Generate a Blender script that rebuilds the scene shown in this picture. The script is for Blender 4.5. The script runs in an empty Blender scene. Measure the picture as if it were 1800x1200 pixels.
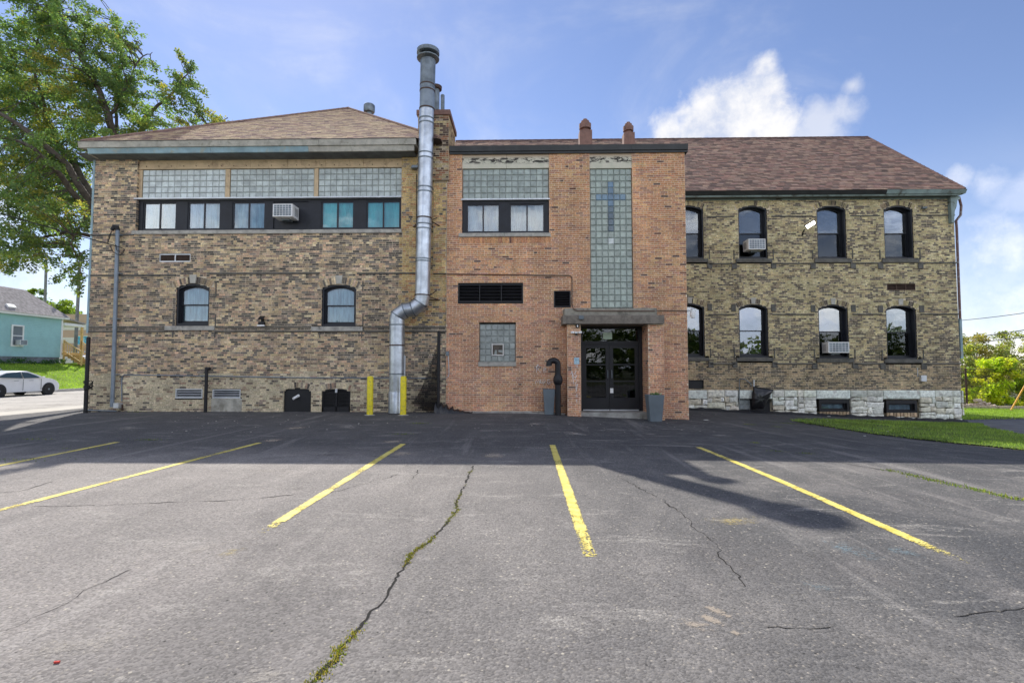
import bpy, bmesh, math, random
import numpy as np
from mathutils import Vector, Matrix, noise as mnoise

R = math.radians
rnd = random.Random(7)
scene = bpy.context.scene
COL = scene.collection

# ------------------------------------------------------------------ camera
CAM_H = 1.4
YAW, PITCH, FPX = R(1.27), R(2.86), 900.0
cam_d = bpy.data.cameras.new("camera")
cam_d.sensor_width = 36.0
cam_d.lens = 18.0
cam_d.clip_start = 0.05
cam_d.clip_end = 6000
cam = bpy.data.objects.new("camera", cam_d)
cam.location = (0, 0, CAM_H)
cam.rotation_euler = (R(90) + PITCH, 0, YAW)
COL.objects.link(cam)
scene.camera = cam

# ------------------------------------------------------------------ light
SUN_EL, SUN_X, SUN_Y = R(43.2), -0.468, 0.884      # horizontal direction towards the sun
w = bpy.data.worlds.new("World")
scene.world = w
w.use_nodes = True
nt = w.node_tree
for n in list(nt.nodes):
    nt.nodes.remove(n)


class G:
    """tiny node-graph helper"""
    def __init__(self, tree):
        self.t = tree
    def n(self, typ, **kw):
        nd = self.t.nodes.new(typ)
        for k, v in kw.items():
            if k.startswith('i_'):
                key = k[2:].replace('_', ' ')
                nd.inputs[key].default_value = v
            else:
                setattr(nd, k, v)
        return nd
    def l(self, a, b):
        self.t.links.new(a, b)
    def val(self, sock, v):
        if hasattr(v, 'is_output') or isinstance(v, bpy.types.NodeSocket):
            self.l(v, sock)
        else:
            sock.default_value = v
    def math(self, op, a, b=None, c=None, clamp=False):
        nd = self.t.nodes.new('ShaderNodeMath'); nd.operation = op; nd.use_clamp = clamp
        self.val(nd.inputs[0], a)
        if b is not None: self.val(nd.inputs[1], b)
        if c is not None: self.val(nd.inputs[2], c)
        return nd.outputs[0]
    def mix(self, fac, a, b, mode='MIX'):
        nd = self.t.nodes.new('ShaderNodeMix'); nd.data_type = 'RGBA'; nd.blend_type = mode
        nd.clamp_factor = True
        self.val(nd.inputs[0], fac)
        for s, v in ((nd.inputs[6], a), (nd.inputs[7], b)):
            if isinstance(v, (tuple, list)):
                s.default_value = (v[0], v[1], v[2], 1)
            else:
                self.l(v, s)
        return nd.outputs[2]
    def noise(self, vec, scale, detail=4, rough=0.55, dist=0.0):
        nd = self.t.nodes.new('ShaderNodeTexNoise')
        nd.inputs['Scale'].default_value = scale
        nd.inputs['Detail'].default_value = detail
        nd.inputs['Roughness'].default_value = rough
        nd.inputs['Distortion'].default_value = dist
        if vec is not None: self.l(vec, nd.inputs['Vector'])
        return nd.outputs['Fac']
    def ramp(self, fac, lo, hi, a=0.0, b=1.0, smooth=True):
        nd = self.t.nodes.new('ShaderNodeMapRange')
        nd.interpolation_type = 'SMOOTHSTEP' if smooth else 'LINEAR'
        self.val(nd.inputs[0], fac)
        nd.inputs[1].default_value = lo; nd.inputs[2].default_value = hi
        nd.inputs[3].default_value = a; nd.inputs[4].default_value = b
        return nd.outputs[0]
    def scalevec(self, vec, s):
        nd = self.t.nodes.new('ShaderNodeMapping')
        nd.inputs['Scale'].default_value = s
        self.l(vec, nd.inputs['Vector'])
        return nd.outputs[0]


def ray(px, py):
    """direction seen at a point of the photograph (1800 x 1200)"""
    c = Vector(((px - 900) / FPX, (600 - py) / FPX, -1.0))
    return Matrix.Rotation(YAW, 3, 'Z') @ (Matrix.Rotation(R(90) + PITCH, 3, 'X') @ c)


def P(px, py, Y):
    d = ray(px, py)
    t = Y / d.y
    return Vector((d.x * t, Y, CAM_H + d.z * t))


def PZ(px, py, z):
    d = ray(px, py)
    t = (z - CAM_H) / d.z
    return Vector((d.x * t, d.y * t, z))


g = G(nt)
out = g.n('ShaderNodeOutputWorld')
sky = g.n('ShaderNodeTexSky')
sky.sky_type = 'NISHITA'
sky.sun_disc = False
sky.sun_elevation = SUN_EL
sky.sun_rotation = math.atan2(SUN_X, SUN_Y)
sky.air_density = 1.0
sky.dust_density = 0.1
sky.ozone_density = 3.0
tc = g.n('ShaderNodeTexCoord')
hsv = g.n('ShaderNodeHueSaturation')
hsv.inputs['Saturation'].default_value = 0.98
g.l(sky.outputs[0], hsv.inputs['Color'])
bg1 = g.n('ShaderNodeBackground'); bg1.inputs['Strength'].default_value = 0.057
tint = g.mix(1.0, hsv.outputs[0], (1.07, 0.985, 1.06), 'MULTIPLY')
g.l(tint, bg1.inputs['Color'])
dirv = tc.outputs['Generated']
# cumulus where the photograph shows it, and a loose field of the same clouds all round
n1 = g.noise(dirv, 9.0, 7, 0.58, 0.15)
n2 = g.noise(dirv, 26.0, 5, 0.6, 0.3)
blobs = [(1346, 120, 30), (1346, 152, 42), (1332, 192, 56), (1285, 178, 38), (1248, 192, 46), (1222, 225, 52), (1176, 235, 42), (1290, 232, 84), (1350, 232, 60),
        ]
blobs2 = [(1442, 225, 50), (1482, 195, 34), (1410, 250, 46), (1499, 150, 22), (1735, 325, 40), (1800, 345, 50), (1690, 315, 30), (1770, 430, 80), (1850, 520, 90), (1900, 380, 100), (30, 470, 90), (-40, 360, 120)]
dens = None
for (bx, by, br) in blobs:
    d = ray(bx, by).normalized()
    vm = g.n('ShaderNodeVectorMath'); vm.operation = 'DISTANCE'
    g.l(dirv, vm.inputs[0]); vm.inputs[1].default_value = d
    rr = br / FPX * d.y * 1.15
    q = g.math('SUBTRACT', 1.0, g.math('DIVIDE', vm.outputs['Value'], rr))
    dens = q if dens is None else g.math('MAXIMUM', dens, q)
dens = g.math('MAXIMUM', dens, -1.0)
densb = None
for (bx, by, br) in blobs2:
    d = ray(bx, by).normalized()
    vm = g.n('ShaderNodeVectorMath'); vm.operation = 'DISTANCE'
    g.l(dirv, vm.inputs[0]); vm.inputs[1].default_value = d
    q = g.math('SUBTRACT', 1.0, g.math('DIVIDE', vm.outputs['Value'], br / FPX * d.y * 1.15))
    densb = q if densb is None else g.math('MAXIMUM', densb, q)
densb = g.math('MAXIMUM', densb, -1.0)
edge = g.math('ADD', g.math('MULTIPLY', g.math('SUBTRACT', n1, 0.5), 1.5), g.math('MULTIPLY', g.math('SUBTRACT', n2, 0.5), 1.0))
c1 = g.ramp(g.math('ADD', dens, edge), -0.02, 0.80)
c1b = g.math('MULTIPLY', g.ramp(g.math('ADD', densb, g.math('MULTIPLY', edge, 1.2)), -.1, .9), 0.56)
c1 = g.math('MAXIMUM', c1, c1b)
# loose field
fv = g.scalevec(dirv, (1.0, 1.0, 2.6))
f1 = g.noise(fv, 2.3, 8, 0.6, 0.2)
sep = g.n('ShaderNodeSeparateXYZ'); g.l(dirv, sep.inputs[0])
# the open blue patch is what this sky is over the building; elsewhere clouds thickened to light the shaded front
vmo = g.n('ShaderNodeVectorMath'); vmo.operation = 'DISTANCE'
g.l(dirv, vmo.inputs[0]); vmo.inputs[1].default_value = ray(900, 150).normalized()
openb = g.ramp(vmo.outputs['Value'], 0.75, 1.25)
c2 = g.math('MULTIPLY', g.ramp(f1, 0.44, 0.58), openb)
hzn = g.math('MULTIPLY', g.ramp(g.noise(dirv, 3.0, 5, .6), .38, .62), g.ramp(sep.outputs['Z'], 0.28, 0.10, 0, .55))
wisp = g.math('MULTIPLY', g.ramp(g.noise(g.scalevec(dirv, (1.5, 1.5, 3)), 1.7, 6, 0.6, 0.6), 0.45, 0.75), 0.30)
low = g.ramp(sep.outputs['Z'], 0.0, 0.38, 0.34, 0.0)
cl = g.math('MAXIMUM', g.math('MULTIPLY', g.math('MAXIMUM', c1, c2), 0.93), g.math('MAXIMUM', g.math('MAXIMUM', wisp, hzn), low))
shade = g.ramp(g.noise(dirv, 8.0, 6, 0.65), 0.38, 0.62)
ccol = g.mix(shade, (0.60, 0.66, 0.82), (1.0, 0.98, 0.96))
bg2 = g.n('ShaderNodeBackground'); bg2.inputs['Strength'].default_value = 0.72
g.l(ccol, bg2.inputs['Color'])
# clouds away from the sun are brightest, raised further to fill the shaded front
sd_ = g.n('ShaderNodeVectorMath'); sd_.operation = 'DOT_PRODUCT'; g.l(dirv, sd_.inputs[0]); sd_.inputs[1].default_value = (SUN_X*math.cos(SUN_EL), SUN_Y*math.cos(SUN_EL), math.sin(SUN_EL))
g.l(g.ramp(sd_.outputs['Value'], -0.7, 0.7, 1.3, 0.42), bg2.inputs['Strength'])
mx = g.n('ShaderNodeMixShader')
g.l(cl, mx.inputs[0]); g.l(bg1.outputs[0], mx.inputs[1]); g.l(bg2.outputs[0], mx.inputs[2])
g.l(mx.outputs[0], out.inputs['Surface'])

sun_d = bpy.data.lights.new("sun", 'SUN')
sun_d.energy = 2.4
sun_d.angle = R(0.53)
sun_d.color = (1.0, 0.94, 0.85)
sun = bpy.data.objects.new("sun", sun_d)
sdir = Vector((SUN_X * math.cos(SUN_EL), SUN_Y * math.cos(SUN_EL), math.sin(SUN_EL)))
sun.rotation_euler = sdir.to_track_quat('Z', 'Y').to_euler()
sun.location = (-30, 60, 60)
COL.objects.link(sun)

scene.view_settings.view_transform = 'Standard'
scene.view_settings.look = 'None'
scene.view_settings.gamma = 1.0
scene.view_settings.use_curve_mapping = False
scene.view_settings.exposure = 1.36
scene.render.engine = 'CYCLES'
scene.cycles.max_bounces = 8
scene.cycles.transparent_max_bounces = 24

# ------------------------------------------------------------------ helpers
def tag(o, label=None, cat=None, group=None, kind=None):
    if label: o['label'] = label
    if cat: o['category'] = cat
    if group: o['group'] = group
    if kind: o['kind'] = kind
    return o


def empty(name, loc, label=None, cat=None, group=None):
    o = bpy.data.objects.new(name, None)
    o.empty_display_size = 0.2
    o.location = loc
    COL.objects.link(o)
    return tag(o, label, cat, group)


def world_loc(o):
    v = Vector((0, 0, 0))
    while o is not None:
        v += Vector(o.location); o = o.parent
    return v


class MB:
    """collects geometry in world coordinates; build() links it as one mesh object"""
    def __init__(self):
        self.v = []; self.f = []; self.c = []; self.mi = []; self.cur = None; self.m = 0
        self.usecol = False
    def col(self, c):
        self.cur = c; self.usecol = True; return self
    def mat(self, i):
        self.m = i; return self
    def face(self, idx):
        self.f.append(idx); self.c.append(self.cur); self.mi.append(self.m)
    def quad(self, a, b, c, d):
        n = len(self.v); self.v += [tuple(a), tuple(b), tuple(c), tuple(d)]; self.face((n, n+1, n+2, n+3)); return self
    def tri(self, a, b, c):
        n = len(self.v); self.v += [tuple(a), tuple(b), tuple(c)]; self.face((n, n+1, n+2)); return self
    def poly(self, pts):
        n = len(self.v); self.v += [tuple(p) for p in pts]; self.face(tuple(range(n, n+len(pts)))); return self
    def box(self, x0, y0, z0, x1, y1, z1):
        if x0 > x1: x0, x1 = x1, x0
        if y0 > y1: y0, y1 = y1, y0
        if z0 > z1: z0, z1 = z1, z0
        n = len(self.v)
        self.v += [(x0,y0,z0),(x1,y0,z0),(x1,y1,z0),(x0,y1,z0),(x0,y0,z1),(x1,y0,z1),(x1,y1,z1),(x0,y1,z1)]
        for q in ((0,3,2,1),(4,5,6,7),(0,1,5,4),(1,2,6,5),(2,3,7,6),(3,0,4,7)):
            self.face(tuple(n+i for i in q))
        return self
    def obox(self, c, ax, ay, az, hx, hy, hz):
        """oriented box, centre c, unit axes and half sizes"""
        n = len(self.v); c = Vector(c); ax = Vector(ax)*hx; ay = Vector(ay)*hy; az = Vector(az)*hz
        for sz in (-1, 1):
            for (sx, sy) in ((-1,-1),(1,-1),(1,1),(-1,1)):
                self.v.append(tuple(c + ax*sx + ay*sy + az*sz))
        for q in ((0,3,2,1),(4,5,6,7),(0,1,5,4),(1,2,6,5),(2,3,7,6),(3,0,4,7)):
            self.face(tuple(n+i for i in q))
        return self
    def prism(self, pts, y0, y1):
        """closed outline pts (x,z), counter-clockwise seen from -y, extruded y0 (front) to y1"""
        n = len(self.v); k = len(pts)
        self.v += [(x, y0, z) for x, z in pts] + [(x, y1, z) for x, z in pts]
        self.face(tuple(range(n, n+k)))
        self.face(tuple(range(n+2*k-1, n+k-1, -1)))
        for i in range(k):
            j = (i+1) % k
            self.face((n+i, n+k+i, n+k+j, n+j))
        return self
    def ring(self, outer, inner, y0, y1):
        """frame between two outlines of the same count"""
        n = len(self.v); k = len(outer)
        for y in (y0, y1):
            self.v += [(x, y, z) for x, z in outer] + [(x, y, z) for x, z in inner]
        for i in range(k):
            j = (i+1) % k
            self.face((n+i, n+j, n+k+j, n+k+i))                    # front
            self.face((n+2*k+j, n+2*k+i, n+3*k+i, n+3*k+j))        # back
            self.face((n+i, n+2*k+i, n+2*k+j, n+j))                # outside
            self.face((n+k+j, n+3*k+j, n+3*k+i, n+k+i))            # inside
        return self
    def tube(self, pts, rad, seg=10, caps=True, close=False):
        pts = [Vector(p) for p in pts]
        if not hasattr(rad, '__len__'): rad = [rad]*len(pts)
        n = len(self.v); ref = None
        for i, p in enumerate(pts):
            if i == 0: t = pts[1]-pts[0]
            elif i == len(pts)-1: t = pts[-1]-pts[-2]
            else: t = (pts[i+1]-pts[i]).normalized() + (pts[i]-pts[i-1]).normalized()
            if t.length < 1e-9: t = Vector((0, 0, 1))
            t.normalize()
            if ref is None:
                ref = Vector((0, 0, 1)) if abs(t.z) < 0.9 else Vector((1, 0, 0))
            u = t.cross(ref)
            if u.length < 1e-4: u = t.cross(Vector((0, 1, 0)))
            u.normalize(); v = t.cross(u).normalized(); ref = u.cross(t)
            for k in range(seg):
                a = 2*math.pi*k/seg
                self.v.append(tuple(p + u*math.cos(a)*rad[i] + v*math.sin(a)*rad[i]))
        for i in range(len(pts)-1):
            for k in range(seg):
                k2 = (k+1) % seg
                self.face((n+i*seg+k, n+i*seg+k2, n+(i+1)*seg+k2, n+(i+1)*seg+k))
        if caps:
            self.face(tuple(n+k for k in range(seg-1, -1, -1)))
            self.face(tuple(n+(len(pts)-1)*seg+k for k in range(seg)))
        return self
    def lathe(self, prof, cx, cy, seg=24, z0=0.0):
        """profile (r,z) from bottom to top round a vertical axis"""
        n = len(self.v)
        for r, z in prof:
            for k in range(seg):
                a = 2*math.pi*k/seg
                self.v.append((cx + r*math.cos(a), cy + r*math.sin(a), z0+z))
        for i in range(len(prof)-1):
            for k in range(seg):
                k2 = (k+1) % seg
                self.face((n+i*seg+k, n+i*seg+k2, n+(i+1)*seg+k2, n+(i+1)*seg+k))
        if prof[0][0] > 1e-4: self.face(tuple(n+k for k in range(seg-1, -1, -1)))
        if prof[-1][0] > 1e-4: self.face(tuple(n+(len(prof)-1)*seg+k for k in range(seg)))
        return self
    def build(self, name, mat, parent=None, smooth=False, bevel=0, kind=None, label=None):
        me = bpy.data.meshes.new(name)
        o0 = world_loc(parent) if parent else Vector((0, 0, 0))
        vv = [(x-o0.x, y-o0.y, z-o0.z) for x, y, z in self.v] if parent else self.v
        me.from_pydata(vv, [], self.f)
        mats = mat if isinstance(mat, (list, tuple)) else [mat]
        for m in mats: me.materials.append(m)
        if len(mats) > 1: me.polygons.foreach_set('material_index', self.mi)
        if self.usecol:
            at = me.color_attributes.new('Col', 'FLOAT_COLOR', 'CORNER')
            buf = []
            for f, c in zip(self.f, self.c):
                c = c or (1, 1, 1)
                buf += [c[0], c[1], c[2], 1.0]*len(f)
            at.data.foreach_set('color', buf)
        if smooth:
            me.polygons.foreach_set('use_smooth', [True]*len(me.polygons))
            if smooth != 'all':
                me.set_sharp_from_angle(angle=R(40))
        me.update()
        o = bpy.data.objects.new(name, me)
        if parent: o.parent = parent
        COL.objects.link(o)
        if bevel:
            b = o.modifiers.new('bevel', 'BEVEL'); b.width = bevel; b.segments = 2; b.limit_method = 'ANGLE'
        if kind: o['kind'] = kind
        if label: o['label'] = label
        return o


def sstep(a, b, x):
    t = max(0.0, min(1.0, (x-a)/(b-a)))
    return t*t*(3-2*t)


def nz(x, y, z=0.0):
    return mnoise.noise(Vector((x, y, z)))


# ------------------------------------------------------------------ materials
def new_mat(name):
    m = bpy.data.materials.new(name)
    m.use_nodes = True
    t = m.node_tree
    b = t.nodes['Principled BSDF']
    return m, G(t), b


def bump(g, b, h, strength=0.3, dist=0.01):
    bn = g.n('ShaderNodeBump'); bn.inputs['Strength'].default_value = strength; bn.inputs['Distance'].default_value = dist
    g.l(h, bn.inputs['Height']); g.l(bn.outputs[0], b.inputs['Normal'])


def plain(name, col, rough=0.7, metal=0.0, var=0.25, vscale=3.0, bmp=0.15, bscale=60.0, dirt=None, dscale=2.0, spec=0.5, objcol=False, attr=False, world=False):
    m, g, b = new_mat(name)
    tcn = g.n('ShaderNodeTexCoord'); ob = tcn.outputs['Object']
    if world: ob = g.n('ShaderNodeNewGeometry').outputs['Position']
    n = g.noise(ob, vscale, 5, 0.6)
    f = g.ramp(n, 0.25, 0.75, 1-var, 1+var)
    mult = g.n('ShaderNodeVectorMath'); mult.operation = 'SCALE'
    base = None
    if attr:
        a = g.n('ShaderNodeAttribute'); a.attribute_name = 'Col'; base = a.outputs['Color']
    if objcol:
        oi = g.n('ShaderNodeObjectInfo')
        base = oi.outputs['Color'] if base is None else g.mix(1.0, base, oi.outputs['Color'], 'MULTIPLY')
    if base is None:
        mult.inputs[0].default_value = col
    else:
        if col != (1, 1, 1): base = g.mix(1.0, base, col, 'MULTIPLY')
        g.l(base, mult.inputs[0])
    g.l(f, mult.inputs['Scale'])
    c = mult.outputs[0]
    if dirt:
        dn = g.ramp(g.noise(ob, dscale, 8, 0.7, 0.4), 0.5, 0.68)
        c = g.mix(dn, c, dirt)
    g.l(c, b.inputs['Base Color'])
    b.inputs['Roughness'].default_value = rough
    b.inputs['Metallic'].default_value = metal
    b.inputs['Specular IOR Level'].default_value = spec
    if bmp: bump(g, b, g.noise(ob, bscale, 4, 0.6), bmp, 0.004)
    return m


M = {}
def brick_mat(name, soot, sootcol):
    m, g, b = new_mat(name)
    a = g.n('ShaderNodeAttribute'); a.attribute_name = 'Col'
    oi = g.n('ShaderNodeObjectInfo')
    base = g.mix(1.0, a.outputs['Color'], oi.outputs['Color'], 'MULTIPLY')
    geo = g.n('ShaderNodeNewGeometry'); pos = geo.outputs['Position']
    s1 = g.ramp(g.noise(pos, 21, 6, 0.75), 0.28, 0.74, 0.55, 1.55)
    vm = g.n('ShaderNodeVectorMath'); vm.operation = 'SCALE'; g.l(base, vm.inputs[0]); g.l(s1, vm.inputs['Scale'])
    c = vm.outputs[0]
    # water streaks and broad weathering
    st = g.ramp(g.noise(g.scalevec(pos, (1, 1, .16)), 2.6, 6, 0.7, 0.2), 0.36, 0.66, 1.08, 0.78)
    bw_ = g.ramp(g.noise(pos, .45, 5, 0.6), 0.33, 0.67, 0.86, 1.12)
    v2 = g.n('ShaderNodeVectorMath'); v2.operation = 'SCALE'; g.l(c, v2.inputs[0]); g.l(g.math('MULTIPLY', st, bw_), v2.inputs['Scale'])
    wm = g.mix(1.0, v2.outputs[0], (1.05, 1.0, 0.92), 'MULTIPLY')
    c = wm
    if soot:
        s2 = g.ramp(g.noise(g.scalevec(pos, (1, 1, 2.2)), 2.2, 8, 0.75, 0.3), 0.47, 0.68, 0, soot)
        c = g.mix(s2, c, sootcol)
    g.l(c, b.inputs['Base Color'])
    b.inputs['Roughness'].default_value = 0.92
    b.inputs['Specular IOR Level'].default_value = 0.2
    bump(g, b, g.noise(pos, 55, 4, 0.65), 0.5, 0.004)
    return m
M['brick_cream'] = brick_mat('cream_brick', 0.35, (0.14, 0.125, 0.10))
M['brick_orange'] = brick_mat('orange_brick', 0.10, (0.25, 0.17, 0.12))
M['mortar_grey'] = plain('mortar_sooty', (0.58, 0.49, 0.35), 0.95, var=0.45, vscale=2.5, bmp=0.4, dirt=(0.33, 0.28, 0.20), dscale=1.3)
M['mortar_pale'] = plain('mortar_pale', (0.74, 0.63, 0.47), 0.95, var=0.2, vscale=2, bmp=0.3)
M['stone'] = plain('limestone', (1.12, 1.12, 1.05), 0.9, world=True, var=0.30, vscale=9, bmp=0.8, bscale=18, attr=True, objcol=True, dirt=(0.50, 0.48, 0.42), dscale=5)
M['sill'] = plain('sill_stone', (0.42, 0.40, 0.35), 0.85, var=0.2, vscale=6, bmp=0.3, dirt=(0.2, 0.19, 0.17), dscale=4)
M['sill_dark'] = plain('sooty_sill', (0.12, 0.115, 0.10), 0.9, var=0.35, vscale=6, bmp=0.3)
M['keystone'] = plain('keystone', (0.46, 0.44, 0.38), 0.85, var=0.15, bmp=0.3)
M['dark'] = plain('black_frame', (0.008, 0.010, 0.016), 0.45, var=0.25, vscale=4, bmp=0.05)
M['dark_panel'] = plain('dark_panel', (0.010, 0.012, 0.018), 0.55, var=0.35, vscale=5, bmp=0.1)
M['black'] = plain('black_paint', (0.006, 0.006, 0.008), 0.55, var=0.3, bmp=0.1)
M['void'] = plain('dark_room', (0.02, 0.02, 0.022), 0.9, var=0.1, bmp=0)
M['board'] = plain('cream_board', (0.62, 0.47, 0.29), 0.8, var=0.14, vscale=2, bmp=0.2, dirt=(0.42, 0.30, 0.19), dscale=5)
M['fascia_cream'] = plain('weathered_gutter', (0.44, 0.42, 0.36), 0.7, var=0.25, vscale=3, bmp=0.2, dirt=(0.26, 0.25, 0.2), dscale=5)
M['fascia_blue'] = plain('blue_fascia', (0.26, 0.38, 0.42), 0.7, var=0.3, vscale=1.5, bmp=0.2, dirt=(0.34, 0.34, 0.26), dscale=2.2)
M['fascia_green'] = plain('green_fascia', (0.24, 0.31, 0.30), 0.7, var=0.35, vscale=1.2, bmp=0.2, dirt=(0.09, 0.09, 0.07), dscale=2.5)
M['soffit'] = plain('soffit', (0.12, 0.13, 0.13), 0.8, var=0.3, bmp=0.1)
M['steel'] = plain('galvanised_steel', (0.50, 0.54, 0.58), 0.38, metal=0.85, var=0.3, vscale=3, bmp=0.1, bscale=12)
M['steel_dark'] = plain('weathered_steel', (0.20, 0.23, 0.25), 0.5, metal=0.7, var=0.3, vscale=4, bmp=0.1)
M['rust'] = plain('rusty_band', (0.09, 0.055, 0.04), 0.7, metal=0.3, var=0.4, vscale=20)
M['grey_pipe'] = plain('grey_conduit', (0.23, 0.27, 0.31), 0.5, metal=0.4, var=0.2, bmp=0.1)
M['brown_pipe'] = plain('brown_conduit', (0.13, 0.08, 0.055), 0.6, var=0.3)
M['white'] = plain('white_plastic', (0.82, 0.82, 0.80), 0.5, var=0.06, bmp=0.05, dirt=(0.66, 0.64, 0.58), dscale=6)
M['alu'] = plain('aluminium', (0.60, 0.62, 0.63), 0.4, metal=0.5, var=0.12, bmp=0.05)
M['yellow'] = plain('yellow_sleeve', (0.80, 0.66, 0.015), 0.5, var=0.08, vscale=5, bmp=0.1, dirt=(0.42, 0.36, 0.08), dscale=13)
M['planter'] = plain('grey_planter', (0.13, 0.16, 0.18), 0.55, var=0.12, bmp=0.1)
M['concrete'] = plain('concrete', (0.34, 0.33, 0.30), 0.9, var=0.25, vscale=3, bmp=0.4, dirt=(0.2, 0.19, 0.16), dscale=2.5)
M['canopy'] = plain('canopy_concrete', (0.20, 0.175, 0.145), 0.95, var=0.3, vscale=8, bmp=0.9, bscale=90)
M['canopy_top'] = plain('canopy_fascia', (0.30, 0.28, 0.23), 0.9, var=0.25, vscale=4, bmp=0.3, dirt=(0.14, 0.13, 0.11), dscale=3)
M['coping'] = plain('dark_coping', (0.035, 0.037, 0.037), 0.45, metal=0.3, var=0.3, vscale=2, bmp=0.05)
M['terracotta'] = plain('brown_metal_flue', (0.23, 0.125, 0.095), 0.7, var=0.25, vscale=6, bmp=0.2)
M['bark'] = plain('bark', (0.10, 0.085, 0.07), 0.95, var=0.4, vscale=6, bmp=1.0, bscale=25)
M['wood_new'] = plain('new_lumber', (0.62, 0.42, 0.16), 0.7, var=0.2, vscale=8, bmp=0.2)
M['wood_old'] = plain('old_wood', (0.44, 0.36, 0.28), 0.9, var=0.35, vscale=6, bmp=0.4)
M['pole'] = plain('utility_pole', (0.17, 0.17, 0.175), 0.9, var=0.25, vscale=3, bmp=0.4)
M['rubber'] = plain('rubber', (0.02, 0.02, 0.021), 0.8, var=0.1)
M['paint_white'] = plain('car_paint_white', (0.78, 0.79, 0.80), 0.22, var=0.03, bmp=0)
M['tarp'] = plain('black_plastic_sheet', (0.012, 0.012, 0.014), 0.28, var=0.2, bmp=0.3, bscale=10)
M['orange'] = plain('orange_guard', (0.75, 0.36, 0.02), 0.5, var=0.1)
M['siding'] = plain('teal_siding', (0.33, 0.56, 0.56), 0.65, world=True, var=0.08, vscale=1.5, bmp=0.1)
M['trim_white'] = plain('white_trim', (0.75, 0.77, 0.76), 0.6, var=0.06)
M['roof_grey'] = plain('grey_shingles', (0.30, 0.28, 0.27), 0.95, var=0.3, vscale=5, bmp=0.6, bscale=15)
M['found'] = plain('foundation_block', (0.20, 0.22, 0.24), 0.9, var=0.3, vscale=3, bmp=0.4)
M['shingle'] = plain('asphalt_shingle', (1, 1, 1), 0.95, var=0.22, vscale=7, bmp=0.5, bscale=120, attr=True, objcol=True, spec=0.2, world=True)
M['underlay'] = plain('roof_deck', (0.07, 0.05, 0.045), 0.95, var=0.1)
M['beige'] = plain('beige_block', (0.44, 0.31, 0.23), 0.9, var=0.08, vscale=0.7)
M['pale_band'] = plain('pale_block', (0.58, 0.56, 0.50), 0.9, var=0.06)
M['sign_blue'] = plain('blue_billboard', (0.05, 0.32, 0.48), 0.5, var=0.6, vscale=3, dirt=(0.7, 0.7, 0.68), dscale=1.5)
M['notice'] = plain('notice_green', (0.50, 0.62, 0.46), 0.6, var=0.1, vscale=20)
M['notice_blue'] = plain('notice_blue', (0.33, 0.52, 0.62), 0.6, var=0.3, vscale=30, dirt=(0.7, 0.72, 0.7), dscale=30)
M['chalk'] = plain('white_chalk', (0.80, 0.76, 0.72), 0.9, var=0.3, vscale=40)
M['alu_frame'] = plain('white_frame', (0.60, 0.58, 0.54), 0.6, var=0.1)
M['rubble_rock'] = plain('patch_concrete', (0.40, 0.38, 0.32), 0.9, var=0.35, vscale=4, bmp=0.5, dirt=(0.24, 0.22, 0.17), dscale=3)
M['litter'] = plain('pale_litter', (0.7, 0.7, 0.66), 0.7, var=0.2)
M['rust_pipe'] = plain('flaking_brown_pipe', (.16, .085, .075), .7, var=.3, vscale=20, dirt=(.34, .36, .36), dscale=9)
M['roofing_felt'] = plain('roofing_felt', (.05, .05, .05), .9)
M['soil'] = plain('soil', (0.06, 0.045, 0.03), 1.0, var=0.3)


def glass_mat(name, tint=(0.92, 0.96, 0.97), refl=1.0):
    m = bpy.data.materials.new(name); m.use_nodes = True
    t = m.node_tree; t.nodes.clear(); g = G(t)
    o = g.n('ShaderNodeOutputMaterial')
    tr = g.n('ShaderNodeBsdfTransparent'); tr.inputs[0].default_value = (*tint, 1)
    gl = g.n('ShaderNodeBsdfGlossy'); gl.inputs['Roughness'].default_value = 0.015
    gl.inputs['Color'].default_value = (0.95, 0.97, 1, 1)
    fr = g.n('ShaderNodeFresnel'); fr.inputs['IOR'].default_value = 1.5
    geo = g.n('ShaderNodeNewGeometry')
    nn = g.noise(geo.outputs['Position'], 1.6, 2, 0.5)
    bn = g.n('ShaderNodeBump'); bn.inputs['Strength'].default_value = 0.06; bn.inputs['Distance'].default_value = 0.03
    g.l(nn, bn.inputs['Height']); g.l(bn.outputs[0], gl.inputs['Normal'])
    f = g.math('MULTIPLY_ADD', fr.outputs[0], 1.3*refl, 0.035*refl, clamp=True)
    mx = g.n('ShaderNodeMixShader'); g.l(f, mx.inputs[0]); g.l(tr.outputs[0], mx.inputs[1]); g.l(gl.outputs[0], mx.inputs[2])
    g.l(mx.outputs[0], o.inputs['Surface'])
    return m
M['glass'] = glass_mat('window_glass')
M['glass_refl'] = glass_mat('reflective_window_glass', (0.45, 0.5, 0.52), 2.2)
M['glass_screen'] = glass_mat('screened_glass', (0.50, 0.54, 0.56), 0.6)
M['glass_dark'] = glass_mat('door_glass', (0.35, 0.38, 0.40), 0.5)


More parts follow.
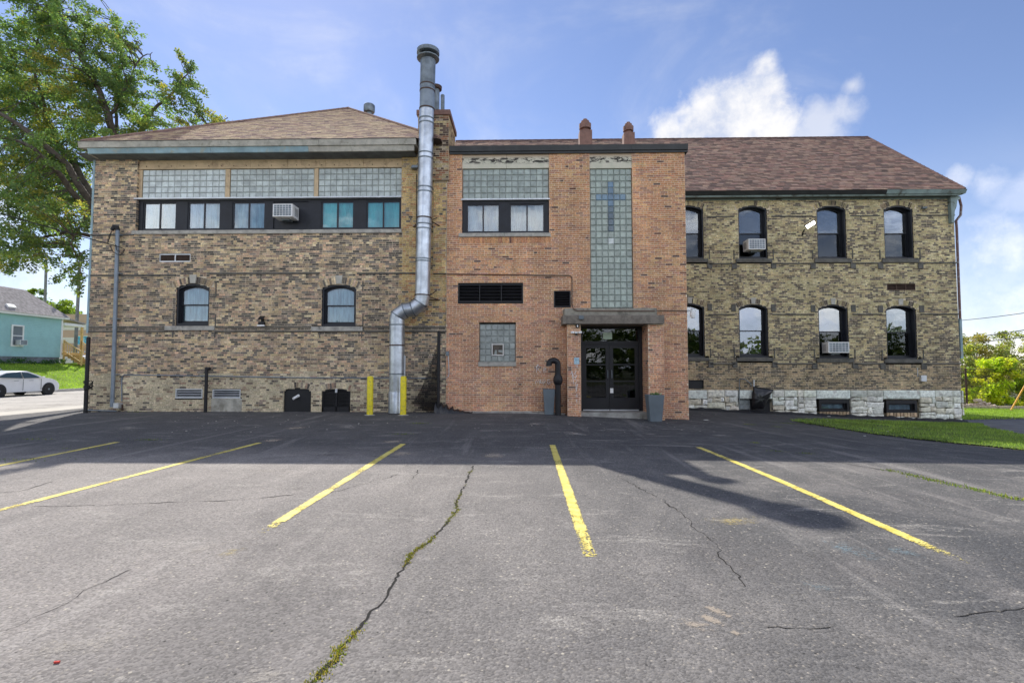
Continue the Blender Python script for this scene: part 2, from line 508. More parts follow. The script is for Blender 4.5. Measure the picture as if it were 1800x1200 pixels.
def curtain_mat(name, col, scale=16.0, amp=0.25):
    m, g, b = new_mat(name)
    tcn = g.n('ShaderNodeTexCoord'); v = g.scalevec(tcn.outputs['Object'], (1, 1, 0.12))
    n = g.noise(v, scale, 3, 0.5, 0.3)
    vm = g.n('ShaderNodeVectorMath'); vm.operation = 'SCALE'; vm.inputs[0].default_value = col
    g.l(g.ramp(n, 0.3, 0.7, 1-amp, 1+amp*0.4), vm.inputs['Scale'])
    g.l(vm.outputs[0], b.inputs['Base Color']); b.inputs['Roughness'].default_value = 0.9
    bump(g, b, n, 0.6, 0.03)
    return m
M['curtain_white'] = curtain_mat('white_sheer', (0.30, 0.46, 0.50), 11, .4)
M['curtain_blue'] = curtain_mat('blue_shade', (0.24, 0.42, 0.50), 8)
M['curtain_teal'] = curtain_mat('teal_film', (0.12, 0.62, 0.60), 3, 0.25)
M['curtain_grey'] = curtain_mat('grey_blind', (0.22, 0.31, 0.35), 6, .45)
M['screen_dark'] = curtain_mat('insect_screen', (0.16, 0.19, 0.21), 5, 0.15)
M['curtain_green'] = curtain_mat('pale_green_curtain', (0.50, 0.58, 0.42), 10)


def block_mat():
    m, g, b = new_mat('glass_block')
    oi = g.n('ShaderNodeObjectInfo')
    tcn = g.n('ShaderNodeTexCoord')
    geo = g.n('ShaderNodeNewGeometry')
    n = g.ramp(g.noise(geo.outputs['Position'], 5, 4, 0.6), 0.3, 0.7, 0.8, 1.15)
    r = g.math('MULTIPLY_ADD', oi.outputs['Random'], 0.22, 0.88)
    vm = g.n('ShaderNodeVectorMath'); vm.operation = 'SCALE'
    g.l(oi.outputs['Color'], vm.inputs[0]); g.l(g.math('MULTIPLY', n, r), vm.inputs['Scale'])
    g.l(vm.outputs[0], b.inputs['Base Color'])
    b.inputs['Roughness'].default_value = 0.22
    b.inputs['Coat Weight'].default_value = 0.3
    bump(g, b, g.noise(tcn.outputs['Object'], 14, 3, 0.5), 0.35, 0.01)
    return m
M['block'] = block_mat()
M['block_grout'] = plain('block_grout', (0.27, 0.29, 0.27), 0.9, var=0.25, vscale=5, bmp=0.2)


def leaf_mat(name, tcol=(0.30, 0.42, 0.04), mixf=0.45):
    m = bpy.data.materials.new(name); m.use_nodes = True
    t = m.node_tree; t.nodes.clear(); g = G(t)
    o = g.n('ShaderNodeOutputMaterial')
    a = g.n('ShaderNodeAttribute'); a.attribute_name = 'Col'
    d = g.n('ShaderNodeBsdfDiffuse'); g.l(a.outputs['Color'], d.inputs['Color'])
    tl = g.n('ShaderNodeBsdfTranslucent')
    c = g.mix(1.0, a.outputs['Color'], tcol, 'MULTIPLY')
    g.l(c, tl.inputs['Color'])
    gl = g.n('ShaderNodeBsdfGlossy'); gl.inputs['Roughness'].default_value = 0.45
    gl.inputs['Color'].default_value = (0.6, 0.65, 0.6, 1)
    m1 = g.n('ShaderNodeMixShader'); m1.inputs[0].default_value = mixf
    g.l(d.outputs[0], m1.inputs[1]); g.l(tl.outputs[0], m1.inputs[2])
    m2 = g.n('ShaderNodeMixShader'); m2.inputs[0].default_value = 0.06
    g.l(m1.outputs[0], m2.inputs[1]); g.l(gl.outputs[0], m2.inputs[2])
    g.l(m2.outputs[0], o.inputs['Surface'])
    return m
M['leaf'] = leaf_mat('leaf', (2.3, 2.6, 1.5), 0.5)
M['grass'] = leaf_mat('grass_blade', (2.2, 2.4, 1.2), 0.4)


# ------------------------------------------------------------------ masonry
def ghash(i, j):
    return random.Random(i*7919 + j*104729 + 13).random()


class Rect:
    def __init__(s, u0, u1, z0, z1): s.u0, s.u1, s.z0, s.z1 = u0, u1, z0, z1
    def block(s, za, zb):
        if zb <= s.z0+.006 or za >= s.z1-.006: return None
        return (s.u0, s.u1)
class Arch:
    """segmental-arch opening; extra is the ring of upright bricks over it"""
    def __init__(s, u0, u1, z0, z1, rise, extra=0.0):
        s.u0, s.u1, s.z0, s.z1, s.rise, s.extra = u0, u1, z0, z1, rise, extra
    def block(s, za, zb):
        e = s.extra
        zs = s.z1 - s.rise
        zc = (za+zb)/2
        if zc < s.z0 or zc > s.z1+e: return None
        if zc <= zs: return (s.u0, s.u1)
        c = (s.u0+s.u1)/2; hw = (s.u1-s.u0)/2
        Ra = (hw*hw + s.rise*s.rise)/(2*s.rise); cz = s.z1-Ra
        q = (Ra+e)**2 - (zc-cz)**2
        if q <= 0: return None
        h = math.sqrt(q)
        if e and zc > zs: h = min(h, hw + e*0.35 + (0.05))
        else: h = min(h, hw)
        return (c-h, c+h)


def arc_pts(u0, u1, zs, rise, e=0.0, n=12):
    """points along the arch from right to left, e above it"""
    c = (u0+u1)/2; hw = (u1-u0)/2
    Ra = (hw*hw + rise*rise)/(2*rise); cz = zs+rise-Ra
    a = math.asin(min(1, hw/Ra))
    return [(c+(Ra+e)*math.sin(a-2*a*i/n), cz+(Ra+e)*math.cos(a-2*a*i/n)) for i in range(n+1)]


def arch_outline(u0, u1, z0, z1, rise, n=12):
    return [(u0, z0), (u1, z0)] + arc_pts(u0, u1, z1-rise, rise, 0, n)


def free_intervals(u0, u1, shapes, za, zb):
    segs = [(u0, u1)]
    for s in shapes:
        b = s.block(za, zb)
        if not b: continue
        out = []
        for a, c in segs:
            if b[1] <= a or b[0] >= c: out.append((a, c)); continue
            if b[0] > a: out.append((a, b[0]))
            if b[1] < c: out.append((b[1], c))
        segs = out
    return [(a, c) for a, c in segs if c-a > 0.012]


class Wall:
    """vertical brick wall: ud along it, outward normal n; bricks are real boxes over a recessed mortar bed"""
    def __init__(s, ox, oy, ud, course, blen, palette, bmat, mmat, zbase=-1.2, seed=1, proud=0.0045, split=0.0):
        s.split = split
        s.o = Vector((ox, oy, 0)); s.ud = Vector((ud[0], ud[1], 0)); s.n = Vector((ud[1], -ud[0], 0))
        s.course, s.blen, s.pal, s.bmat, s.mmat, s.zb = course, blen, palette, bmat, mmat, zbase
        s.rng = random.Random(seed); s.bricks = []; s.mortar = MB(); s.proud = proud
    def pt(s, u, z, d=0.0):
        p = s.o + s.ud*u + s.n*d
        return (p.x, p.y, z)
    def fill(s, u0, u1, z0, z1, shapes, mshapes=None):
        mshapes = shapes if mshapes is None else mshapes
        r0 = int(math.floor((z0-s.zb)/s.course)); r1 = int(math.ceil((z1-s.zb)/s.course))
        j = 0.0125
        for r in range(r0, r1):
            za = max(z0, s.zb + r*s.course); zb = min(z1, s.zb + (r+1)*s.course)
            if zb-za < 0.02: continue
            for a, c in free_intervals(u0, u1, mshapes, za, zb):
                s.mortar.quad(s.pt(a, za), s.pt(c, za), s.pt(c, zb), s.pt(a, zb))
            header = (r % 7 == 3)
            bl = s.blen*0.5 if header else s.blen
            off = (0.5*bl if r % 2 else 0.0) + (s.rng.random()-.5)*0.02
            for a, c in free_intervals(u0, u1, shapes, za, zb):
                k0 = int(math.floor((a-off)/bl)); k1 = int(math.ceil((c-off)/bl))
                for k in range(k0, k1):
                    x0 = max(a, off+k*bl); x1 = min(c, off+(k+1)*bl)
                    if x1-x0 < 0.035: continue
                    if s.split and x1-x0 > bl*.9 and not header and s.rng.random() < s.split:
                        xm_ = x0+(x1-x0)*s.rng.choice((.5, .5, .33, .66))
                        s.bricks.append((x0+j/2, xm_-j/2, za+j/2, zb-j/2, s.pal(x0, (za+zb)/2, s.rng), False)); x0 = xm_
                    full = (x1-x0) > bl-0.005 and not header and zb-za > s.course-.004
                    s.bricks.append((x0+j/2, x1-j/2, za+j/2, zb-j/2, s.pal((x0+x1)/2, (za+zb)/2, s.rng), full))
    def voussoirs(s, a, e=0.20, wmin=0.062, skip=None):
        """ring of upright bricks above an Arch"""
        c = (a.u0+a.u1)/2; hw = (a.u1-a.u0)/2 + 0.035
        Ra = (hw*hw + a.rise*a.rise)/(2*a.rise); cz = a.z1-Ra
        an = math.asin(min(1, hw/Ra)); n = int(2*an*Ra/wmin)
        inner = arc_pts(a.u0-.03, a.u1+.03, a.z1-a.rise, a.rise, -0.004, 14); outer = arc_pts(a.u0-.03, a.u1+.03, a.z1-a.rise, a.rise, e+.03, 14)
        for i in range(14):
            s.mortar.quad(s.pt(*outer[i+1], .001), s.pt(*inner[i+1], .001), s.pt(*inner[i], .001), s.pt(*outer[i], .001))
        mb = []
        for i in range(n):
            if skip and abs(i+.5-n/2)*2*an*Ra/n < skip: continue
            t0 = an-2*an*(i+.07)/n; t1 = an-2*an*(i+.93)/n
            p = [(c+(Ra+q)*math.sin(t), cz+(Ra+q)*math.cos(t)) for q, t in ((0.004, t1), (0.004, t0), (e, t0), (e, t1))]
            mb.append((p, s.pal(c, a.z1+.1, s.rng)))
        s.v_extra = getattr(s, 'v_extra', []) + mb
    def finish(s, parent, nparts, wall_name='wall'):
        w = s.mortar.build(wall_name, s.mmat, parent)
        # bricks nearest the viewer are objects of their own, the rest one mass
        order = []
        for i, b in enumerate(s.bricks):
            if b[5]:
                p = Vector(s.pt((b[0]+b[1])/2, (b[2]+b[3])/2))
                if p.z > 0.15: order.append(((p-Vector((0, 0, 1.4))).length, i))
        order.sort()
        pick = set(i for _, i in order[:nparts])
        rest = MB(); wl = world_loc(parent)
        proto = None
        for i, (x0, x1, za, zb, col, full) in enumerate(s.bricks):
            d = s.proud + (s.rng.random()-.5)*0.004
            if i in pick:
                if proto is None:
                    L = s.blen-0.0125; H = s.course-0.0125
                    pm = MB(); pm.col((1, 1, 1)).box(-L/2, -0.0, -H/2, L/2, 0.03, H/2)
                    o = pm.build('brick', s.bmat); proto = o; me = o.data
                    bv = o
                    o.parent = w
                else:
                    o = bpy.data.objects.new('brick', me); o.parent = w; COL.objects.link(o)
                p = Vector(s.pt((x0+x1)/2, (za+zb)/2, d)) - wl
                o.location = p
                o.rotation_euler = (0, (s.rng.random()-.5)*0.02, math.atan2(s.ud.y, s.ud.x))
                o.color = (*col, 1)
            else:
                rest.col(col)
                dz0 = (s.rng.random()-.5)*0.004; dz1 = (s.rng.random()-.5)*0.004
                a = [s.pt(x0, za+dz0, d), s.pt(x1, za+dz1, d), s.pt(x1, zb+dz1, d), s.pt(x0, zb+dz0, d)]
                b = [s.pt(x0, za+dz0, -.001), s.pt(x1, za+dz1, -.001), s.pt(x1, zb+dz1, -.001), s.pt(x0, zb+dz0, -.001)]
                rest.quad(*a)
                n = len(rest.v); rest.v += a + b
                for q in range(4):
                    q2 = (q+1) % 4
                    rest.face((n+q, n+4+q, n+4+q2, n+q2))
        for p, col in getattr(s, 'v_extra', []):
            rest.col(col); d = s.proud + 0.004
            a = [s.pt(u, z, d) for u, z in p]; b = [s.pt(u, z, 0) for u, z in p]
            rest.quad(*a); n = len(rest.v); rest.v += a+b
            for q in range(4):
                q2 = (q+1) % 4
                rest.face((n+q, n+4+q, n+4+q2, n+q2))
        r = rest.build('brickwork', s.bmat, w, kind='stuff')
        return w


def jamb(mb, mm, x, y0, y1, z0, z1, face, pal, rng, course, zb):
    """brick side of an opening at x, running y0 (front) to y1; face = +1 looks to +x"""
    r0 = int(math.floor((z0-zb)/course)); r1 = int(math.ceil((z1-zb)/course))
    mm.quad(*( [(x, y0, z0), (x, y1, z0), (x, y1, z1), (x, y0, z1)] if face > 0 else [(x, y1, z0), (x, y0, z0), (x, y0, z1), (x, y1, z1)]))
    for r in range(r0, r1):
        za = max(z0, zb+r*course)+.005; zt = min(z1, zb+(r+1)*course)-.005
        if zt-za < .01: continue
        mb.col(pal(x, za, rng))
        mb.box(min(x, x+face*.006), y0, za, max(x, x+face*.006), y1-.004, zt)


# palettes -----------------------------------------------------------
def jit(c, rng, a=0.16):
    k = 1 + (rng.random()-.5)*2*a
    return (c[0]*k*(1+(rng.random()-.5)*.06), c[1]*k, c[2]*k*(1+(rng.random()-.5)*.08))

CREAM = [(.62, .50, .31), (.56, .44, .28), (.66, .56, .38), (.48, .37, .25), (.52, .40, .30), (.60, .42, .29)]
SOOT = [(.115, .108, .10), (.17, .155, .14), (.23, .205, .18), (.13, .115, .108)]
MID = [(.30, .25, .19), (.36, .29, .21), (.27, .21, .18), (.38, .27, .21)]

def pal_left(u, z, rng):
    zr_ = z; z = z + .28*nz(u*.7, z*.6, 12.0) + .10*(rng.random()-.5)
    n = nz(u*1.1+3, z*2.2, 1.3)*0.55 + nz(u*3+9, z*5, 5.1)*0.25
    dark = 0.36
    if z > 5.6 and u < -3.9 and u > -12: dark = 0.6          # band under the long window
    elif z > 3.6: dark = 0.42
    elif z > 2.5: dark = 0.40
    if z < 1.15 and u < -6: dark = 0.10
    if u > -3.9 and z > 2.6: dark = 0.10 if z > 4.2 else 0.22
    if u > -3.6 and z < 2.4: dark = 0.62
    if z > 6 and u < -11.6: dark = 0.42
    if 2.52 < zr_ < 2.72: dark = 0.95
    dark += n*0.42
    t = rng.random()
    if t < dark*0.75: return jit(rng.choice(SOOT), rng, .3)
    if t < dark*1.15+.08: return jit(rng.choice(MID), rng, .25)
    if u > -3.9 and z > 2.6:
        return jit((.56, .42, .20) if rng.random() < .8 else (.48, .28, .14), rng, .15)
    if z < 1.15: return jit((.58, .52, .38), rng, .14)
    return jit(rng.choice(CREAM), rng, .15)


def pal_right(u, z, rng):
    n = nz(u*1.3+30, z*2.6, 8.3)*0.55 + nz(u*3+9, z*5, 2.1)*0.25
    dark = 0.27
    if z < 3.3: dark = 0.44
    if z < 1.5: dark = 0.40
    dark += n*0.42
    t = rng.random()
    if t < dark*0.8: return jit(rng.choice([(.12, .11, .095), (.16, .145, .115), (.13, .115, .10)]), rng, .3)
    if t < dark*1.2+.08: return jit(rng.choice([(.28, .24, .15), (.34, .29, .19), (.26, .21, .15)]), rng, .25)
    c = rng.choice([(.54, .48, .27), (.48, .43, .25), (.60, .55, .34), (.50, .42, .24)])
    if z < 1.6: c = rng.choice([(.46, .36, .23), (.40, .31, .20), (.52, .42, .27)])
    return jit(c, rng, .15)


def pal_orange(u, z, rng):
    z = z + 1.6*nz(u*.5, z*.45, 21.0) + 1.4*(rng.random()-.5)
    n = nz(u*0.8+50, z*0.9, 3.3)
    t = rng.random()
    dk = 0.026
    if t < dk: return jit(rng.choice([(.15, .085, .075), (.20, .10, .08), (.14, .09, .085)]), rng, .25)
    if t < dk+.16: return jit(rng.choice([(.43, .23, .17), (.46, .26, .20), (.38, .22, .16)]), rng, .12)
    c = rng.choice([(.56, .30, .17), (.52, .27, .16), (.60, .35, .20), (.54, .30, .19), (.48, .24, .155)])
    if z > 4.2: c = (c[0]*1.05, c[1]*1.05, c[2]*1.0)
    if n > .15: c = (c[0]*1.02, c[1]*1.12, c[2]*1.1)
    if z < 2.6: c = (c[0]*.99, c[1]*.97, c[2]*1.04)
    return jit(c, rng, .10)


def pal_chim(u, z, rng):
    t = rng.random()
    if t < .30: return jit((.10, .07, .06), rng, .3)
    if t < .65: return jit(rng.choice([(.34, .17, .10), (.26, .14, .09)]), rng, .3)
    return jit(rng.choice([(.46, .38, .22), (.40, .34, .27), (.50, .40, .24)]), rng, .2)


# glass blocks --------------------------------------------------------
def block_mesh():
    mb = MB()
    h = 0.5; i = 0.40
    fr = [(-h, 0, -h), (h, 0, -h), (h, 0, h), (-h, 0, h)]
    b2 = [(-h*.94, -.006, -h*.94), (h*.94, -.006, -h*.94), (h*.94, -.006, h*.94), (-h*.94, -.006, h*.94)]
    c2 = [(-i, -.016, -i), (i, -.016, -i), (i, -.016, i), (-i, -.016, i)]
    k = [(-h, .03, -h), (h, .03, -h), (h, .03, h), (-h, .03, h)]
    rings = [k, fr, b2, c2]
    n = 0
    for r in rings: mb.v += r
    for a in range(3):
        for q in range(4):
            q2 = (q+1) % 4
            mb.face((a*4+q, a*4+q2, a*4+4+q2, a*4+4+q))
    mb.face((12, 13, 14, 15))
    return mb
_bm = None
def block_panel(parent, x0, x1, z0, z1, y, nx, ny, colour, special=None, gap=0.016, missing=(), label=None):
    global _bm
    pm = MB().box(x0, y, z0, x1, y+.08, z1)
    panel = pm.build('glass_block_panel', M['block_grout'], parent, label=label)
    wl = world_loc(parent)
    cw = (x1-x0)/nx; ch = (z1-z0)/ny
    for i in range(nx):
        for j in range(ny):                       # j counts from the top
            if (i, j) in missing: continue
            if _bm is None:
                o = block_mesh().build('glass_block', M['block'], smooth=False); _bm = o.data
            else:
                o = bpy.data.objects.new('glass_block', _bm); COL.objects.link(o)
            o.parent = panel
            o.location = Vector((x0+(i+.5)*cw, y-.004, z1-(j+.5)*ch)) - wl
            o.scale = (cw-gap, 1, ch-gap)
            o.rotation_euler = ((rnd.random()-.5)*.03, 0, (rnd.random()-.5)*.03)
            c = colour
            if special and (i, j) in special: c = special[(i, j)]
            k = 1+(rnd.random()-.5)*.12
            o.color = (c[0]*k, c[1]*k, c[2]*k, 1)
    return panel


# windows -------------------------------------------------------------
def slider(parent, x0, x1, z0, z1, y, curtain, name='window', label=None, fr=.035, glass=None):
    zc = 0
    w = MB()
    rect = lambda a, b, c, d: [(a, c), (b, c), (b, d), (a, d)]
    w.ring(rect(x0, x1, z0, z1), rect(x0+fr, x1-fr, z0+fr, z1-fr), y, y+.06)
    xm = (x0+x1)/2
    w.box(xm-.022, y+.008, z0+fr, xm+.022, y+.05, z1-fr)
    o = w.build(name, M['dark'], parent, label=label)
    for a, b, q in ((x0+fr, xm-.022, 0.0), (xm+.022, x1-fr, -.006)):
        MB().box(a, y+.030+q, z0+fr, b, y+.035+q, z1-fr).build('pane', glass or M['glass'], o)
    c = MB()
    n = 24
    for i in range(n):
        a = x0+fr+(x1-x0-2*fr)*i/n; b = x0+fr+(x1-x0-2*fr)*(i+1)/n
        ya = y+.085+.008*math.sin(i*1.7); yb = y+.085+.008*math.sin((i+1)*1.7)
        c.quad((a, ya, z0+.01), (b, yb, z0+.01), (b, yb, z1-.01), (a, ya, z1-.01))
    c.build('curtain', curtain, o)
    return o


def arched_window(parent, x0, x1, z0, z1, rise, y, depth, top, bottom, split=.5, liner=True, glass=(None, None), fr=.055, label=None):
    """double-hung sash window in a segmental-arch opening; y is the wall face"""
    w = MB()
    out = arch_outline(x0, x1, z0, z1, rise); f1 = fr
    inn = arch_outline(x0+f1, x1-f1, z0+f1*1.2, z1-f1, rise*.92)
    w.ring(out, inn, y+.035, y+depth)                      # deep outer casing
    i2 = arch_outline(x0+f1+.035, x1-f1-.035, z0+f1*1.2+.03, z1-f1-.035, rise*.88)
    w.ring(inn, i2, y+depth-.07, y+depth+.03)
    o = w.build('window', M['dark'], parent, label=label)
    zm = z0+(z1-z0)*(1-split)
    a, b = x0+f1+.035, x1-f1-.035
    sa = .030
    yu = y+depth-.045; yl = y+depth-.010
    s = MB()
    up_o = arch_outline(a, b, zm-.02, z1-f1-.035, rise*.88); up_i = arch_outline(a+sa, b-sa, zm+.02, z1-f1-.035-sa, rise*.82)
    s.ring(up_o, up_i, yu, yu+.035); s.build('sash', M['dark'], o)
    s = MB()
    lo = [(a, z0+f1*1.2+.03), (b, z0+f1*1.2+.03), (b, zm+.02), (a, zm+.02)]
    li = [(a+sa, z0+f1*1.2+.09), (b-sa, z0+f1*1.2+.09), (b-sa, zm-.02), (a+sa, zm-.02)]
    s.ring(lo, li, yl, yl+.035); s.build('sash', M['dark'], o)
    MB().prism(arch_outline(a+sa-.004, b-sa+.004, zm+.016, z1-f1-.035-sa+.004, rise*.82), yu+.015, yu+.020).build('pane', glass[0] or M['glass'], o)
    MB().box(a+sa-.004, yl+.015, z0+f1*1.2+.086, b-sa+.004, yl+.020, zm-.016).build('pane', glass[1] or M['glass'], o)
    for cm, za, zb, yy in ((top, zm, z1-f1, y+depth+.06), (bottom, z0+f1, zm, y+depth+.065)):
        if cm is None: continue
        c = MB(); n = 20
        for i in range(n):
            p = a+(b-a)*i/n; q = a+(b-a)*(i+1)/n
            ya = yy+.010*math.sin(i*1.9); yb = yy+.010*math.sin((i+1)*1.9)
            c.quad((p, ya, za), (q, yb, za), (q, yb, zb), (p, ya, zb))
        c.build('curtain', cm, o)
    return o


def keystone(parent, xc, z0, z1, w0, w1, y):
    p = [(xc-w0/2, z0), (xc+w0/2, z0), (xc+w1/2, z1), (xc-w1/2, z1)]
    MB().prism(p, y-.035, y+.05).build('keystone', M['keystone'], parent, bevel=.006)


# shingled roof plane ---------------------------------------------------
def shingles(parent, e0, e1, r0, r1, pal, nparts, expo=.17, tab=.30, seed=3, sag=0.0):
    """e0,e1 eave ends, r0,r1 ridge ends (r0==r1 for a triangle); tabs lie in rows up the plane"""
    rng = random.Random(seed)
    e0, e1, r0, r1 = map(Vector, (e0, e1, r0, r1))
    ux = (e1-e0).normalized()
    up = (r0-e0) - ux*((r0-e0).dot(ux)); L = up.length; up.normalize()
    nrm = ux.cross(up).normalized()
    if nrm.z < 0: nrm = -nrm
    la = (r0-e0).dot(ux); lb = (r1-e0).dot(ux); W = (e1-e0).length
    rows = int(L/expo)
    rest = MB(); cand = []
    for r in range(rows+1):
        v0 = r*expo; v1 = min(L, v0+expo)
        if v1-v0 < .03: continue
        vm = (v0+v1)/2/L
        xa = la*vm; xb = W+(lb-W)*vm
        off = (r % 3)*tab*.37 + rng.random()*.05
        k = int((xa-off)/tab)-1
        wave = 0.006*math.sin(r*1.3)
        while True:
            a = off+k*tab; b = a+tab; k += 1
            if b <= xa: continue
            if a >= xb: break
            full = a > xa and b < xb
            a2 = max(a, xa)+.004; b2 = min(b, xb)-.004
            if b2-a2 < .04: continue
            jt = (rng.random()-.5)*.02
            cand.append((a2, b2, v0+jt, v1+.02, pal(a2, v0, rng), full, rng.random()*.006))
    wl = world_loc(parent)
    th = .016
    order = sorted((( (e0+ux*((c[0]+c[1])/2)+up*c[2]) - Vector((0, 0, 1.4))).length, i) for i, c in enumerate(cand) if c[5])
    pick = set(i for _, i in order[:nparts])
    me = None
    rot = Matrix((ux, up, nrm)).transposed().to_euler()
    for i, (a, b, v0, v1, col, full, lift) in enumerate(cand):
        if i in pick:
            if me is None:
                t = MB().col((1, 1, 1)); hw = tab/2-.004; hh = expo+.02
                n = 0
                t.v += [(-hw, 0, 0), (hw, 0, 0), (hw, hh, 0), (-hw, hh, 0), (-hw, 0, th), (hw, 0, th), (hw, hh, .002), (-hw, hh, .002)]
                for q in ((4, 5, 6, 7), (0, 1, 5, 4), (1, 2, 6, 5), (3, 0, 4, 7)): t.face(q)
                o = t.build('shingle', M['shingle']); me = o.data
            else:
                o = bpy.data.objects.new('shingle', me); COL.objects.link(o)
            o.parent = parent
            o.rotation_euler = rot
            o.location = e0+ux*((a+b)/2)+up*v0+nrm*lift - wl
            o.color = (*col, 1)
            continue
        rest.col(col)
        p = lambda x, v, h: tuple(e0+ux*x+up*v+nrm*(h+lift))
        f = [p(a, v0, 0), p(b, v0, 0), p(b, v1, 0), p(a, v1, 0), p(a, v0, th), p(b, v0, th), p(b, v1, .002), p(a, v1, .002)]
        n = len(rest.v); rest.v += f
        for q in ((4, 5, 6, 7), (0, 1, 5, 4), (1, 2, 6, 5), (3, 0, 4, 7)):
            rest.face(tuple(n+z for z in q))
    rest.build('shingle_cover', M['shingle'], parent, kind='stuff')


def pal_roof_l(u, v, rng):
    t = rng.random()
    n = nz(u*.5, v*2.5, 3)
    if t < .20+n*.2: return jit((.24, .165, .15), rng, .15)
    if t < .45: return jit((.42, .31, .22), rng, .12)
    if t < .62: return jit((.30, .20, .17), rng, .12)
    return jit(rng.choice([(.50, .39, .26), (.47, .35, .24)]), rng, .10)


def pal_roof_r(u, v, rng):
    t = rng.random()
    n = nz(u*.5, v*2.5, 7)*.4
    if t < .24+n*.2: return jit((.15, .105, .09), rng, .15)
    if t < .45: return jit((.27, .165, .13), rng, .12)
    if t < .62: return jit((.20, .13, .105), rng, .12)
    return jit(rng.choice([(.27, .185, .145), (.32, .22, .165)]), rng, .10)


# ------------------------------------------------------------------ window air conditioners
def ac_unit(loc, wd, hd, dp, label, mount=None):
    """rear case of a window unit: loc is the centre of its back where it meets the window"""
    x, y, z = loc
    t = empty('air_conditioner', (x, y, z-hd/2), label, 'air conditioner', 'window air conditioners')
    y1 = y-dp
    MB().box(x-wd/2, y1, z-hd/2, x+wd/2, y, z+hd/2).build('case', M['white'], t, bevel=.012)
    r = lambda a, b, c, d: [(a, c), (b, c), (b, d), (a, d)]
    fw = .035
    MB().ring(r(x-wd/2+.006, x+wd/2-.006, z-hd/2+.006, z+hd/2-.006), r(x-wd/2+fw, x+wd/2-fw, z-hd/2+fw, z+hd/2-fw), y1-.014, y1-.001).build('rear_frame', M['white'], t)
    MB().box(x-wd/2+fw, y1-.004, z-hd/2+fw, x+wd/2-fw, y1-.001, z+hd/2-fw).build('coil', M['steel_dark'], t)
    gm = MB(); nv = 6; nh = 5
    for i in range(1, nv):
        xx = x-wd/2+fw+(wd-2*fw)*i/nv; gm.box(xx-.004, y1-.012, z-hd/2+fw, xx+.004, y1-.005, z+hd/2-fw)
    for i in range(1, nh):
        zz = z-hd/2+fw+(hd-2*fw)*i/nh; gm.box(x-wd/2+fw, y1-.0125, zz-.004, x+wd/2-fw, y1-.0055, zz+.004)
    gm.build('grille', M['white'], t)
    for s in (-1, 1):
        v = MB()
        for i in range(9):
            zz = z-hd*.30+i*hd*.07
            v.box(x+s*(wd/2+.001), y1+dp*.35, zz, x+s*(wd/2+.004), y1+dp*.85, zz+.012)
        v.build('side_vent', M['steel_dark'], t, kind='stuff')
    MB().box(x-wd*.2, y-dp*.55, z-hd/2-.05, x+wd*.2, y, z-hd/2-.001).build('bracket', M['steel_dark'], t)
    return t


def louver(parent, x0, x1, z0, z1, y, nb, frame_mat, blade_mat, cols=1, name='vent', fr=.03, depth=.06, tilt=.78):
    r = lambda a, b, c, d: [(a, c), (b, c), (b, d), (a, d)]
    o = MB().ring(r(x0, x1, z0, z1), r(x0+fr, x1-fr, z0+fr, z1-fr), y-.01, y+depth).build(name, frame_mat, parent)
    MB().box(x0+fr*.5, y+depth, z0+fr*.5, x1-fr*.5, y+depth+.01, z1-fr*.5).build('backing', M['void'], o)
    for c in range(1, cols):
        xx = x0+(x1-x0)*c/cols; MB().box(xx-.015, y-.008, z0+fr, xx+.015, y+depth-.01, z1-fr).build('mullion', frame_mat, o)
    h = (z1-z0-2*fr)/nb; me = None
    for i in range(nb):
        z = z0+fr+h*i
        b = MB()
        a = [(x0+fr, y+.002, z+.004), (x1-fr, y+.002, z+.004), (x1-fr, y+depth-.012, z+h*tilt), (x0+fr, y+depth-.012, z+h*tilt)]
        t = .006
        n = len(b.v); b.v += a + [(p[0], p[1]+.003, p[2]+t) for p in a]
        for q in ((0, 1, 2, 3), (4, 7, 6, 5), (0, 4, 5, 1), (1, 5, 6, 2), (2, 6, 7, 3), (3, 7, 4, 0)): b.face(q)
        b.build('blade', blade_mat, o)
    return o

# ------------------------------------------------------------------ GROUND
XW = -17.4           # edge of the street on the left
def ground_z(x, y):
    s = 0.0
    # falls away to the right in front of the building
    if x > 0: s += -0.0425*min(x, 18.0) * sstep(5.5, 15.0, y)
    if x > 9: s += -0.02*sstep(9, 14, x)*(1-sstep(5.5, 15, y))
    # towards the street on the left
    if x < -13.0: s += -0.22*sstep(-13.0, -17.4, x) if False else -0.22*sstep(0, 1, (-13.0-x)/4.4)
    if x < -30.7:
        s += 0.06 + 1.70*sstep(0, 1, (-31.2-x)/5.6)
    if y > 200: s += 0
    return s


def grid_sheet(name, xs, ys, dz, mat, kind='structure', zf=None, parent=None):
    nx, ny = len(xs), len(ys)
    v = []
    for y in ys:
        for x in xs:
            v.append((x, y, (zf or ground_z)(x, y)+dz))
    f = [(j*nx+i, j*nx+i+1, (j+1)*nx+i+1, (j+1)*nx+i) for j in range(ny-1) for i in range(nx-1)]
    me = bpy.data.meshes.new(name); me.from_pydata(v, [], f); me.materials.append(mat)
    me.polygons.foreach_set('use_smooth', [True]*len(f)); me.update()
    o = bpy.data.objects.new(name, me); COL.objects.link(o)
    if kind: o['kind'] = kind
    return o


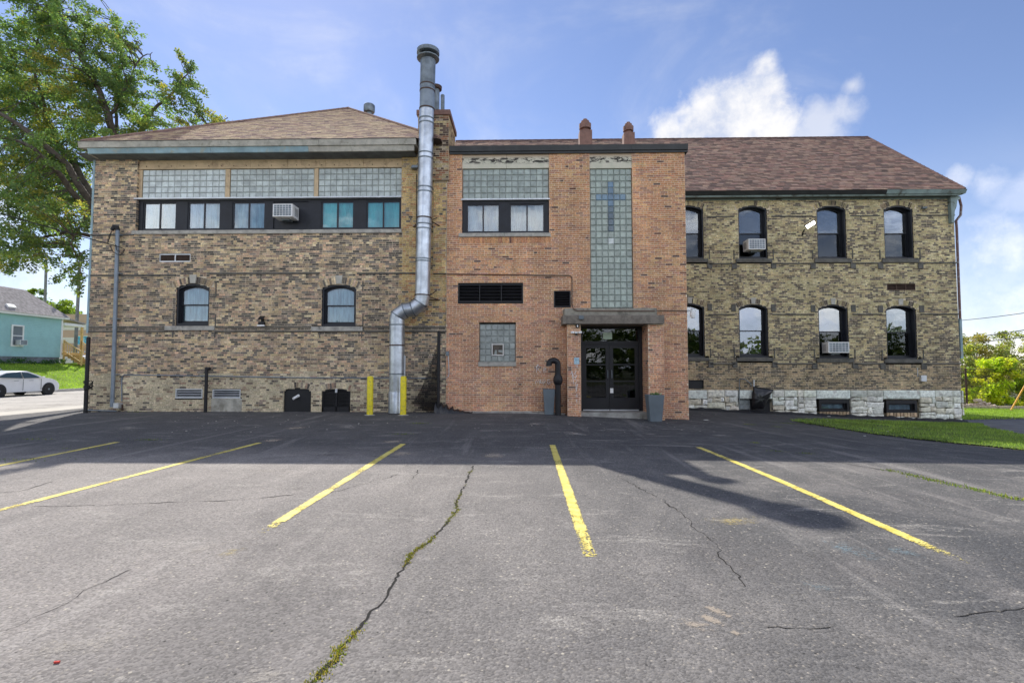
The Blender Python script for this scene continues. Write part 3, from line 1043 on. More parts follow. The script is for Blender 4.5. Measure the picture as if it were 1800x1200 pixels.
def loft(name, A, B, m, dz, mat, kind='structure', sub=1):
    """sheet between two polylines with the same number of points, draped on the ground"""
    v = []; n = len(A)
    for a, b in zip(A, B):
        for k in range(m+1):
            t = k/m; x = a[0]+(b[0]-a[0])*t; y = a[1]+(b[1]-a[1])*t
            v.append((x, y, ground_z(x, y)+dz))
    f = [(i*(m+1)+k, i*(m+1)+k+1, (i+1)*(m+1)+k+1, (i+1)*(m+1)+k) for i in range(n-1) for k in range(m)]
    me = bpy.data.meshes.new(name); me.from_pydata(v, [], f); me.materials.append(mat)
    me.polygons.foreach_set('use_smooth', [True]*len(f)); me.update()
    o = bpy.data.objects.new(name, me); COL.objects.link(o)
    if kind: o['kind'] = kind
    # make sure the sheet faces up
    if len(me.polygons) and me.polygons[0].normal.z < 0: me.flip_normals()
    return o


def frange(a, b, s):
    n = max(1, int(round((b-a)/s)))
    return [a+(b-a)*i/n for i in range(n+1)]


def asphalt_mat():
    m, g, b = new_mat('weathered_asphalt')
    geo = g.n('ShaderNodeNewGeometry'); pos = geo.outputs['Position']
    sp = g.n('ShaderNodeSeparateXYZ'); g.l(pos, sp.inputs[0])
    big = g.noise(pos, 0.32, 6, 0.6, 0.5)
    mid = g.noise(g.scalevec(pos, (1.0, 0.6, 1)), 1.5, 7, 0.65, 0.4)
    fine = g.noise(pos, 85, 3, 0.7)
    base = g.mix(g.ramp(big, 0.35, 0.66), (0.205, 0.190, 0.180), (0.29, 0.266, 0.248))
    # reddish worn tone on the left, cooler and darker to the right
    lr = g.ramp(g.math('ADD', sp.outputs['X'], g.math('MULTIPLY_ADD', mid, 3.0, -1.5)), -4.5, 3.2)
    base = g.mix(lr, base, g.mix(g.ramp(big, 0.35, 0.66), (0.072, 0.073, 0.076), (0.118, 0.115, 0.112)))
    base = g.mix(g.ramp(mid, 0.42, 0.70, 0.0, 0.34), base, (0.29, 0.268, 0.25))
    base = g.mix(g.ramp(g.noise(pos, 0.8, 6, 0.6, 0.9), 0.54, 0.70, 0, .40), base, (0.085, 0.080, 0.080))
    # building's shade darkened into the asphalt colour along its front
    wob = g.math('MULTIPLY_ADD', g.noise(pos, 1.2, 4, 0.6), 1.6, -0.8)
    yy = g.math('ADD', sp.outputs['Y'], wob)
    seal = g.ramp(yy, 7.3, 9.4, 0, .82)  # mask of the building's painted shade on the asphalt
    shade_col = g.mix(g.ramp(mid, 0.4, 0.7), (0.050, 0.052, 0.057), (0.078, 0.079, 0.083))
    base = g.mix(seal, base, shade_col)
    # worn pale scuffs and patches
    sc = g.math('MULTIPLY', g.ramp(g.noise(g.scalevec(pos, (0.8, 2.5, 1)), 1.1, 9, 0.78, 0.6), 0.55, 0.63), g.ramp(fine, 0.35, 0.6))
    base = g.mix(g.math('MULTIPLY', sc, 0.62), base, (0.36, 0.34, 0.31))
    base = g.mix(g.math('MULTIPLY', g.ramp(g.noise(g.scalevec(pos, (1.4, .7, 1)), 2.4, 8, 0.8, 0.3), 0.63, 0.70), .6), base, (0.04, 0.038, 0.034))
    # oil drips and small tarry blots
    vo0 = g.n('ShaderNodeTexVoronoi'); vo0.inputs['Scale'].default_value = 1.15; g.l(g.scalevec(pos, (1, .8, 1)), vo0.inputs['Vector'])
    v0c = g.n('ShaderNodeSeparateColor'); g.l(vo0.outputs['Color'], v0c.inputs[0])
    dd = g.math('ADD', vo0.outputs['Distance'], g.math('MULTIPLY', g.math('SUBTRACT', g.noise(pos, 7, 5, .7), .5), .35))
    oil = g.math('MULTIPLY', g.ramp(dd, 0.02, 0.20, 1, 0), g.ramp(v0c.outputs[0], 0.74, 0.80))
    base = g.mix(g.math('MULTIPLY', oil, .55), base, (0.035, 0.033, 0.032))
    # tyre-polished lanes running into the stalls
    ln_ = g.noise(g.scalevec(pos, (1.3, .10, 1)), 1.0, 4, .6, .3)
    base = g.mix(g.ramp(ln_, .50, .66, 0, .22), base, (0.10, 0.095, 0.092))
    ln2 = g.noise(g.scalevec(pos, (1.8, .14, 1)), 1.3, 5, .65, .4)
    base = g.mix(g.ramp(ln2, .56, .70, 0, .30), base, (0.34, 0.32, 0.30))
    # aggregate
    vo = g.n('ShaderNodeTexVoronoi'); vo.inputs['Scale'].default_value = 75; g.l(pos, vo.inputs['Vector'])
    vc = g.n('ShaderNodeSeparateColor'); g.l(vo.outputs['Color'], vc.inputs[0])
    stone = g.ramp(vc.outputs[0], 0.0, 1.0, 0.72, 1.32, smooth=False)
    vm = g.n('ShaderNodeVectorMath'); vm.operation = 'SCALE'; g.l(base, vm.inputs[0]); g.l(stone, vm.inputs['Scale'])
    c = vm.outputs[0]
    bright = g.math('MULTIPLY', g.ramp(vc.outputs[1], 0.955, 0.975), g.ramp(vo.outputs['Distance'], 0.0, 0.45, 1, 0.3))
    c = g.mix(g.math('MULTIPLY', bright, .75), c, (0.50, 0.45, 0.37))
    vo2 = g.n('ShaderNodeTexVoronoi'); vo2.inputs['Scale'].default_value = 26; g.l(pos, vo2.inputs['Vector'])
    vc2 = g.n('ShaderNodeSeparateColor'); g.l(vo2.outputs['Color'], vc2.inputs[0])
    br2 = g.math('MULTIPLY', g.ramp(vc2.outputs[0], 0.94, 0.95), g.ramp(vo2.outputs['Distance'], 0.16, 0.26, 1, 0))
    c = g.mix(g.math('MULTIPLY', br2, .7), c, (0.50, 0.46, 0.38))
    pit = g.math('MULTIPLY', g.ramp(vc2.outputs[1], 0.93, 0.94), g.ramp(vo2.outputs['Distance'], 0.12, 0.24, 1, 0))
    c = g.mix(g.math('MULTIPLY', pit, .85), c, (0.02, 0.02, 0.02))
    g.l(c, b.inputs['Base Color'])
    b.inputs['Roughness'].default_value = 0.88
    b.inputs['Specular IOR Level'].default_value = 0.3
    h = g.math('ADD', g.math('MULTIPLY', vo.outputs['Distance'], -0.7), g.math('MULTIPLY', g.noise(pos, 28, 5, 0.7), 1.0))
    h = g.math('ADD', h, g.math('MULTIPLY', g.noise(pos, 2.5, 4, 0.5), 2.5))
    bump(g, b, h, 0.75, 0.008)
    return m


def simple_ground(name, c0, c1, scale, rough=.95, extra=None, bmp=.5, bs=40):
    m, g, b = new_mat(name)
    geo = g.n('ShaderNodeNewGeometry'); pos = geo.outputs['Position']
    c = g.mix(g.ramp(g.noise(pos, scale, 8, 0.68, 0.3), 0.3, 0.7), c0, c1)
    if extra: c = extra(g, pos, c)
    g.l(c, b.inputs['Base Color']); b.inputs['Roughness'].default_value = rough
    b.inputs['Specular IOR Level'].default_value = 0.25
    bump(g, b, g.noise(pos, bs, 5, 0.65), bmp, 0.01)
    return m


def street_extra(g, pos, c):
    sp = g.n('ShaderNodeSeparateXYZ'); g.l(pos, sp.inputs[0])
    f = g.math('FRACT', g.math('DIVIDE', g.math('ADD', sp.outputs['Y'], 300.0), 4.5))
    f = g.math('ADD', f, g.math('MULTIPLY', g.noise(pos, 1.5, 4, .6), 0.03))
    ln = g.ramp(g.math('ABSOLUTE', g.math('SUBTRACT', f, 0.5)), 0.006, 0.014, 1, 0)
    c = g.mix(g.math('MULTIPLY', ln, .7), c, (0.14, 0.12, 0.10))
    ck = g.ramp(g.math('ABSOLUTE', g.math('SUBTRACT', g.noise(g.scalevec(pos, (1, .5, 1)), .5, 8, .7, .6), 0.5)), 0.004, 0.012, 1, 0)
    return g.mix(g.math('MULTIPLY', ck, .6), c, (0.16, 0.14, 0.12))

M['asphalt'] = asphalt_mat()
M['street'] = simple_ground('concrete_street', (0.36, 0.34, 0.31), (0.48, 0.45, 0.41), 0.9, extra=street_extra)
M['walk'] = simple_ground('concrete_walk', (0.42, 0.40, 0.36), (0.56, 0.53, 0.47), 1.2)
M['path'] = simple_ground('path_asphalt', (0.10, 0.10, 0.105), (0.16, 0.16, 0.165), 1.5, bmp=.6, bs=60)
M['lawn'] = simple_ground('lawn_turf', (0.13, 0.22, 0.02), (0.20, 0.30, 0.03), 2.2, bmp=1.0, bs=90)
M['lawn2'] = simple_ground('shade_toned_turf', (0.07, 0.12, 0.025), (0.12, 0.17, 0.035), 3, bmp=1.0, bs=90)  # darker copy of the turf, with the building's shade in its colour
M['earth'] = simple_ground('open_ground', (0.05, 0.07, 0.03), (0.10, 0.10, 0.05), 0.2)

xs = [-1500, -600, -250, -120] + frange(-80, -36, 4) + frange(-35, -13, .55) + frange(-12, 20, 1) + [24, 30, 40, 60, 120, 250, 600, 1500]
ys = [-400, -120, -40, -12, -4] + frange(0, 30, 1.0) + [34, 40, 50, 60, 80, 120, 200, 400, 900, 2500]
grid_sheet('ground', xs, ys, -0.03, M['earth'])
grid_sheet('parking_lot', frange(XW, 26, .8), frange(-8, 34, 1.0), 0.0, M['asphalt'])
grid_sheet('street', frange(-30.7, XW-1.5, 1.2), [-60, -30, -10] + frange(0, 60, 2) + [90, 150], -0.012, M['street'])
grid_sheet('pavement', frange(XW-1.5, XW, .5), [-60, -30, -10] + frange(0, 60, 2) + [90, 150], -0.004, M['walk'])
# kerb on the far side of the street
kb = MB()
for y0, y1 in zip(frange(-20, 90, 3.05)[:-1], frange(-20, 90, 3.05)[1:]):
    kb.box(-30.95, y0+.006, -.4, -30.70, y1-.006, -0.07)
tag(kb.build('kerb', M['walk']), kind='structure')
grid_sheet('bank_lawn', frange(-36.9, -30.95, .5), [-20, 0, 10] + frange(16, 90, 2), 0.10, M['lawn'])
grid_sheet('terrace_lawn', [-400, -120, -80, -60, -48, -42, -38, -36.9], [-20, 0, 20, 30, 40, 50, 60, 90, 150], 0.09, M['lawn'])

# right-hand lawns and path (drawn as strips on the falling ground)
LA = [(9.8, 6.0), (9.6, 8), (9.55, 9.5), (9.55, 11), (9.5, 12.5), (9.3, 14), (9.15, 15.5), (8.8, 16.8), (9.2, 17.6), (10.4, 18.2), (12.5, 18.6), (15.2, 18.9), (16.4, 19.0)]
LB = [(13.6, 6.0), (13.9, 8), (14.1, 9.5), (14.3, 11), (14.5, 12.5), (14.7, 14), (14.9, 15.3), (15.15, 16.2), (15.4, 17.0), (15.7, 17.7), (16.0, 18.2), (16.3, 18.7), (16.6, 18.98)]
def densify(L_, k, amp, ph):
    o_ = []
    for i in range(len(L_)-1):
        for q in range(k):
            t = q/k; x = L_[i][0]+(L_[i+1][0]-L_[i][0])*t; y = L_[i][1]+(L_[i+1][1]-L_[i][1])*t
            o_.append((x+amp*(nz(y*1.7, ph)+.6*nz(y*6, ph+4)), y+amp*.8*nz(x*2.3, y*1.1, ph)))
    o_.append(L_[-1]); return o_
LA = densify(LA, 9, .34, 3.0); LB = densify(LB, 9, .10, 7.0)
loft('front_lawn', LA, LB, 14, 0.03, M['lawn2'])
loft('side_path', [(13.6, 5), (14.1, 9.5), (14.7, 14), (15.15, 16.2), (15.7, 17.7), (16.6, 19.0), (17.6, 21.3)],
     [(22, 5), (22, 9.5), (22, 14), (23, 17), (24, 19), (27, 21.2), (34, 22.4)], 10, 0.012, M['path'])
loft('back_lawn', [(17.55, 21.3), (19.0, 22.0), (22, 22.6), (27, 23.2), (36, 24.2), (60, 26)],
     [(18.0, 27.3), (19.5, 27.2), (22, 27.1), (27, 27.0), (36, 27.0), (60, 27.5)], 6, 0.03, M['lawn'])

def XZ(px, py, Y):
    p = P(px, py, Y); return p.x, p.z
def RX(px0, py0, px1, py1, Y):
    """world rectangle x0,x1,z0,z1 of a rectangle measured on the photograph at depth Y"""
    xc = (px0+px1)/2; yc = (py0+py1)/2
    return P(px0, yc, Y).x, P(px1, yc, Y).x, P(xc, py1, Y).z, P(xc, py0, Y).z

# ================================================================== LEFT WING
YL = 16.0
xL = P(158, 500, YL).x; xM = P(785, 500, YL).x
zTopL = P(450, 268, YL).z
LW = empty('brick_building', (xL, YL, 0), 'sooty cream brick wing with long strip window and tan pyramid roof', 'building')
MB().box(xL+.01, YL+.30, -1.2, xM, YL+9.5, zTopL).build('core', M['brick_cream'], LW)

bx0, bx1, _, _ = RX(240, 272, 706, 405, YL)
bz0 = P(470, 404.5, YL).z; bz1 = zTopL
band = Rect(bx0, bx1, bz0, bz1+.5)
def arch_from(px0, py0, px1, py1, Y, rise, extra):
    a = RX(px0, py0, px1, py1, Y); return Arch(a[0], a[1], a[2], a[3], rise, extra)
aw = [arch_from(309, 498, 368, 572, YL, .14, .24), arch_from(565, 499, 626, 574, YL, .14, .24)]
ab = [arch_from(498, 681, 547, 726, YL, .10, .2), arch_from(565, 682, 616, 726, YL, .10, .2)]
v1 = Rect(*RX(279, 446, 335, 460, YL))
lv = [Rect(*RX(308, 683, 356, 700, YL)), Rect(*RX(373, 684, 423, 700, YL))]
sills = [Rect(*RX(291, 573, 378, 580.5, YL)), Rect(*RX(548, 574, 638, 582, YL))]
patch = Rect(*RX(371, 700, 425, 728, YL))
bandsill = Rect(*RX(233, 404.5, 706, 411, YL))
WL = Wall(0, YL, (1, 0), .0685, .213, pal_left, M['brick_cream'], M['mortar_grey'], seed=11, split=.28)
shp = [band, v1, patch, bandsill] + aw + ab + lv + sills
inner = [band, v1, patch, bandsill] + [Arch(a.u0, a.u1, a.z0, a.z1, a.rise, 0) for a in aw+ab] + lv + sills
WL.fill(xL, xM, -0.6, zTopL, shp, inner)
for a in aw: WL.voussoirs(a, .21, skip=.11)
for a in ab: WL.voussoirs(a, .17)
wallL = WL.finish(LW, 300)
# left flank, set with the same bricks along its first metres
WS = Wall(xL, YL+9.5, (0, -1), .0685, .213, pal_left, M['brick_cream'], M['mortar_grey'], seed=12)
WS.fill(6.5, 9.5, -0.6, zTopL, [])
WS.finish(LW, 0, 'side_wall')

# jambs of the openings
jm, jmo = MB(), MB(); jr = random.Random(5)
for s, d in [(band, .20), (v1, .1)] + [(l, .1) for l in lv] + [(a, .14) for a in aw] + [(a, .10) for a in ab]:
    zt = s.z1 if isinstance(s, Rect) else s.z1-s.rise
    jamb(jm, jmo, s.u0, YL, YL+d+.12, s.z0, min(zt, zTopL), 1, pal_left, jr, .0685, -1.2)
    jamb(jm, jmo, s.u1, YL, YL+d+.12, s.z0, min(zt, zTopL), -1, pal_left, jr, .0685, -1.2)
jm.build('jamb_brickwork', M['brick_cream'], LW, kind='stuff'); jmo.build('jamb_mortar', M['mortar_grey'], LW)

# string courses (thin projecting ledges) -----------------------------
def ledge(parent, px0, px1, py, Y, h=.05, d=.035, mat='sill_dark', y_add=0):
    a = P(px0, py, Y); b = P(px1, py, Y); zc = P((px0+px1)/2, py, Y).z
    MB().box(a.x, Y-d-y_add, zc-h/2, b.x, Y+.01, zc+h/2).build('string_course', M[mat], parent, bevel=.006)
for a, b, py in ((160, 236, 413), (160, 309, 484), (368, 562, 480.5), (628, 730, 480.5), (762, 785, 481)):
    ledge(LW, a, b, py, YL)
for a, b in ((157, 290), (379, 547), (639, 683), (712, 785)):
    ledge(LW, a, b, 575.0, YL, h=.03, d=.03, mat='sill_dark')
    ledge(LW, a, b, 582.5, YL, h=.035, d=.05, mat='sill_dark')
for px, p0, p1 in ((380, 495, 522), (379, 552, 573), (305, 553, 572), (638, 495, 512), (638, 552, 573), (304, 583, 593), (378, 583, 593), (562, 584, 594), (636, 584, 594)):
    a = RX(px-.8, p0, px+.8, p1, YL); MB().box(a[0], YL-.022, a[2], a[1], YL, a[3]).build('label_stop', M['sill_dark'], LW)

# long strip window -----------------------------------------------------
yb = YL+.10
SW = MB().box(bx0, YL+.22, bz0, bx1, YL+.27, bz1).build('strip_backing', M['dark_panel'], LW)
# cream boards above
zb0 = P(470, 293, YL).z
cuts = [240, 309, 372, 438, 504, 571, 638, 706]
brd = MB()
for a, b in zip(cuts[:-1], cuts[1:]):
    xa = P(a, 280, YL).x+.004; xb2 = P(b, 280, YL).x-.004
    o = MB().box(xa, yb-.03+rnd.random()*.006, zb0+.002, xb2, yb+.04, bz1-.005).build('fascia_board', M['board'], LW, bevel=.004)
bl = MB()
for i in range(21):
    x = bx0+.25+(bx1-bx0-.4)*i/20; z = zb0+.065
    bl.tube([(x, yb-.03, z), (x, yb-.05, z)], .014, 8)
bl.build('bolt_heads', M['rust'], LW)
MB().box(bx0, yb-.05, zb0-.03, bx1, yb+.05, zb0+.002).build('board_trim', M['board'], LW)
# glass block panels
GB = (0.47, 0.52, 0.49)
zt = P(470, 294, YL).z-.02; zbk = P(470, 346.5, YL).z
for a, b in ((247, 393), (402, 550), (558, 706)):
    xa = P(a, 320, YL).x; xb2 = P(b, 320, YL).x
    block_panel(LW, xa, xb2, zbk, zt, yb+.01, 13 if a != 558 else 14, 5, (0.58, 0.64, 0.62) if a == 247 else GB)
for a, b in ((393.5, 401.5), (550.5, 557.5), (240.5, 246.5)):
    xa = P(a, 320, YL).x; xb2 = P(b, 320, YL).x
    MB().box(xa, yb-.02, zbk, xb2, yb+.06, zt).build('board_post', M['board'], LW, bevel=.004)
MB().box(bx0-.06, yb-.14, zbk-.045, bx1+.0, yb+.05, zbk-.004).build('ledge', M['alu'], LW, bevel=.004)
# dark band with the sliders
zw1 = zbk-.045
dk = MB()
dk.box(bx0, yb+.0, bz0+.002, bx1, yb+.05, bz0+.07)
dk.box(bx0, yb+.0, zw1-.07, bx1, yb+.05, zw1-.002)
wins = [(247, 306, 'curtain_blue'), (326, 384, 'curtain_white'), (405, 463, 'curtain_white'), (478, 540, None), (562, 620, 'curtain_teal'), (642, 702, 'curtain_teal')]
ed = [240] + [v for a, b, _ in wins for v in (a, b)] + [706]
for i in range(0, len(ed), 2):
    xa = P(ed[i], 377, YL).x; xb2 = P(ed[i+1], 377, YL).x
    dk.box(xa, yb+.0, bz0+.07, xb2, yb+.05, zw1-.07)
dk.build('window_surround', M['dark_panel'], LW)
zA = bz0+.07; zB = zw1-.07
for a, b, c in wins:
    xa = P(a, 377, YL).x; xb2 = P(b, 377, YL).x
    if c: slider(LW, xa, xb2, zA, zB, yb+.02, M[c], label={'curtain_teal': 'sliding window with teal film', 'curtain_blue': 'sliding window with pale blue curtain'}.get(c, 'sliding window with white curtain'))
    else: MB().box(xa, yb+.03, zA, xb2, yb+.06, zB).build('blank_panel', M['dark_panel'], LW, bevel=.01)
MB().box(bandsill.u0, YL-.05, bandsill.z0, bandsill.u1, YL+.2, bandsill.z1).build('sill', M['sill'], LW, bevel=.008)

# lower windows
for a, s in zip(aw, sills):
    arched_window(LW, a.u0, a.u1, a.z0, a.z1, a.rise, YL, .20, M['curtain_white'], M['curtain_white'], split=.5, fr=.06, glass=(M['glass'], M['glass']), label='arched sash window with white lace curtain')
    keystone(LW, (a.u0+a.u1)/2, a.z1-.0, a.z1+.27, .17, .23, YL)
    MB().box(s.u0, YL-.06, s.z0, s.u1, YL+.2, s.z1).build('sill', M['sill'], LW, bevel=.008)
# small grille with two screens
o = MB()
r4 = lambda a, b, c, d: [(a, c), (b, c), (b, d), (a, d)]
o.ring(r4(v1.u0, v1.u1, v1.z0, v1.z1), r4(v1.u0+.035, v1.u1-.035, v1.z0+.03, v1.z1-.03), YL+.02, YL+.06)
o.box((v1.u0+v1.u1)/2-.015, YL+.025, v1.z0+.03, (v1.u0+v1.u1)/2+.015, YL+.055, v1.z1-.03)
gr = o.build('vent', M['alu'], LW)
for k in range(6):
    z = v1.z0+.03+(v1.z1-v1.z0-.06)*(k+.5)/6
    MB().box(v1.u0+.03, YL+.045, z-.008, v1.u1-.03, YL+.07, z+.008).build('blade', M['rust'], gr)
MB().box(v1.u0, YL+.08, v1.z0, v1.u1, YL+.1, v1.z1).build('backing', M['void'], gr)
for s in lv:
    louver(LW, s.u0, s.u1, s.z0, s.z1, YL+.01, 3, M['alu'], M['alu'], fr=.035, tilt=.42)
MB().box(patch.u0, YL-.004, -.5, patch.u1, YL+.1, patch.z1).build('concrete_patch', M['rubble_rock'], LW, bevel=.01)
# black basement hatch and grille
a = ab[0]
h = MB().prism(arch_outline(a.u0, a.u1, a.z0-.2, a.z1, a.rise), YL+.05, YL+.12).build('hatch', M['black'], LW)
pz = P(521, 697, YL).z; px_ = P(521, 697, YL).x
MB().tube([(px_+.06, YL+.06, pz+.04), (px_-.06, YL-.10, pz-.06)], .042, 12).build('outlet_pipe', M['white'], h, smooth=True)
a = ab[1]
f = MB().ring(arch_outline(a.u0, a.u1, a.z0-.2, a.z1, a.rise), arch_outline(a.u0+.05, a.u1-.05, a.z0-.1, a.z1-.05, a.rise*.9), YL+.03, YL+.1)
f.box((a.u0+a.u1)/2-.02, YL+.03, a.z0-.2, (a.u0+a.u1)/2+.02, YL+.09, a.z1-.04)
f.box(a.u0, YL+.03, a.z0+.02, a.u1, YL+.09, a.z0+.20)
f = f.build('basement_grille', M['black'], LW)
for k in range(10):
    z = a.z0+.22+k*.043
    if z < a.z1-.12: MB().box(a.u0+.05, YL+.05, z, a.u1-.05, YL+.085, z+.02).build('blade', M['black'], f)
MB().prism(arch_outline(a.u0, a.u1, a.z0-.2, a.z1, a.rise), YL+.11, YL+.14).build('backing', M['void'], f)
xk = (a.u0+a.u1)/2; MB().box(xk-.035, YL+.005, a.z1-.14, xk+.035, YL+.03, a.z1-.0).build('clip', M['alu'], f)

# eaves --------------------------------------------------------------
yE = 15.42
ze_top = P(450, 246.5, yE).z; ze_mid = P(450, 256, yE-.0).z; ze_bot = P(450, 265, yE).z
xEl = P(137, 251, yE).x; xEr = P(731, 245, yE).x
cor = MB()
pf = [(yE-.02, ze_top), (yE+.02, ze_mid), (yE+.55, ze_mid), (yE+.55, ze_top)]
def extr_x(mb, prof, x0, x1):
    """profile (y,z) run along x"""
    n = len(mb.v); k = len(prof)
    mb.v += [(x0, y, z) for y, z in prof] + [(x1, y, z) for y, z in prof]
    mb.face(tuple(range(n+k-1, n-1, -1))); mb.face(tuple(range(n+k, n+2*k)))
    for i in range(k):
        j = (i+1) % k
        mb.face((n+i, n+j, n+k+j, n+k+i))
    return mb
segs = [137, 229, 390, 560, 731]
for a, b in zip(segs[:-1], segs[1:]):
    xa = P(a, 250, yE).x; xb2 = P(b, 250, yE).x
    extr_x(MB(), pf, xa+.003, xb2-.003).build('gutter', M['fascia_cream'], LW)
segs = [150, 367, 540, 727]
for a, b, m_ in zip(segs[:-1], segs[1:], ('fascia_blue', 'fascia_blue', 'fascia_cream')):
    xa = P(a, 260, yE).x; xb2 = P(b, 260, yE).x
    extr_x(MB(), [(yE+.06, ze_mid-.003), (yE+.10, ze_bot), (yE+.16, ze_bot), (yE+.16, ze_mid-.003)], xa+.003, xb2-.003).build('fascia_board', M[m_], LW)
extr_x(MB(), [(yE+.16, ze_bot+.04), (yE+.16, ze_bot+.06), (YL+.1, ze_bot+.0), (YL+.1, ze_bot-.02)], xL-.25, xEr-.1).build('soffit', M['soffit'], LW)
extr_x(MB(), [(yE-.03, ze_top), (yE-.03, ze_top+.02), (yE+.6, ze_top+.04), (yE+.6, ze_top)], xEl-.02, xEr+.02).build('drip_edge', M['coping'], LW)
# return of the eaves along the left flank
MB().box(xEl, yE+.55, ze_mid, xL-.02, YL+9.8, ze_top).box(xEl+.2, yE+.16, ze_bot, xEl+.26, YL+9.8, ze_mid-.003).build('flank_gutter', M['fascia_cream'], LW)
MB().box(xL-.02, YL-.03, P(200, 277, YL).z, P(240, 270, YL).x, YL, ze_bot-.0).build('frieze', M['fascia_green'], LW, bevel=.004)
MB().box(P(706, 270, YL).x, YL-.035, P(720, 277, YL).z, P(732, 270, YL).x, YL-.001, P(720, 271, YL).z).build('pier_cap', M['sill_dark'], LW)
x0_ = P(164.5, 400, YL).x
tr = MB(); tr.box(xL-.05, YL-.012, P(160, 585, YL).z, xL+.02, YL+.1, zTopL-.15); tr.build('corner_flashing', M['fascia_blue'], LW)

# roof -----------------------------------------------------------------
ez = ze_top+.03
apex = P(612, 191, 22.6)
A0 = Vector((xEl+.05, yE+.05, ez)); A1 = Vector((xM-.15, yE+.05, ez)); A2 = Vector((xM-.15, 30.0, ez)); A3 = Vector((xEl+.05, 30.0, ez))
rf = MB()
d = Vector((0, 0, -.02))
for t in ((A0, A1, apex), (A1, A2, apex), (A2, A3, apex), (A3, A0, apex)): rf.tri(*[p+d for p in t])
rf.quad(A3+d, A2+d, A1+d, A0+d)
roofL = rf.build('roof', M['underlay'], LW)
shingles(roofL, A0, A1, apex, apex, pal_roof_l, 300, expo=.155, tab=.33, seed=21)
shingles(roofL, A1, A2, apex, apex, pal_roof_l, 0, expo=.155, tab=.33, seed=22)
shingles(roofL, A3, A0, apex, apex, pal_roof_l, 0, expo=.155, tab=.33, seed=23)
hp = MB().col((.30, .20, .16))
for a in (A0, A1):
    v = apex-a; n = 40
    for i in range(n):
        p = a+v*(i/n)+Vector((0, 0, .02)); q = a+v*((i+1.15)/n)+Vector((0, 0, .03))
        hp.tube([p, q], .05, 6)
hp.build('hip_cap', M['shingle'], roofL, kind='stuff')
# turbine-like roof vent near the apex
rv = P(649, 199, 21.5)
vt = MB().lathe([(.13, -.8), (.13, .0), (.22, .03), (.24, .08), (.24, .32), (.21, .36), (.0, .38)], rv.x, rv.y, 20, rv.z)
vt.build('roof_vent', M['steel_dark'], LW, smooth=True)

# chimney ----------------------------------------------------------------
yC = YL-.14
cx0, cx1 = P(735, 220, yC).x, P(789, 220, yC).x
cz1 = P(762, 203, yC).z; cz0 = P(762, 262, yC).z
WC = Wall(0, yC, (1, 0), .0685, .213, pal_chim, M['brick_cream'], M['mortar_grey'], seed=31)
WC.fill(cx0, cx1, zTopL-1.0, cz1, [])
ch = WC.finish(LW, 0, 'chimney')
WC2 = Wall(cx1, yC, (0, 1), .0685, .213, lambda u, z, r: jit((.56, .44, .27) if r.random() < .75 else (.3, .2, .13), r, .15), M['brick_cream'], M['mortar_grey'], seed=32)
WC2.fill(0, 1.5, zTopL-1.0, cz1, []); WC2.finish(ch, 0, 'chimney_side')
WC3 = Wall(cx0, yC+1.5, (0, -1), .0685, .213, pal_chim, M['brick_cream'], M['mortar_grey'], seed=33)
WC3.fill(0, 1.5, zTopL-1.0, cz1, []); WC3.finish(ch, 0, 'chimney_side')
MB().box(cx0+.02, yC+.02, zTopL-1.0, cx1-.02, yC+1.5, cz1-.01).build('chimney_core', M['mortar_grey'], ch)
MB().box(cx0-.05, yC-.05, cz1, cx1+.05, yC+1.55, cz1+.17).build('chimney_cap', M['terracotta'], ch, bevel=.012)
cf = P(766, 150, yC+.7)
MB().lathe([(.13, 0), (.13, P(766, 163, yC+.7).z-cz1), (.13, P(766, 157, yC+.7).z-cz1+.02)], cf.x+.0, yC+.7, 16, cz1).build('flue_pipe', M['steel_dark'], ch, smooth=True)
MB().lathe([(.20, 0), (.21, .10), (.13, .13), (.0, .14)], cf.x, yC+.7, 16, P(766, 158, yC+.7).z).build('flue_hat', M['rust'], ch, smooth=True)
cf = P(778, 180, yC+.4)
MB().lathe([(.065, 0), (.065, P(778, 168, yC+.4).z-cz1), (.05, P(778, 167, yC+.4).z-cz1)], cf.x, yC+.4, 12, cz1).build('flue_pipe', M['steel_dark'], ch, smooth=True)
# buttress strip of the chimney down the wall
WP = Wall(0, YL-.07, (1, 0), .0685, .213, lambda u, z, r: pal_left(u, max(z, 3.0), r), M['brick_cream'], M['mortar_grey'], seed=34)
px0_ = P(762, 380, YL-.07).x
WP.fill(px0_, xM-.002, P(770, 480, YL-.07).z, zTopL-1.0, [])
WP.finish(LW, 0, 'pier')
MB().box(px0_, YL-.068, P(770, 480, YL-.07).z, xM-.002, YL, zTopL-1.0).build('pier_core', M['mortar_grey'], LW)

# ================================================================== EXHAUST DUCT on the wall
yD = YL-.52
def dp(px, py, Y=yD): return P(px, py, Y)
ED = empty('exhaust_duct', dp(697, 722), 'tall galvanised exhaust duct rising from the ground past the eaves', 'exhaust duct')
rD = .225
b0 = dp(697, 722); zg = -.02
low = [Vector((b0.x, yD, .05)), dp(698, 560)]
def vtube(p, q, r, name, mat, seg=28): return MB().tube([p, q], r, seg).build(name, M[mat], ED, smooth=True)
base = MB().lathe([(.245, 0), (.245, .62), (.235, .64)], b0.x, yD, 28, .02).build('duct_base', M['steel'], ED, smooth=True)
vtube(Vector((b0.x, yD, .66)), Vector((low[1].x, yD, low[1].z)), rD, 'duct_section', 'steel')
jn = [689, 654, 607, 570]
for py in (691, 657, 607, 571):
    q = dp(697.5, py); MB().lathe([(rD+.002, -.02), (rD+.014, -.014), (rD+.014, .014), (rD+.002, .02)], q.x, yD, 28, q.z).build('joint_band', M['rust'] if py in (691, 607) else M['steel_dark'], ED, smooth=True)
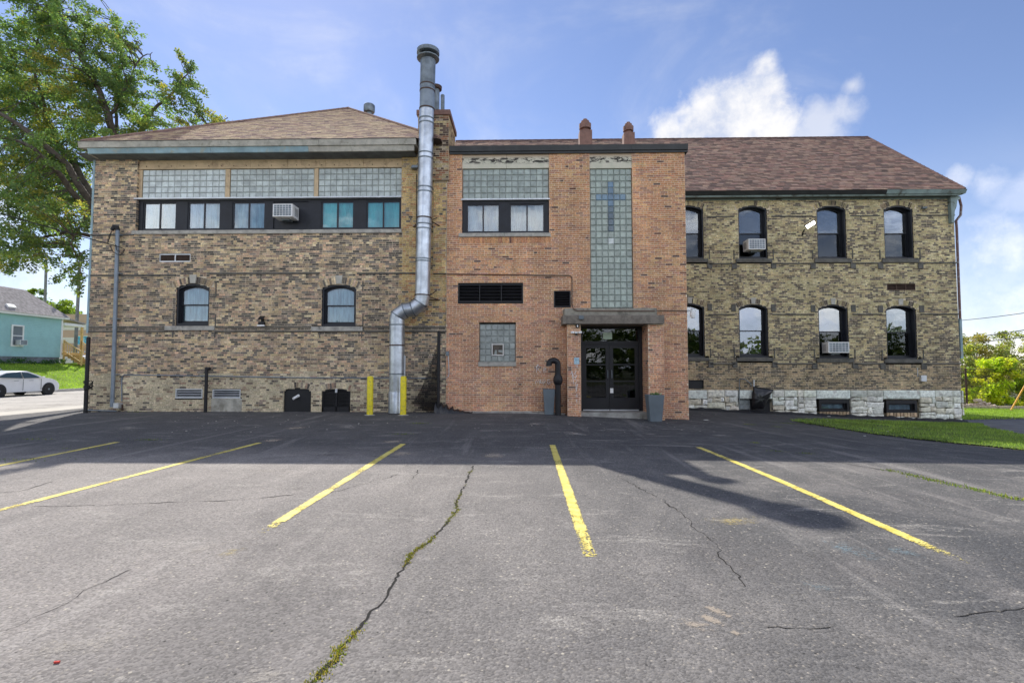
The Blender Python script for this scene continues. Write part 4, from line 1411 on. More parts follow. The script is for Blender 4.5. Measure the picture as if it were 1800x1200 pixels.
# segmented offset
kn = [dp(698, 560), dp(700, 551), dp(711, 545), dp(728, 542), dp(739, 535), dp(743, 522)]
kn = [low[1], Vector((low[1].x+.02, yD, dp(0, 556).z)), dp(712, 545), dp(726, 543), dp(740, 533), dp(742.5, 521)]
for i in range(len(kn)-1):
    p, q = kn[i], kn[i+1]; dv = (q-p).normalized()
    MB().tube([p-dv*.04, q+dv*.04], rD-.004+.004*(i % 2), 28).build('elbow_segment', M['steel'], ED, smooth=True)
for i in range(1, len(kn)-1):
    dv = ((kn[i+1]-kn[i]).normalized()+(kn[i]-kn[i-1]).normalized()).normalized()
    MB().tube([kn[i]-dv*.015, kn[i]+dv*.015], rD+.02, 28).build('elbow_seam', M['steel_dark'], ED, smooth=True)
up0 = kn[-1]; upt = dp(752.5, 106)
def upat(py):
    t = (py-521)/(106-521); return up0+(upt-up0)*t
vtube(up0, upat(196), rD, 'duct_section', 'steel')
vtube(upat(196), upat(158), rD+.004, 'duct_section', 'grey_pipe')
vtube(upat(158), upat(107), rD+.010, 'duct_section', 'steel_dark')
for py, c in ((519, 'rust'), (461, 'steel_dark'), (457, 'steel_dark'), (405, 'steel_dark'), (397, 'steel_dark'), (386, 'rust'), (341, 'steel_dark'), (333, 'steel_dark'), (282, 'steel_dark'), (273, 'steel_dark'), (220, 'steel_dark'), (212, 'steel_dark'), (194, 'rust'), (162, 'rust'), (152, 'rust')):
    q = upat(py); dv = (upt-up0).normalized()
    MB().tube([q-dv*.018, q+dv*.018], rD+.016, 28).build('joint_band', M[c], ED, smooth=True)
for py in (388, 519):
    q = upat(py); wdt = .42
    br = MB()
    for s in (-1, 1):
        br.tube([(q.x+s*wdt, YL, q.z-.08), (q.x+s*.20, q.y+.02, q.z-.04)], .018, 6)
        br.tube([(q.x+s*wdt*.8, YL, q.z+.22), (q.x+s*.22, q.y+.05, q.z)], .014, 6)
    br.tube([(q.x-.46, YL-.03, q.z-.08), (q.x+.46, YL-.03, q.z-.08)], .016, 6)
    br.build('wall_bracket', M['rust'], ED)
# low wall stays
br = MB()
for z in (.75, 2.3):
    for s in (-1, 1): br.tube([(b0.x+s*.20, yD+.1, z), (b0.x+s*.26, YL, z)], .014, 6)
br.build('wall_bracket', M['steel_dark'], ED)
# cap: two discs with a gap
q = upat(106)
cap = MB().lathe([(rD+.01, -.02), (.345, .03), (.350, .055), (rD+.02, .075), (rD+.02, .13)], q.x, q.y, 32, q.z).build('rain_cap', M['steel_dark'], ED, smooth=True)
MB().lathe([(.15, .10), (.15, .17), (.335, .175), (.350, .19), (.350, .30), (.30, .315), (.0, .33)], q.x, q.y, 32, q.z).build('cap_disc', M['steel_dark'], cap, smooth=True)
MB().box(b0.x+rD+.0, yD-.02, 1.0, b0.x+rD+.03, yD+.03, 1.75).build('seam_strip', M['alu'], ED)

# ================================================================== CENTRE BLOCK
YM = 15.96
xMl = xM+.004; xMr = P(1207, 500, YM).x
zTopM = P(1000, 267, YM).z
CB = empty('brick_building', ((xMl+xMr)/2, YM, 0), 'orange brick entrance block with flat roof and tall glass block strip with blue cross', 'building')
MB().box(xMl+.02, YM+.55, -1.2, xMr-.01, YM+6.0, zTopM-.02).build('core', M['brick_orange'], CB)
up = Rect(*RX(812, 270, 965.5, 410, YM)); up.z1 = zTopM+.2
tw = Rect(*RX(1037, 270, 1112.5, 541, YM)); tw.z1 = zTopM+.2
bigv = Rect(*RX(805, 499, 919.5, 532, YM)); smv = Rect(*RX(973.5, 511, 1003, 540, YM))
gw = Rect(*RX(842, 569, 907, 636, YM)); gws = Rect(*RX(841, 636, 907, 643.5, YM))
ups = Rect(*RX(806.5, 410, 967.5, 416.5, YM))
ent_x0, ent_x1 = P(1003, 640, YM).x, P(1150, 640, YM).x
ent = Rect(ent_x0, ent_x1, -1.3, P(1070, 566, YM).z)
WM = Wall(0, YM, (1, 0), .0655, .222, pal_orange, M['brick_orange'], M['mortar_pale'], seed=41)
shp = [up, tw, bigv, smv, gw, gws, ups, ent]
WM.fill(xMl, xMr, -.9, zTopM, shp)
WM.finish(CB, 300)
WR = Wall(xMr, YM, (0, 1), .0655, .222, pal_orange, M['brick_orange'], M['mortar_pale'], seed=42)
WR.fill(0, 4.6, -1.0, zTopM, []); WR.finish(CB, 0, 'side_wall')
# soldier course under the upper sill
sm = MB(); sr = random.Random(3)
n = int((ups.u1-ups.u0)/.072)
for i in range(n):
    x = ups.u0+.02+i*.072
    sm.col(pal_orange(x, 5, sr)); sm.box(x, YM-.011, ups.z0-.20, x+.060, YM, ups.z0-.006)
MB().box(ups.u0, YM-.002+.0, ups.z0-.205, ups.u1, YM+.0005-.001, ups.z0).build('soldier_bed', M['mortar_pale'], CB)
sm.build('soldier_course', M['brick_orange'], CB, kind='stuff')
jm, jmo = MB(), MB()
for s, d in ((up, .2), (tw, .2), (bigv, .12), (smv, .12), (gw, .15)):
    jamb(jm, jmo, s.u0, YM, YM+d+.02, s.z0, min(s.z1, zTopM), 1, pal_orange, jr, .0655, -1.2)
    jamb(jm, jmo, s.u1, YM, YM+d+.02, s.z0, min(s.z1, zTopM), -1, pal_orange, jr, .0655, -1.2)
jm.build('jamb_brickwork', M['brick_orange'], CB, kind='stuff'); jmo.build('jamb_mortar', M['mortar_pale'], CB)
MB().box(up.u0, YM+.20, up.z0, up.u1, YM+.27, zTopM).box(tw.u0, YM+.18, tw.z0, tw.u1, YM+.25, zTopM).build('opening_backing', M['dark_panel'], CB)

def flake_mat():
    m, g, b = new_mat('flaking_painted_lintel')
    geo = g.n('ShaderNodeNewGeometry'); pos = geo.outputs['Position']
    sp = g.n('ShaderNodeSeparateXYZ'); g.l(pos, sp.inputs[0])
    n = g.noise(g.scalevec(pos, (.6, 1, 1.6)), 7, 9, .75, .6)
    band_ = g.math('MULTIPLY', g.ramp(sp.outputs['Z'], zTopM-.40, zTopM-.30, 0, 1), g.ramp(sp.outputs['Z'], zTopM-.20, zTopM-.12, 1, 0))
    thr = g.math('MULTIPLY', g.ramp(n, .50, .53), g.math('MULTIPLY_ADD', band_, 1.0, 0.0))
    rust_ = g.ramp(sp.outputs['Z'], zTopM-.26, zTopM-.05, 0, .9)
    c = g.mix(g.ramp(g.noise(pos, 4, 4, .6), .3, .7), (.56, .55, .43), (.66, .62, .50))
    c = g.mix(rust_, c, (.50, .36, .24))
    c = g.mix(thr, c, (.05, .045, .04))
    g.l(c, b.inputs['Base Color']); b.inputs['Roughness'].default_value = .9
    bump(g, b, g.math('SUBTRACT', 1.0, thr), .6, .01)
    return m
M['lintel'] = flake_mat()
zl = P(888, 295.5, YM).z
xmid = (up.u0*0.49+up.u1*0.51)
MB().box(up.u0+.002, YM+.02, zl, xmid-.003, YM+.16, zTopM).build('lintel', M['lintel'], CB, bevel=.006)
MB().box(xmid+.003, YM+.022, zl, up.u1-.002, YM+.16, zTopM).build('lintel', M['lintel'], CB, bevel=.006)
zl2 = P(1075, 295.5, YM).z
MB().box(tw.u0+.002, YM+.02, zl2, tw.u1-.002, YM+.16, zTopM).build('lintel', M['lintel'], CB, bevel=.006)
zb_ = P(888, 349, YM).z
GB2 = (0.35, 0.40, 0.36)
block_panel(CB, up.u0+.01, up.u1-.01, zb_, zl-.01, YM+.08, 14, 5, GB2)
MB().box(up.u0-.02, YM-.04, zb_-.05, up.u1+.02, YM+.15, zb_-.006).build('ledge', M['alu'], CB, bevel=.004)
xa, xb2 = up.u0, up.u1
dk = MB(); z0_, z1_ = up.z0, zb_-.05
ed = [(812, 820), (878, 896), (957, 965.5)]
for a, b in ed: dk.box(P(a, 380, YM).x, YM+.06, z0_+.055, P(b, 380, YM).x, YM+.14, z1_-.10)
dk.box(xa, YM+.06, z0_, xb2, YM+.14, z0_+.055).box(xa, YM+.06, z1_-.10, xb2, YM+.14, z1_-.001)
dk.build('window_surround', M['dark_panel'], CB)
for a, b in ((820, 878), (896, 957)):
    slider(CB, P(a, 380, YM).x, P(b, 380, YM).x, z0_+.055, z1_-.10, YM+.085, M['curtain_grey'], label='sliding window with scalloped pale blind')
MB().box(ups.u0, YM-.06, ups.z0, (ups.u0+ups.u1)/2-.003, YM+.18, ups.z1-.002).box((ups.u0+ups.u1)/2+.003, YM-.06, ups.z0, ups.u1, YM+.18, ups.z1-.002).build('sill', M['sill'], CB, bevel=.006)
# tall strip with the blue cross
ny = 22
BL = (0.10, 0.19, 0.28); BD = (0.07, 0.12, 0.16)
sp_ = {}
for j in range(2, 10): sp_[(3, j)] = BL if j < 6 else BD
for i in (1, 2, 4, 5): sp_[(i, 4)] = (0.15, 0.26, 0.35)
sp_[(3, 11)] = (.62, .68, .66)
block_panel(CB, tw.u0+.01, tw.u1-.01, tw.z0+.005, zl2-.008, YM+.07, 7, ny, (0.31, 0.37, 0.32), sp_, label='tall glass block strip with a blue cross')
# louvres
louver(CB, bigv.u0, bigv.u1, bigv.z0, bigv.z1, YM+.0, 5, M['black'], M['black'], cols=3, fr=.045, depth=.1)
louver(CB, smv.u0, smv.u1, smv.z0, smv.z1, YM-.01, 6, M['black'], M['black'], fr=.035, depth=.1)
# small glass block window with a hinged vent pane
vp = RX(864, 604, 885.5, 625, YM)
miss = {(3, 3), (2, 3)}
pnl = block_panel(CB, gw.u0+.01, gw.u1-.01, gw.z0+.005, gw.z1-.005, YM+.08, 6, 6, (0.30, 0.33, 0.31), missing={(2, 3), (3, 3), (2, 4), (3, 4)} and {(2, 3), (3, 3)})
fr_ = MB().ring(r4(vp[0], vp[1], vp[2], vp[3]), r4(vp[0]+.035, vp[1]-.035, vp[2]+.035, vp[3]-.035), YM+.03, YM+.085).build('vent_window', M['alu_frame'], CB)
MB().box(vp[0]+.03, YM+.06, vp[2]+.03, vp[1]-.03, YM+.068, vp[3]-.03).build('pane', M['bark'], fr_)
MB().box(gws.u0, YM-.05, gws.z0, gws.u1, YM+.12, gws.z1).build('sill', M['sill'], CB, bevel=.006)
# parapet coping
zc0 = P(1000, 267, YM-.1).z; zc1 = P(1000, 254.5, YM-.12).z
cpx0, cpx1 = P(790, 260, YM-.12).x, P(1210, 260, YM-.12).x
for a, b in zip([790, 865, 1000, 1110], [865, 1000, 1110, 1210]):
    xa = P(a, 260, YM-.12).x+.002; xb2 = P(b, 260, YM-.12).x-.002
    extr_x(MB(), [(YM-.12, zc1), (YM-.10, zc0+.05), (YM-.06, zc0+.045), (YM-.055, zc0-.02), (YM+.3, zc0-.02), (YM+.3, zc1)], xa, xb2).build('coping', M['coping'], CB)
MB().box(cpx0, YM+.3, zTopM-.1, cpx1, YM+6.0, zc1-.03).build('roof', M['underlay'], CB)
MB().box(cpx1-.2, YM+.3, zc0-.02, cpx1, YM+6.0, zc1).build('coping', M['coping'], CB)
# two boxed flues on the roof
for pa, pb, pt, pk in ((1019, 1041, 228, 205), (1097, 1116, 232, 211)):
    yf = 17.3; xa, xb2 = P(pa, 240, yf).x, P(pb, 240, yf).x; zt_ = P(pa, pt, yf).z; zz0 = zTopM
    fo = MB().box(xa, yf, zz0, xb2, yf+(xb2-xa), zt_).build('boxed_flue', M['terracotta'], CB, bevel=.01)
    xc = (xa+xb2)/2; yc = yf+(xb2-xa)/2; hh = P(pa, pk, yf).z-zt_; r = (xb2-xa)*.48
    MB().lathe([(r*.62, 0), (r*.62, hh*.22), (r*1.0, hh*.24), (r*1.02, hh*.62), (r*.72, hh*.66), (r*.70, hh*.84), (r*.40, hh*.88), (r*.36, hh*1.0), (0, hh*1.02)], xc, yc, 20, zt_).build('flue_cowl', M['terracotta'], fo, smooth=True)

# entrance --------------------------------------------------------------
yF = 15.40      # front of the two brick piers
zc_b = P(1080, 569.5, yF-.05).z
def pier(px0, px1, py_base, seed):
    xa, xb2 = P(px0, 640, yF).x, P(px1, 640, yF).x
    W_ = Wall(0, yF, (1, 0), .0655, .222, pal_orange, M['brick_orange'], M['mortar_pale'], seed=seed)
    W_.fill(xa, xb2, -.9, zc_b, []); p_ = W_.finish(CB, 0, 'pier')
    a_ = Wall(xa, YM+.35, (0, -1), .0655, .222, pal_orange, M['brick_orange'], M['mortar_pale'], seed=seed+1)
    a_.fill(0, YM+.35-yF, -.9, zc_b, []); a_.finish(p_, 0, 'pier_side')
    b_ = Wall(xb2, yF, (0, 1), .0655, .222, pal_orange, M['brick_orange'], M['mortar_pale'], seed=seed+2)
    b_.fill(0, YM+.35-yF, -.9, zc_b, []); b_.finish(p_, 0, 'pier_side')
    MB().box(xa+.005, yF+.005, -.9, xb2-.005, YM+.35, zc_b-.002).build('pier_core', M['mortar_pale'], p_)
    return xa, xb2
pl = pier(997.5, 1021, 728, 51)
pr = pier(1140, 1167.5, 735, 56)
# canopy
ca = P(989, 560, yF-.12).x; cb = P(1168, 560, yF-.12).x
cz0_ = zc_b; cz1_ = P(1080, 553.5, yF-.12).z
MB().box(ca, yF-.12, cz0_+.001, cb, YM+.34, cz1_).build('canopy_slab', M['canopy'], CB, bevel=.012)
ca2 = P(992, 548, yF+.06).x; cb2 = P(1155, 548, yF+.06).x
MB().box(ca2, yF+.06, cz1_+.002, cb2, YM-.002, P(1075, 541.5, yF+.06).z).build('canopy_fascia', M['canopy_top'], CB, bevel=.008)
# doors
yDo = 16.22
dx0, dx1 = P(1021.5, 640, yDo).x-.02, P(1131, 640, yDo).x
dzb = P(1072, 722, yDo).z; dzt = zc_b
DF = MB()
xi0, xi1 = P(1024, 640, yDo).x, P(1122.5, 640, yDo).x
zt0, zt1 = P(1072, 578, yDo).z, P(1072, 599.5, yDo).z    # transom light
DF.box(dx0, yDo-.04, zt0, dx1+.3, yDo+.08, dzt)
DF.box(dx0, yDo-.04, dzb, xi0, yDo+.08, zt0).box(xi1, yDo-.06, dzb, dx1+.3, yDo+.08, zt0)
DF.box(xi0, yDo-.03, zt1-.10, xi1, yDo+.06, zt1)
dfo = DF.build('door_frame', M['black'], CB)
MB().box(xi0, yDo+.02, zt1, xi1, yDo+.028, zt0).build('transom_pane', M['glass_dark'], dfo)
sg = RX(1060, 584, 1076, 596, yDo)
MB().box(sg[0], yDo+.010, sg[2], sg[1], yDo+.016, sg[3]).build('notice', M['notice'], dfo)
# lobby behind the glass
lb = MB(); yq = yDo+2.6
lb.quad((xi0-1, yq, -1), (xi1+1, yq, -1), (xi1+1, yq, 3), (xi0-1, yq, 3))
lb.quad((xi0-1, yDo+.1, dzb-.02), (xi1+1, yDo+.1, dzb-.02), (xi1+1, yq, dzb-.02), (xi0-1, yq, dzb-.02))
lb.build('lobby', M['screen_dark'], CB)
xmD = P(1071.5, 660, yDo).x
zDt = zt1-.10
for (a, b, hs) in ((xi0+.004, xmD-.004, 1), (xmD+.004, xi1-.004, -1)):
    st = .115
    d_ = MB()
    zb2 = dzb+.05
    d_.ring(r4(a, b, zb2, zDt-.006), r4(a+st, b-st, zb2+.36, zDt-.12), yDo, yDo+.045)
    hgt = (zDt-.12)-(zb2+.36)
    for k in (1, 2):
        zz = zb2+.36+hgt*k/3
        d_.box(a+st, yDo+.004, zz-.022, b-st, yDo+.04, zz+.022)
    do = d_.build('door', M['black'], CB, label='black glazed door leaf, ' + ('left' if hs > 0 else 'right') + ' of the pair')
    for k in range(3):
        MB().box(a+st, yDo+.018, zb2+.36+hgt*k/3+(.022 if k else 0), b-st, yDo+.024, zb2+.36+hgt*(k+1)/3-(.022 if k < 2 else 0)).build('pane', M['glass_dark'], do)
    # leaded bars behind the glass
    bar = MB()
    for t in (.25, .5, .75):
        xx = a+st+(b-a-2*st)*t; bar.box(xx-.004, yDo+.03, zb2+.36, xx+.004, yDo+.036, zDt-.12)
    for k in range(1, 12):
        zz = zb2+.36+hgt*k/12; bar.box(a+st, yDo+.0305, zz-.003, b-st, yDo+.0355, zz+.003)
    bar.build('security_bars', M['steel_dark'], do)
    MB().box(a+.01, yDo-.012, dzb+.012, b-.01, yDo+.03, dzb+.045).build('door_sweep', M['alu'], do)
    hx = b-.06 if hs > 0 else a+.06
    MB().tube([(hx, yDo-.002, 1.05), (hx, yDo-.05, 1.07), (hx, yDo-.05, 1.28), (hx, yDo-.002, 1.30)], .011, 8).build('handle', M['steel_dark'], do, smooth=True)
cd = RX(1072.5, 682, 1078, 690.5, yDo)
MB().box(cd[0], yDo-.012, cd[2], cd[1], yDo-.001, cd[3]).build('lock_plate', M['white'], CB)
MB().box(P(1021, 700, 15.9).x-.05, 15.55, -.8, P(1131, 700, 15.9).x+.3, yDo+.1, dzb+.004).build('door_step', M['concrete'], CB)

# graffiti: thin chalk strokes on the brick
def strokes(name, lines, px0, py0, sc, Y, parent, r=.006):
    mb = MB()
    for ln in lines:
        pts = [P(px0+x*sc, py0+y*sc, Y-.016) for x, y in ln]
        mb.tube(pts, r, 5)
    return mb.build(name, M['chalk'], parent)
Rr = [[(0, 0), (1, -9), (5, -10), (6, -6), (1, -4), (7, 2)]]
strokes('graffiti', [[(0, 2), (1, -8), (4, -10), (6, -7), (2, -4), (7, 2)], [(-1, -6), (3, -12)], [(17, -5), (13, -6), (12, 1), (18, 1)], [(12, -2), (17, -3)],
                     [(-2, 22), (0, 15), (2, 20), (4, 14), (6, 21)], [(8, 15), (6, 18), (8, 21), (10, 20)], [(11, 21), (12, 13), (16, 17), (12, 22)],
                     [(24, 15), (20, 15), (19, 20), (22, 23), (25, 20), (22, 19)]], 943, 652, 1.0, YM, CB, .011)
strokes('graffiti', [[(0, -14), (2, -2), (3, 8)], [(-2, -9), (1, -14), (3, -4)], [(8, -15), (5, -9), (9, -6), (5, 1), (10, 2), (6, 9)], [(4, -3), (9, -5)], [(6, 12), (9, 9), (7, 18)], [(10, 8), (8, 22)],
                     [(9, -28), (9.5, -20)], [(9, 26), (9.2, 32)], [(8.8, 36), (9.1, 42)]], 1005, 666, 1.0, yF, CB, .010)
nt_ = RX(1009, 628, 1018, 640, yF)
MB().box(nt_[0], yF-.018, nt_[2], nt_[1], yF-.012, nt_[3]).build('notice', M['notice_blue'], CB)

# cracked concrete apron along the wall foot
ap = MB(); r = random.Random(6); xa_ = P(793, 725, YM).x; xe_ = P(992, 725, YM).x; n = 14
for i in range(n):
    x0 = xa_+(xe_-xa_)*i/n; x1 = xa_+(xe_-xa_)*(i+1)/n-.004
    yb0 = YM-.26-.10*nz(i*.7, 2); gzz = ground_z(x0, YM)
    ap.box(x0, yb0, gzz-.1, x1, YM-.001, gzz+.035+r.uniform(-.01, .01))
ap.build('concrete_apron', M['concrete'], CB, bevel=.01)

# ================================================================== RIGHT WING
YR = 20.3
xR0 = 4.2; xR1 = P(1684, 550, YR).x
RW = empty('brick_building', ((xR0+xR1)/2+2, YR, -.5), 'yellow-grey brick wing on a rough white stone base with long brown-red roof', 'building')
zTopR = P(1450, 345, YR).z
MB().box(xR0, YR+.32, -2.2, xR1-.01, YR+9.5, zTopR).build('core', M['brick_cream'], RW)
zF1 = P(1450, 685.5, YR).z
tops = [arch_from(a, 361, b, 455, YR, .16, .22) for a, b in ((1184, 1237), (1298, 1349), (1436, 1488), (1554, 1606))]
lows = [arch_from(a, t, b, e, YR, .16, .22) for a, t, b, e in ((1187, 533, 1239, 628), (1299, 534, 1351, 628), (1439, 535, 1492, 630), (1558, 536, 1612, 631))]
sl = []
for k, a in enumerate(tops+lows):
    sl.append(Rect(a.u0-.14, a.u1+.14, a.z0-.15, a.z0))
vr = Rect(*RX(1559, 499, 1609, 510, YR)); blk = Rect(*RX(1190, 669, 1237, 682.5, YR))
shp = tops+lows+sl+[vr, blk]
inner = [Arch(a.u0, a.u1, a.z0, a.z1, a.rise) for a in tops+lows]+sl+[vr, blk]
WRt = Wall(0, YR, (1, 0), .0675, .208, pal_right, M['brick_cream'], M['mortar_grey'], seed=61, split=.28)
WRt.fill(xR0, xR1, zF1, zTopR, shp, inner)
for a in tops+lows: WRt.voussoirs(a, .19, skip=.09 if a in lows else None)
WRt.finish(RW, 300)
Wf = Wall(xR1, YR, (0, 1), .0675, .208, pal_right, M['brick_cream'], M['mortar_grey'], seed=62)
Wf.fill(0, 9.5, zF1, zTopR, []); Wf.finish(RW, 0, 'side_wall')
cur = M
GR, GD, GL = M['glass_refl'], M['glass'], M['glass_refl']
topset = [('curtain_white', 'screen_dark'), ('curtain_white', 'screen_dark'), ('curtain_white', 'screen_dark'), ('curtain_blue', 'screen_dark')]
lowset = [('screen_dark', 'screen_dark'), ('screen_dark', 'screen_dark'), ('curtain_green', 'screen_dark'), ('screen_dark', 'curtain_grey')]
for a, (t, b) in zip(tops, topset):
    arched_window(RW, a.u0, a.u1, a.z0, a.z1, a.rise, YR, .30, M[t], M[b], split=.50, glass=(GD, M['glass_screen']), fr=.05)
for a, (t, b) in zip(lows, lowset):
    arched_window(RW, a.u0, a.u1, a.z0, a.z1, a.rise, YR, .30, M[t], M[b], split=.50, glass=(GR, GR if a is lows[1] else M['glass_screen']), fr=.05)
    keystone(RW, (a.u0+a.u1)/2, a.z1+.0, a.z1+.24, .15, .19, YR)
for s in sl:
    MB().box(s.u0, YR-.06, s.z0, s.u1, YR+.3, s.z1).build('sill', M['sill_dark'], RW, bevel=.008)
jm, jmo = MB(), MB()
for a in tops+lows:
    for x, f in ((a.u0, 1), (a.u1, -1)):
        jamb(jm, jmo, x, YR, YR+.035, a.z0, a.z1-a.rise, f, pal_right, jr, .0675, -1.2)
jm.build('jamb_brickwork', M['brick_cream'], RW, kind='stuff'); jmo.build('jamb_mortar', M['mortar_grey'], RW)
def seg_ledge(arches, z, h, d, mat='sill_dark', e=.16):
    xs_ = [xR0]
    for a in arches: xs_ += [a.u0-e, a.u1+e]
    xs_.append(xR1+.03)
    for i in range(0, len(xs_), 2):
        if xs_[i+1]-xs_[i] > .1: MB().box(xs_[i], YR-d, z-h/2, xs_[i+1], YR+.01, z+h/2).build('string_course', M[mat], RW, bevel=.006)
seg_ledge(tops, P(1450, 380, YR).z, .045, .035)
seg_ledge(tops, P(1450, 463, YR).z, .05, .045)
seg_ledge(lows, P(1450, 552.5, YR).z, .05, .045)
seg_ledge(lows, P(1450, 639, YR).z, .05, .045)
for a in tops+lows:
    for x in (a.u0-.20, a.u1+.20):
        MB().box(x-.018, YR-.03, a.z0-.02, x+.018, YR+.0, a.z0+.36).build('label_stop', M['sill_dark'], RW)
        MB().box(x-.10, YR-.045, a.z0-.40, x+.10, YR+.0, a.z0-.17).build('corbel', M['sill_dark'], RW, bevel=.01)
        if a in lows: MB().box(x-.09, YR-.035, a.z1-.30, x+.09, YR+.0, a.z1-.02).build('corbel', M['sill_dark'], RW, bevel=.01)
# brown vent, black opening
o = louver(RW, vr.u0, vr.u1, vr.z0, vr.z1, YR+.01, 4, M['rust'], M['rust'], cols=3, fr=.02)
MB().box(blk.u0, YR+.06, blk.z0, blk.u1, YR+.1, blk.z1).build('vent_recess', M['black'], RW)

# stone base -------------------------------------------------------------
yS = YR-.07
zcap0 = P(1450, 699, YR).z
bw = [RX(1440, 702, 1493, 723, yS), RX(1558, 703, 1612, 725, yS), RX(1299, 697, 1357, 721, yS)]
wl_ = MB().box(xR0, yS+.22, -2.2, xR1+.05, YR+.30, zF1-.001).build('foundation', M['mortar_grey'], RW)
def stone(x0, x1, z0, z1, col, jit_=.02, dd=None):
    cx, cz = (x0+x1)/2, (z0+z1)/2; hx, hz = (x1-x0)/2, (z1-z0)/2
    J = lambda k: (rnd.random()-.5)*k
    pts = [(-hx+J(jit_), -hz+J(jit_)), (0+J(jit_*2), -hz+J(jit_)), (hx+J(jit_), -hz+J(jit_)), (hx+J(jit_), hz+J(jit_)), (J(jit_*2), hz+J(jit_)), (-hx+J(jit_), hz+J(jit_))]
    y = yS-(dd if dd is not None else rnd.random()*.035)
    mb = MB().col((1, 1, 1))
    n = 0; k = 6
    inn = [(p[0]*.82+J(.01), p[1]*.72+J(.01)) for p in pts]
    mb.v += [(cx+p[0], yS+.10, cz+p[1]) for p in pts] + [(cx+p[0], y+.018, cz+p[1]) for p in pts] + [(cx+p[0], y+J(.022), cz+p[1]) for p in inn] + [(cx, y-.012+J(.03), cz)]
    for i in range(k):
        j = (i+1) % k
        mb.face((i, j, k+j, k+i)); mb.face((k+i, k+j, 2*k+j, 2*k+i)); mb.face((2*k+i, 2*k+j, 3*k))
    o = mb.build('stone', M['stone'], wl_)
    o.color = (*col, 1)
def scol():
    return jit(rnd.choice([(.62, .62, .57), (.68, .68, .63), (.54, .54, .50), (.72, .71, .63), (.60, .56, .47), (.74, .75, .71)]), rnd, .12)
capx = [4.3, 1243, 1274, 1298, 1324, 1358, 1379, 1402, 1413, 1435, 1495, 1524, 1553, 1617, 1644, 1675, 1689]
for a, b in zip(capx[:-1], capx[1:]):
    xa = a if a < 10 else P(a, 690, yS).x; xb2 = P(b, 690, yS).x
    big = (a, b) in ((1435, 1495), (1553, 1617), (1298, 1324), (4.3, 1243), (1324, 1358))
    zb2 = zcap0-.03 if big else zcap0+.02+rnd.random()*.05
    stone(xa+.012, xb2-.012, zb2, zF1-.004, (.66, .70, .67) if big else scol(), .012, dd=.02)
    # rubble under it
    for (lo, hi) in [(xa, xb2)]:
        z = zb2-.012
        zb3 = ground_z((lo+hi)/2, 20)-.15
        while z > zb3:
            h = rnd.uniform(.12, .27)
            x = lo+.006
            while x < hi-.03:
                wdt = min(rnd.uniform(.16, .62), hi-x-.006)
                if hi-x-wdt < .12: wdt = hi-x-.006
                hit = False
                for r_ in bw:
                    if x < r_[1]-.01 and x+wdt > r_[0]+.01 and z-h < r_[3] and z > r_[2]+.03: hit = True
                if not hit: stone(x+.008, x+wdt-.008, z-h+.008, z-.008, scol(), .055)
                x += wdt
            z -= h
# end stones on the corner return
for i in range(4):
    for j in range(6):
        z = zF1-.02-i*.24; y0 = YR+j*1.3
        q = MB().col((1, 1, 1)).box(xR1+.03, y0+.01, z-.22, xR1+.075+rnd.random()*.02, y0+1.28, z)
        q = q.build('stone', M['stone'], wl_, bevel=.01); q.color = (*scol(), 1)
for k, r_ in enumerate(bw[:2]):
    f = MB().ring(r4(*r_), r4(r_[0]+.09, r_[1]-.09, r_[2]+.06, r_[3]-.14), yS-.005, yS+.22)
    f.ring(r4(r_[0]+.09, r_[1]-.09, r_[2]+.06, r_[3]-.14), r4(r_[0]+.15, r_[1]-.15, r_[2]+.11, r_[3]-.18), yS+.10, yS+.16)
    f = f.build('basement_window', M['black'], RW)
    MB().box(r_[0]+.14, yS+.13, r_[2]+.1, r_[1]-.14, yS+.135, r_[3]-.17).build('pane', M['glass'], f)
    MB().box(r_[0]+.1, yS+.2, r_[2]+.05, r_[1]-.1, yS+.21, r_[3]-.1).build('blind', M['curtain_grey'], f)
    n = 9
    for i in range(n):
        x = r_[0]+(r_[1]-r_[0])*(i+.5)/n
        q = MB().col(jit((.45, .35, .24), rnd, .3)).box(x-.05, yS-.005, r_[2]-.16, x+.05, yS+.05, r_[2]-.006).build('brick', M['brick_cream'], wl_)
# block-glass light behind the sheet
r_ = RX(1300, 703, 1320, 720, yS)
block_panel(RW, r_[0], r_[1], r_[2], r_[3], yS+.08, 2, 2, (.30, .33, .33), gap=.03)
MB().box(bw[2][0], yS+.17, bw[2][2]-.3, bw[2][1], yS+.2, bw[2][3]+.05).build('vent_recess', M['black'], RW)

# eaves ---------------------------------------------------------------------
yE = 19.85
ze0 = P(1450, 334.5, yE).z; ze1 = P(1450, 340.5, yE).z; ze2 = P(1450, 346, yE+.2).z
xa_, xb_ = xMr-2.0, P(1700, 336, yE).x
cuts = [xa_, P(1309, 340, yE).x, P(1480, 340, yE).x, P(1560, 340, yE).x, xb_]
for i, (a, b) in enumerate(zip(cuts[:-1], cuts[1:])):
    extr_x(MB(), [(yE-.02, ze0), (yE+.06, ze1+.0), (yE+.5, ze1), (yE+.5, ze0)], a+.002, b-.002).build('gutter', M['coping' if i < 3 else 'fascia_green'], RW)
    extr_x(MB(), [(yE+.10, ze1-.003), (yE+.13, ze2), (yE+.2, ze2), (yE+.2, ze1-.003)], a+.002, b-.15 if i == 3 else b-.002).build('fascia_board', M['fascia_green'], RW)
MB().box(xa_, yE+.2, ze2+.02, xb_-.15, YR+.1, ze2+.05).build('soffit', M['soffit'], RW)
MB().box(xMr+.0, YR-.03, zTopR-.15, xR1+.02, YR-.001, ze2+.02).build('frieze', M['fascia_green'], RW)
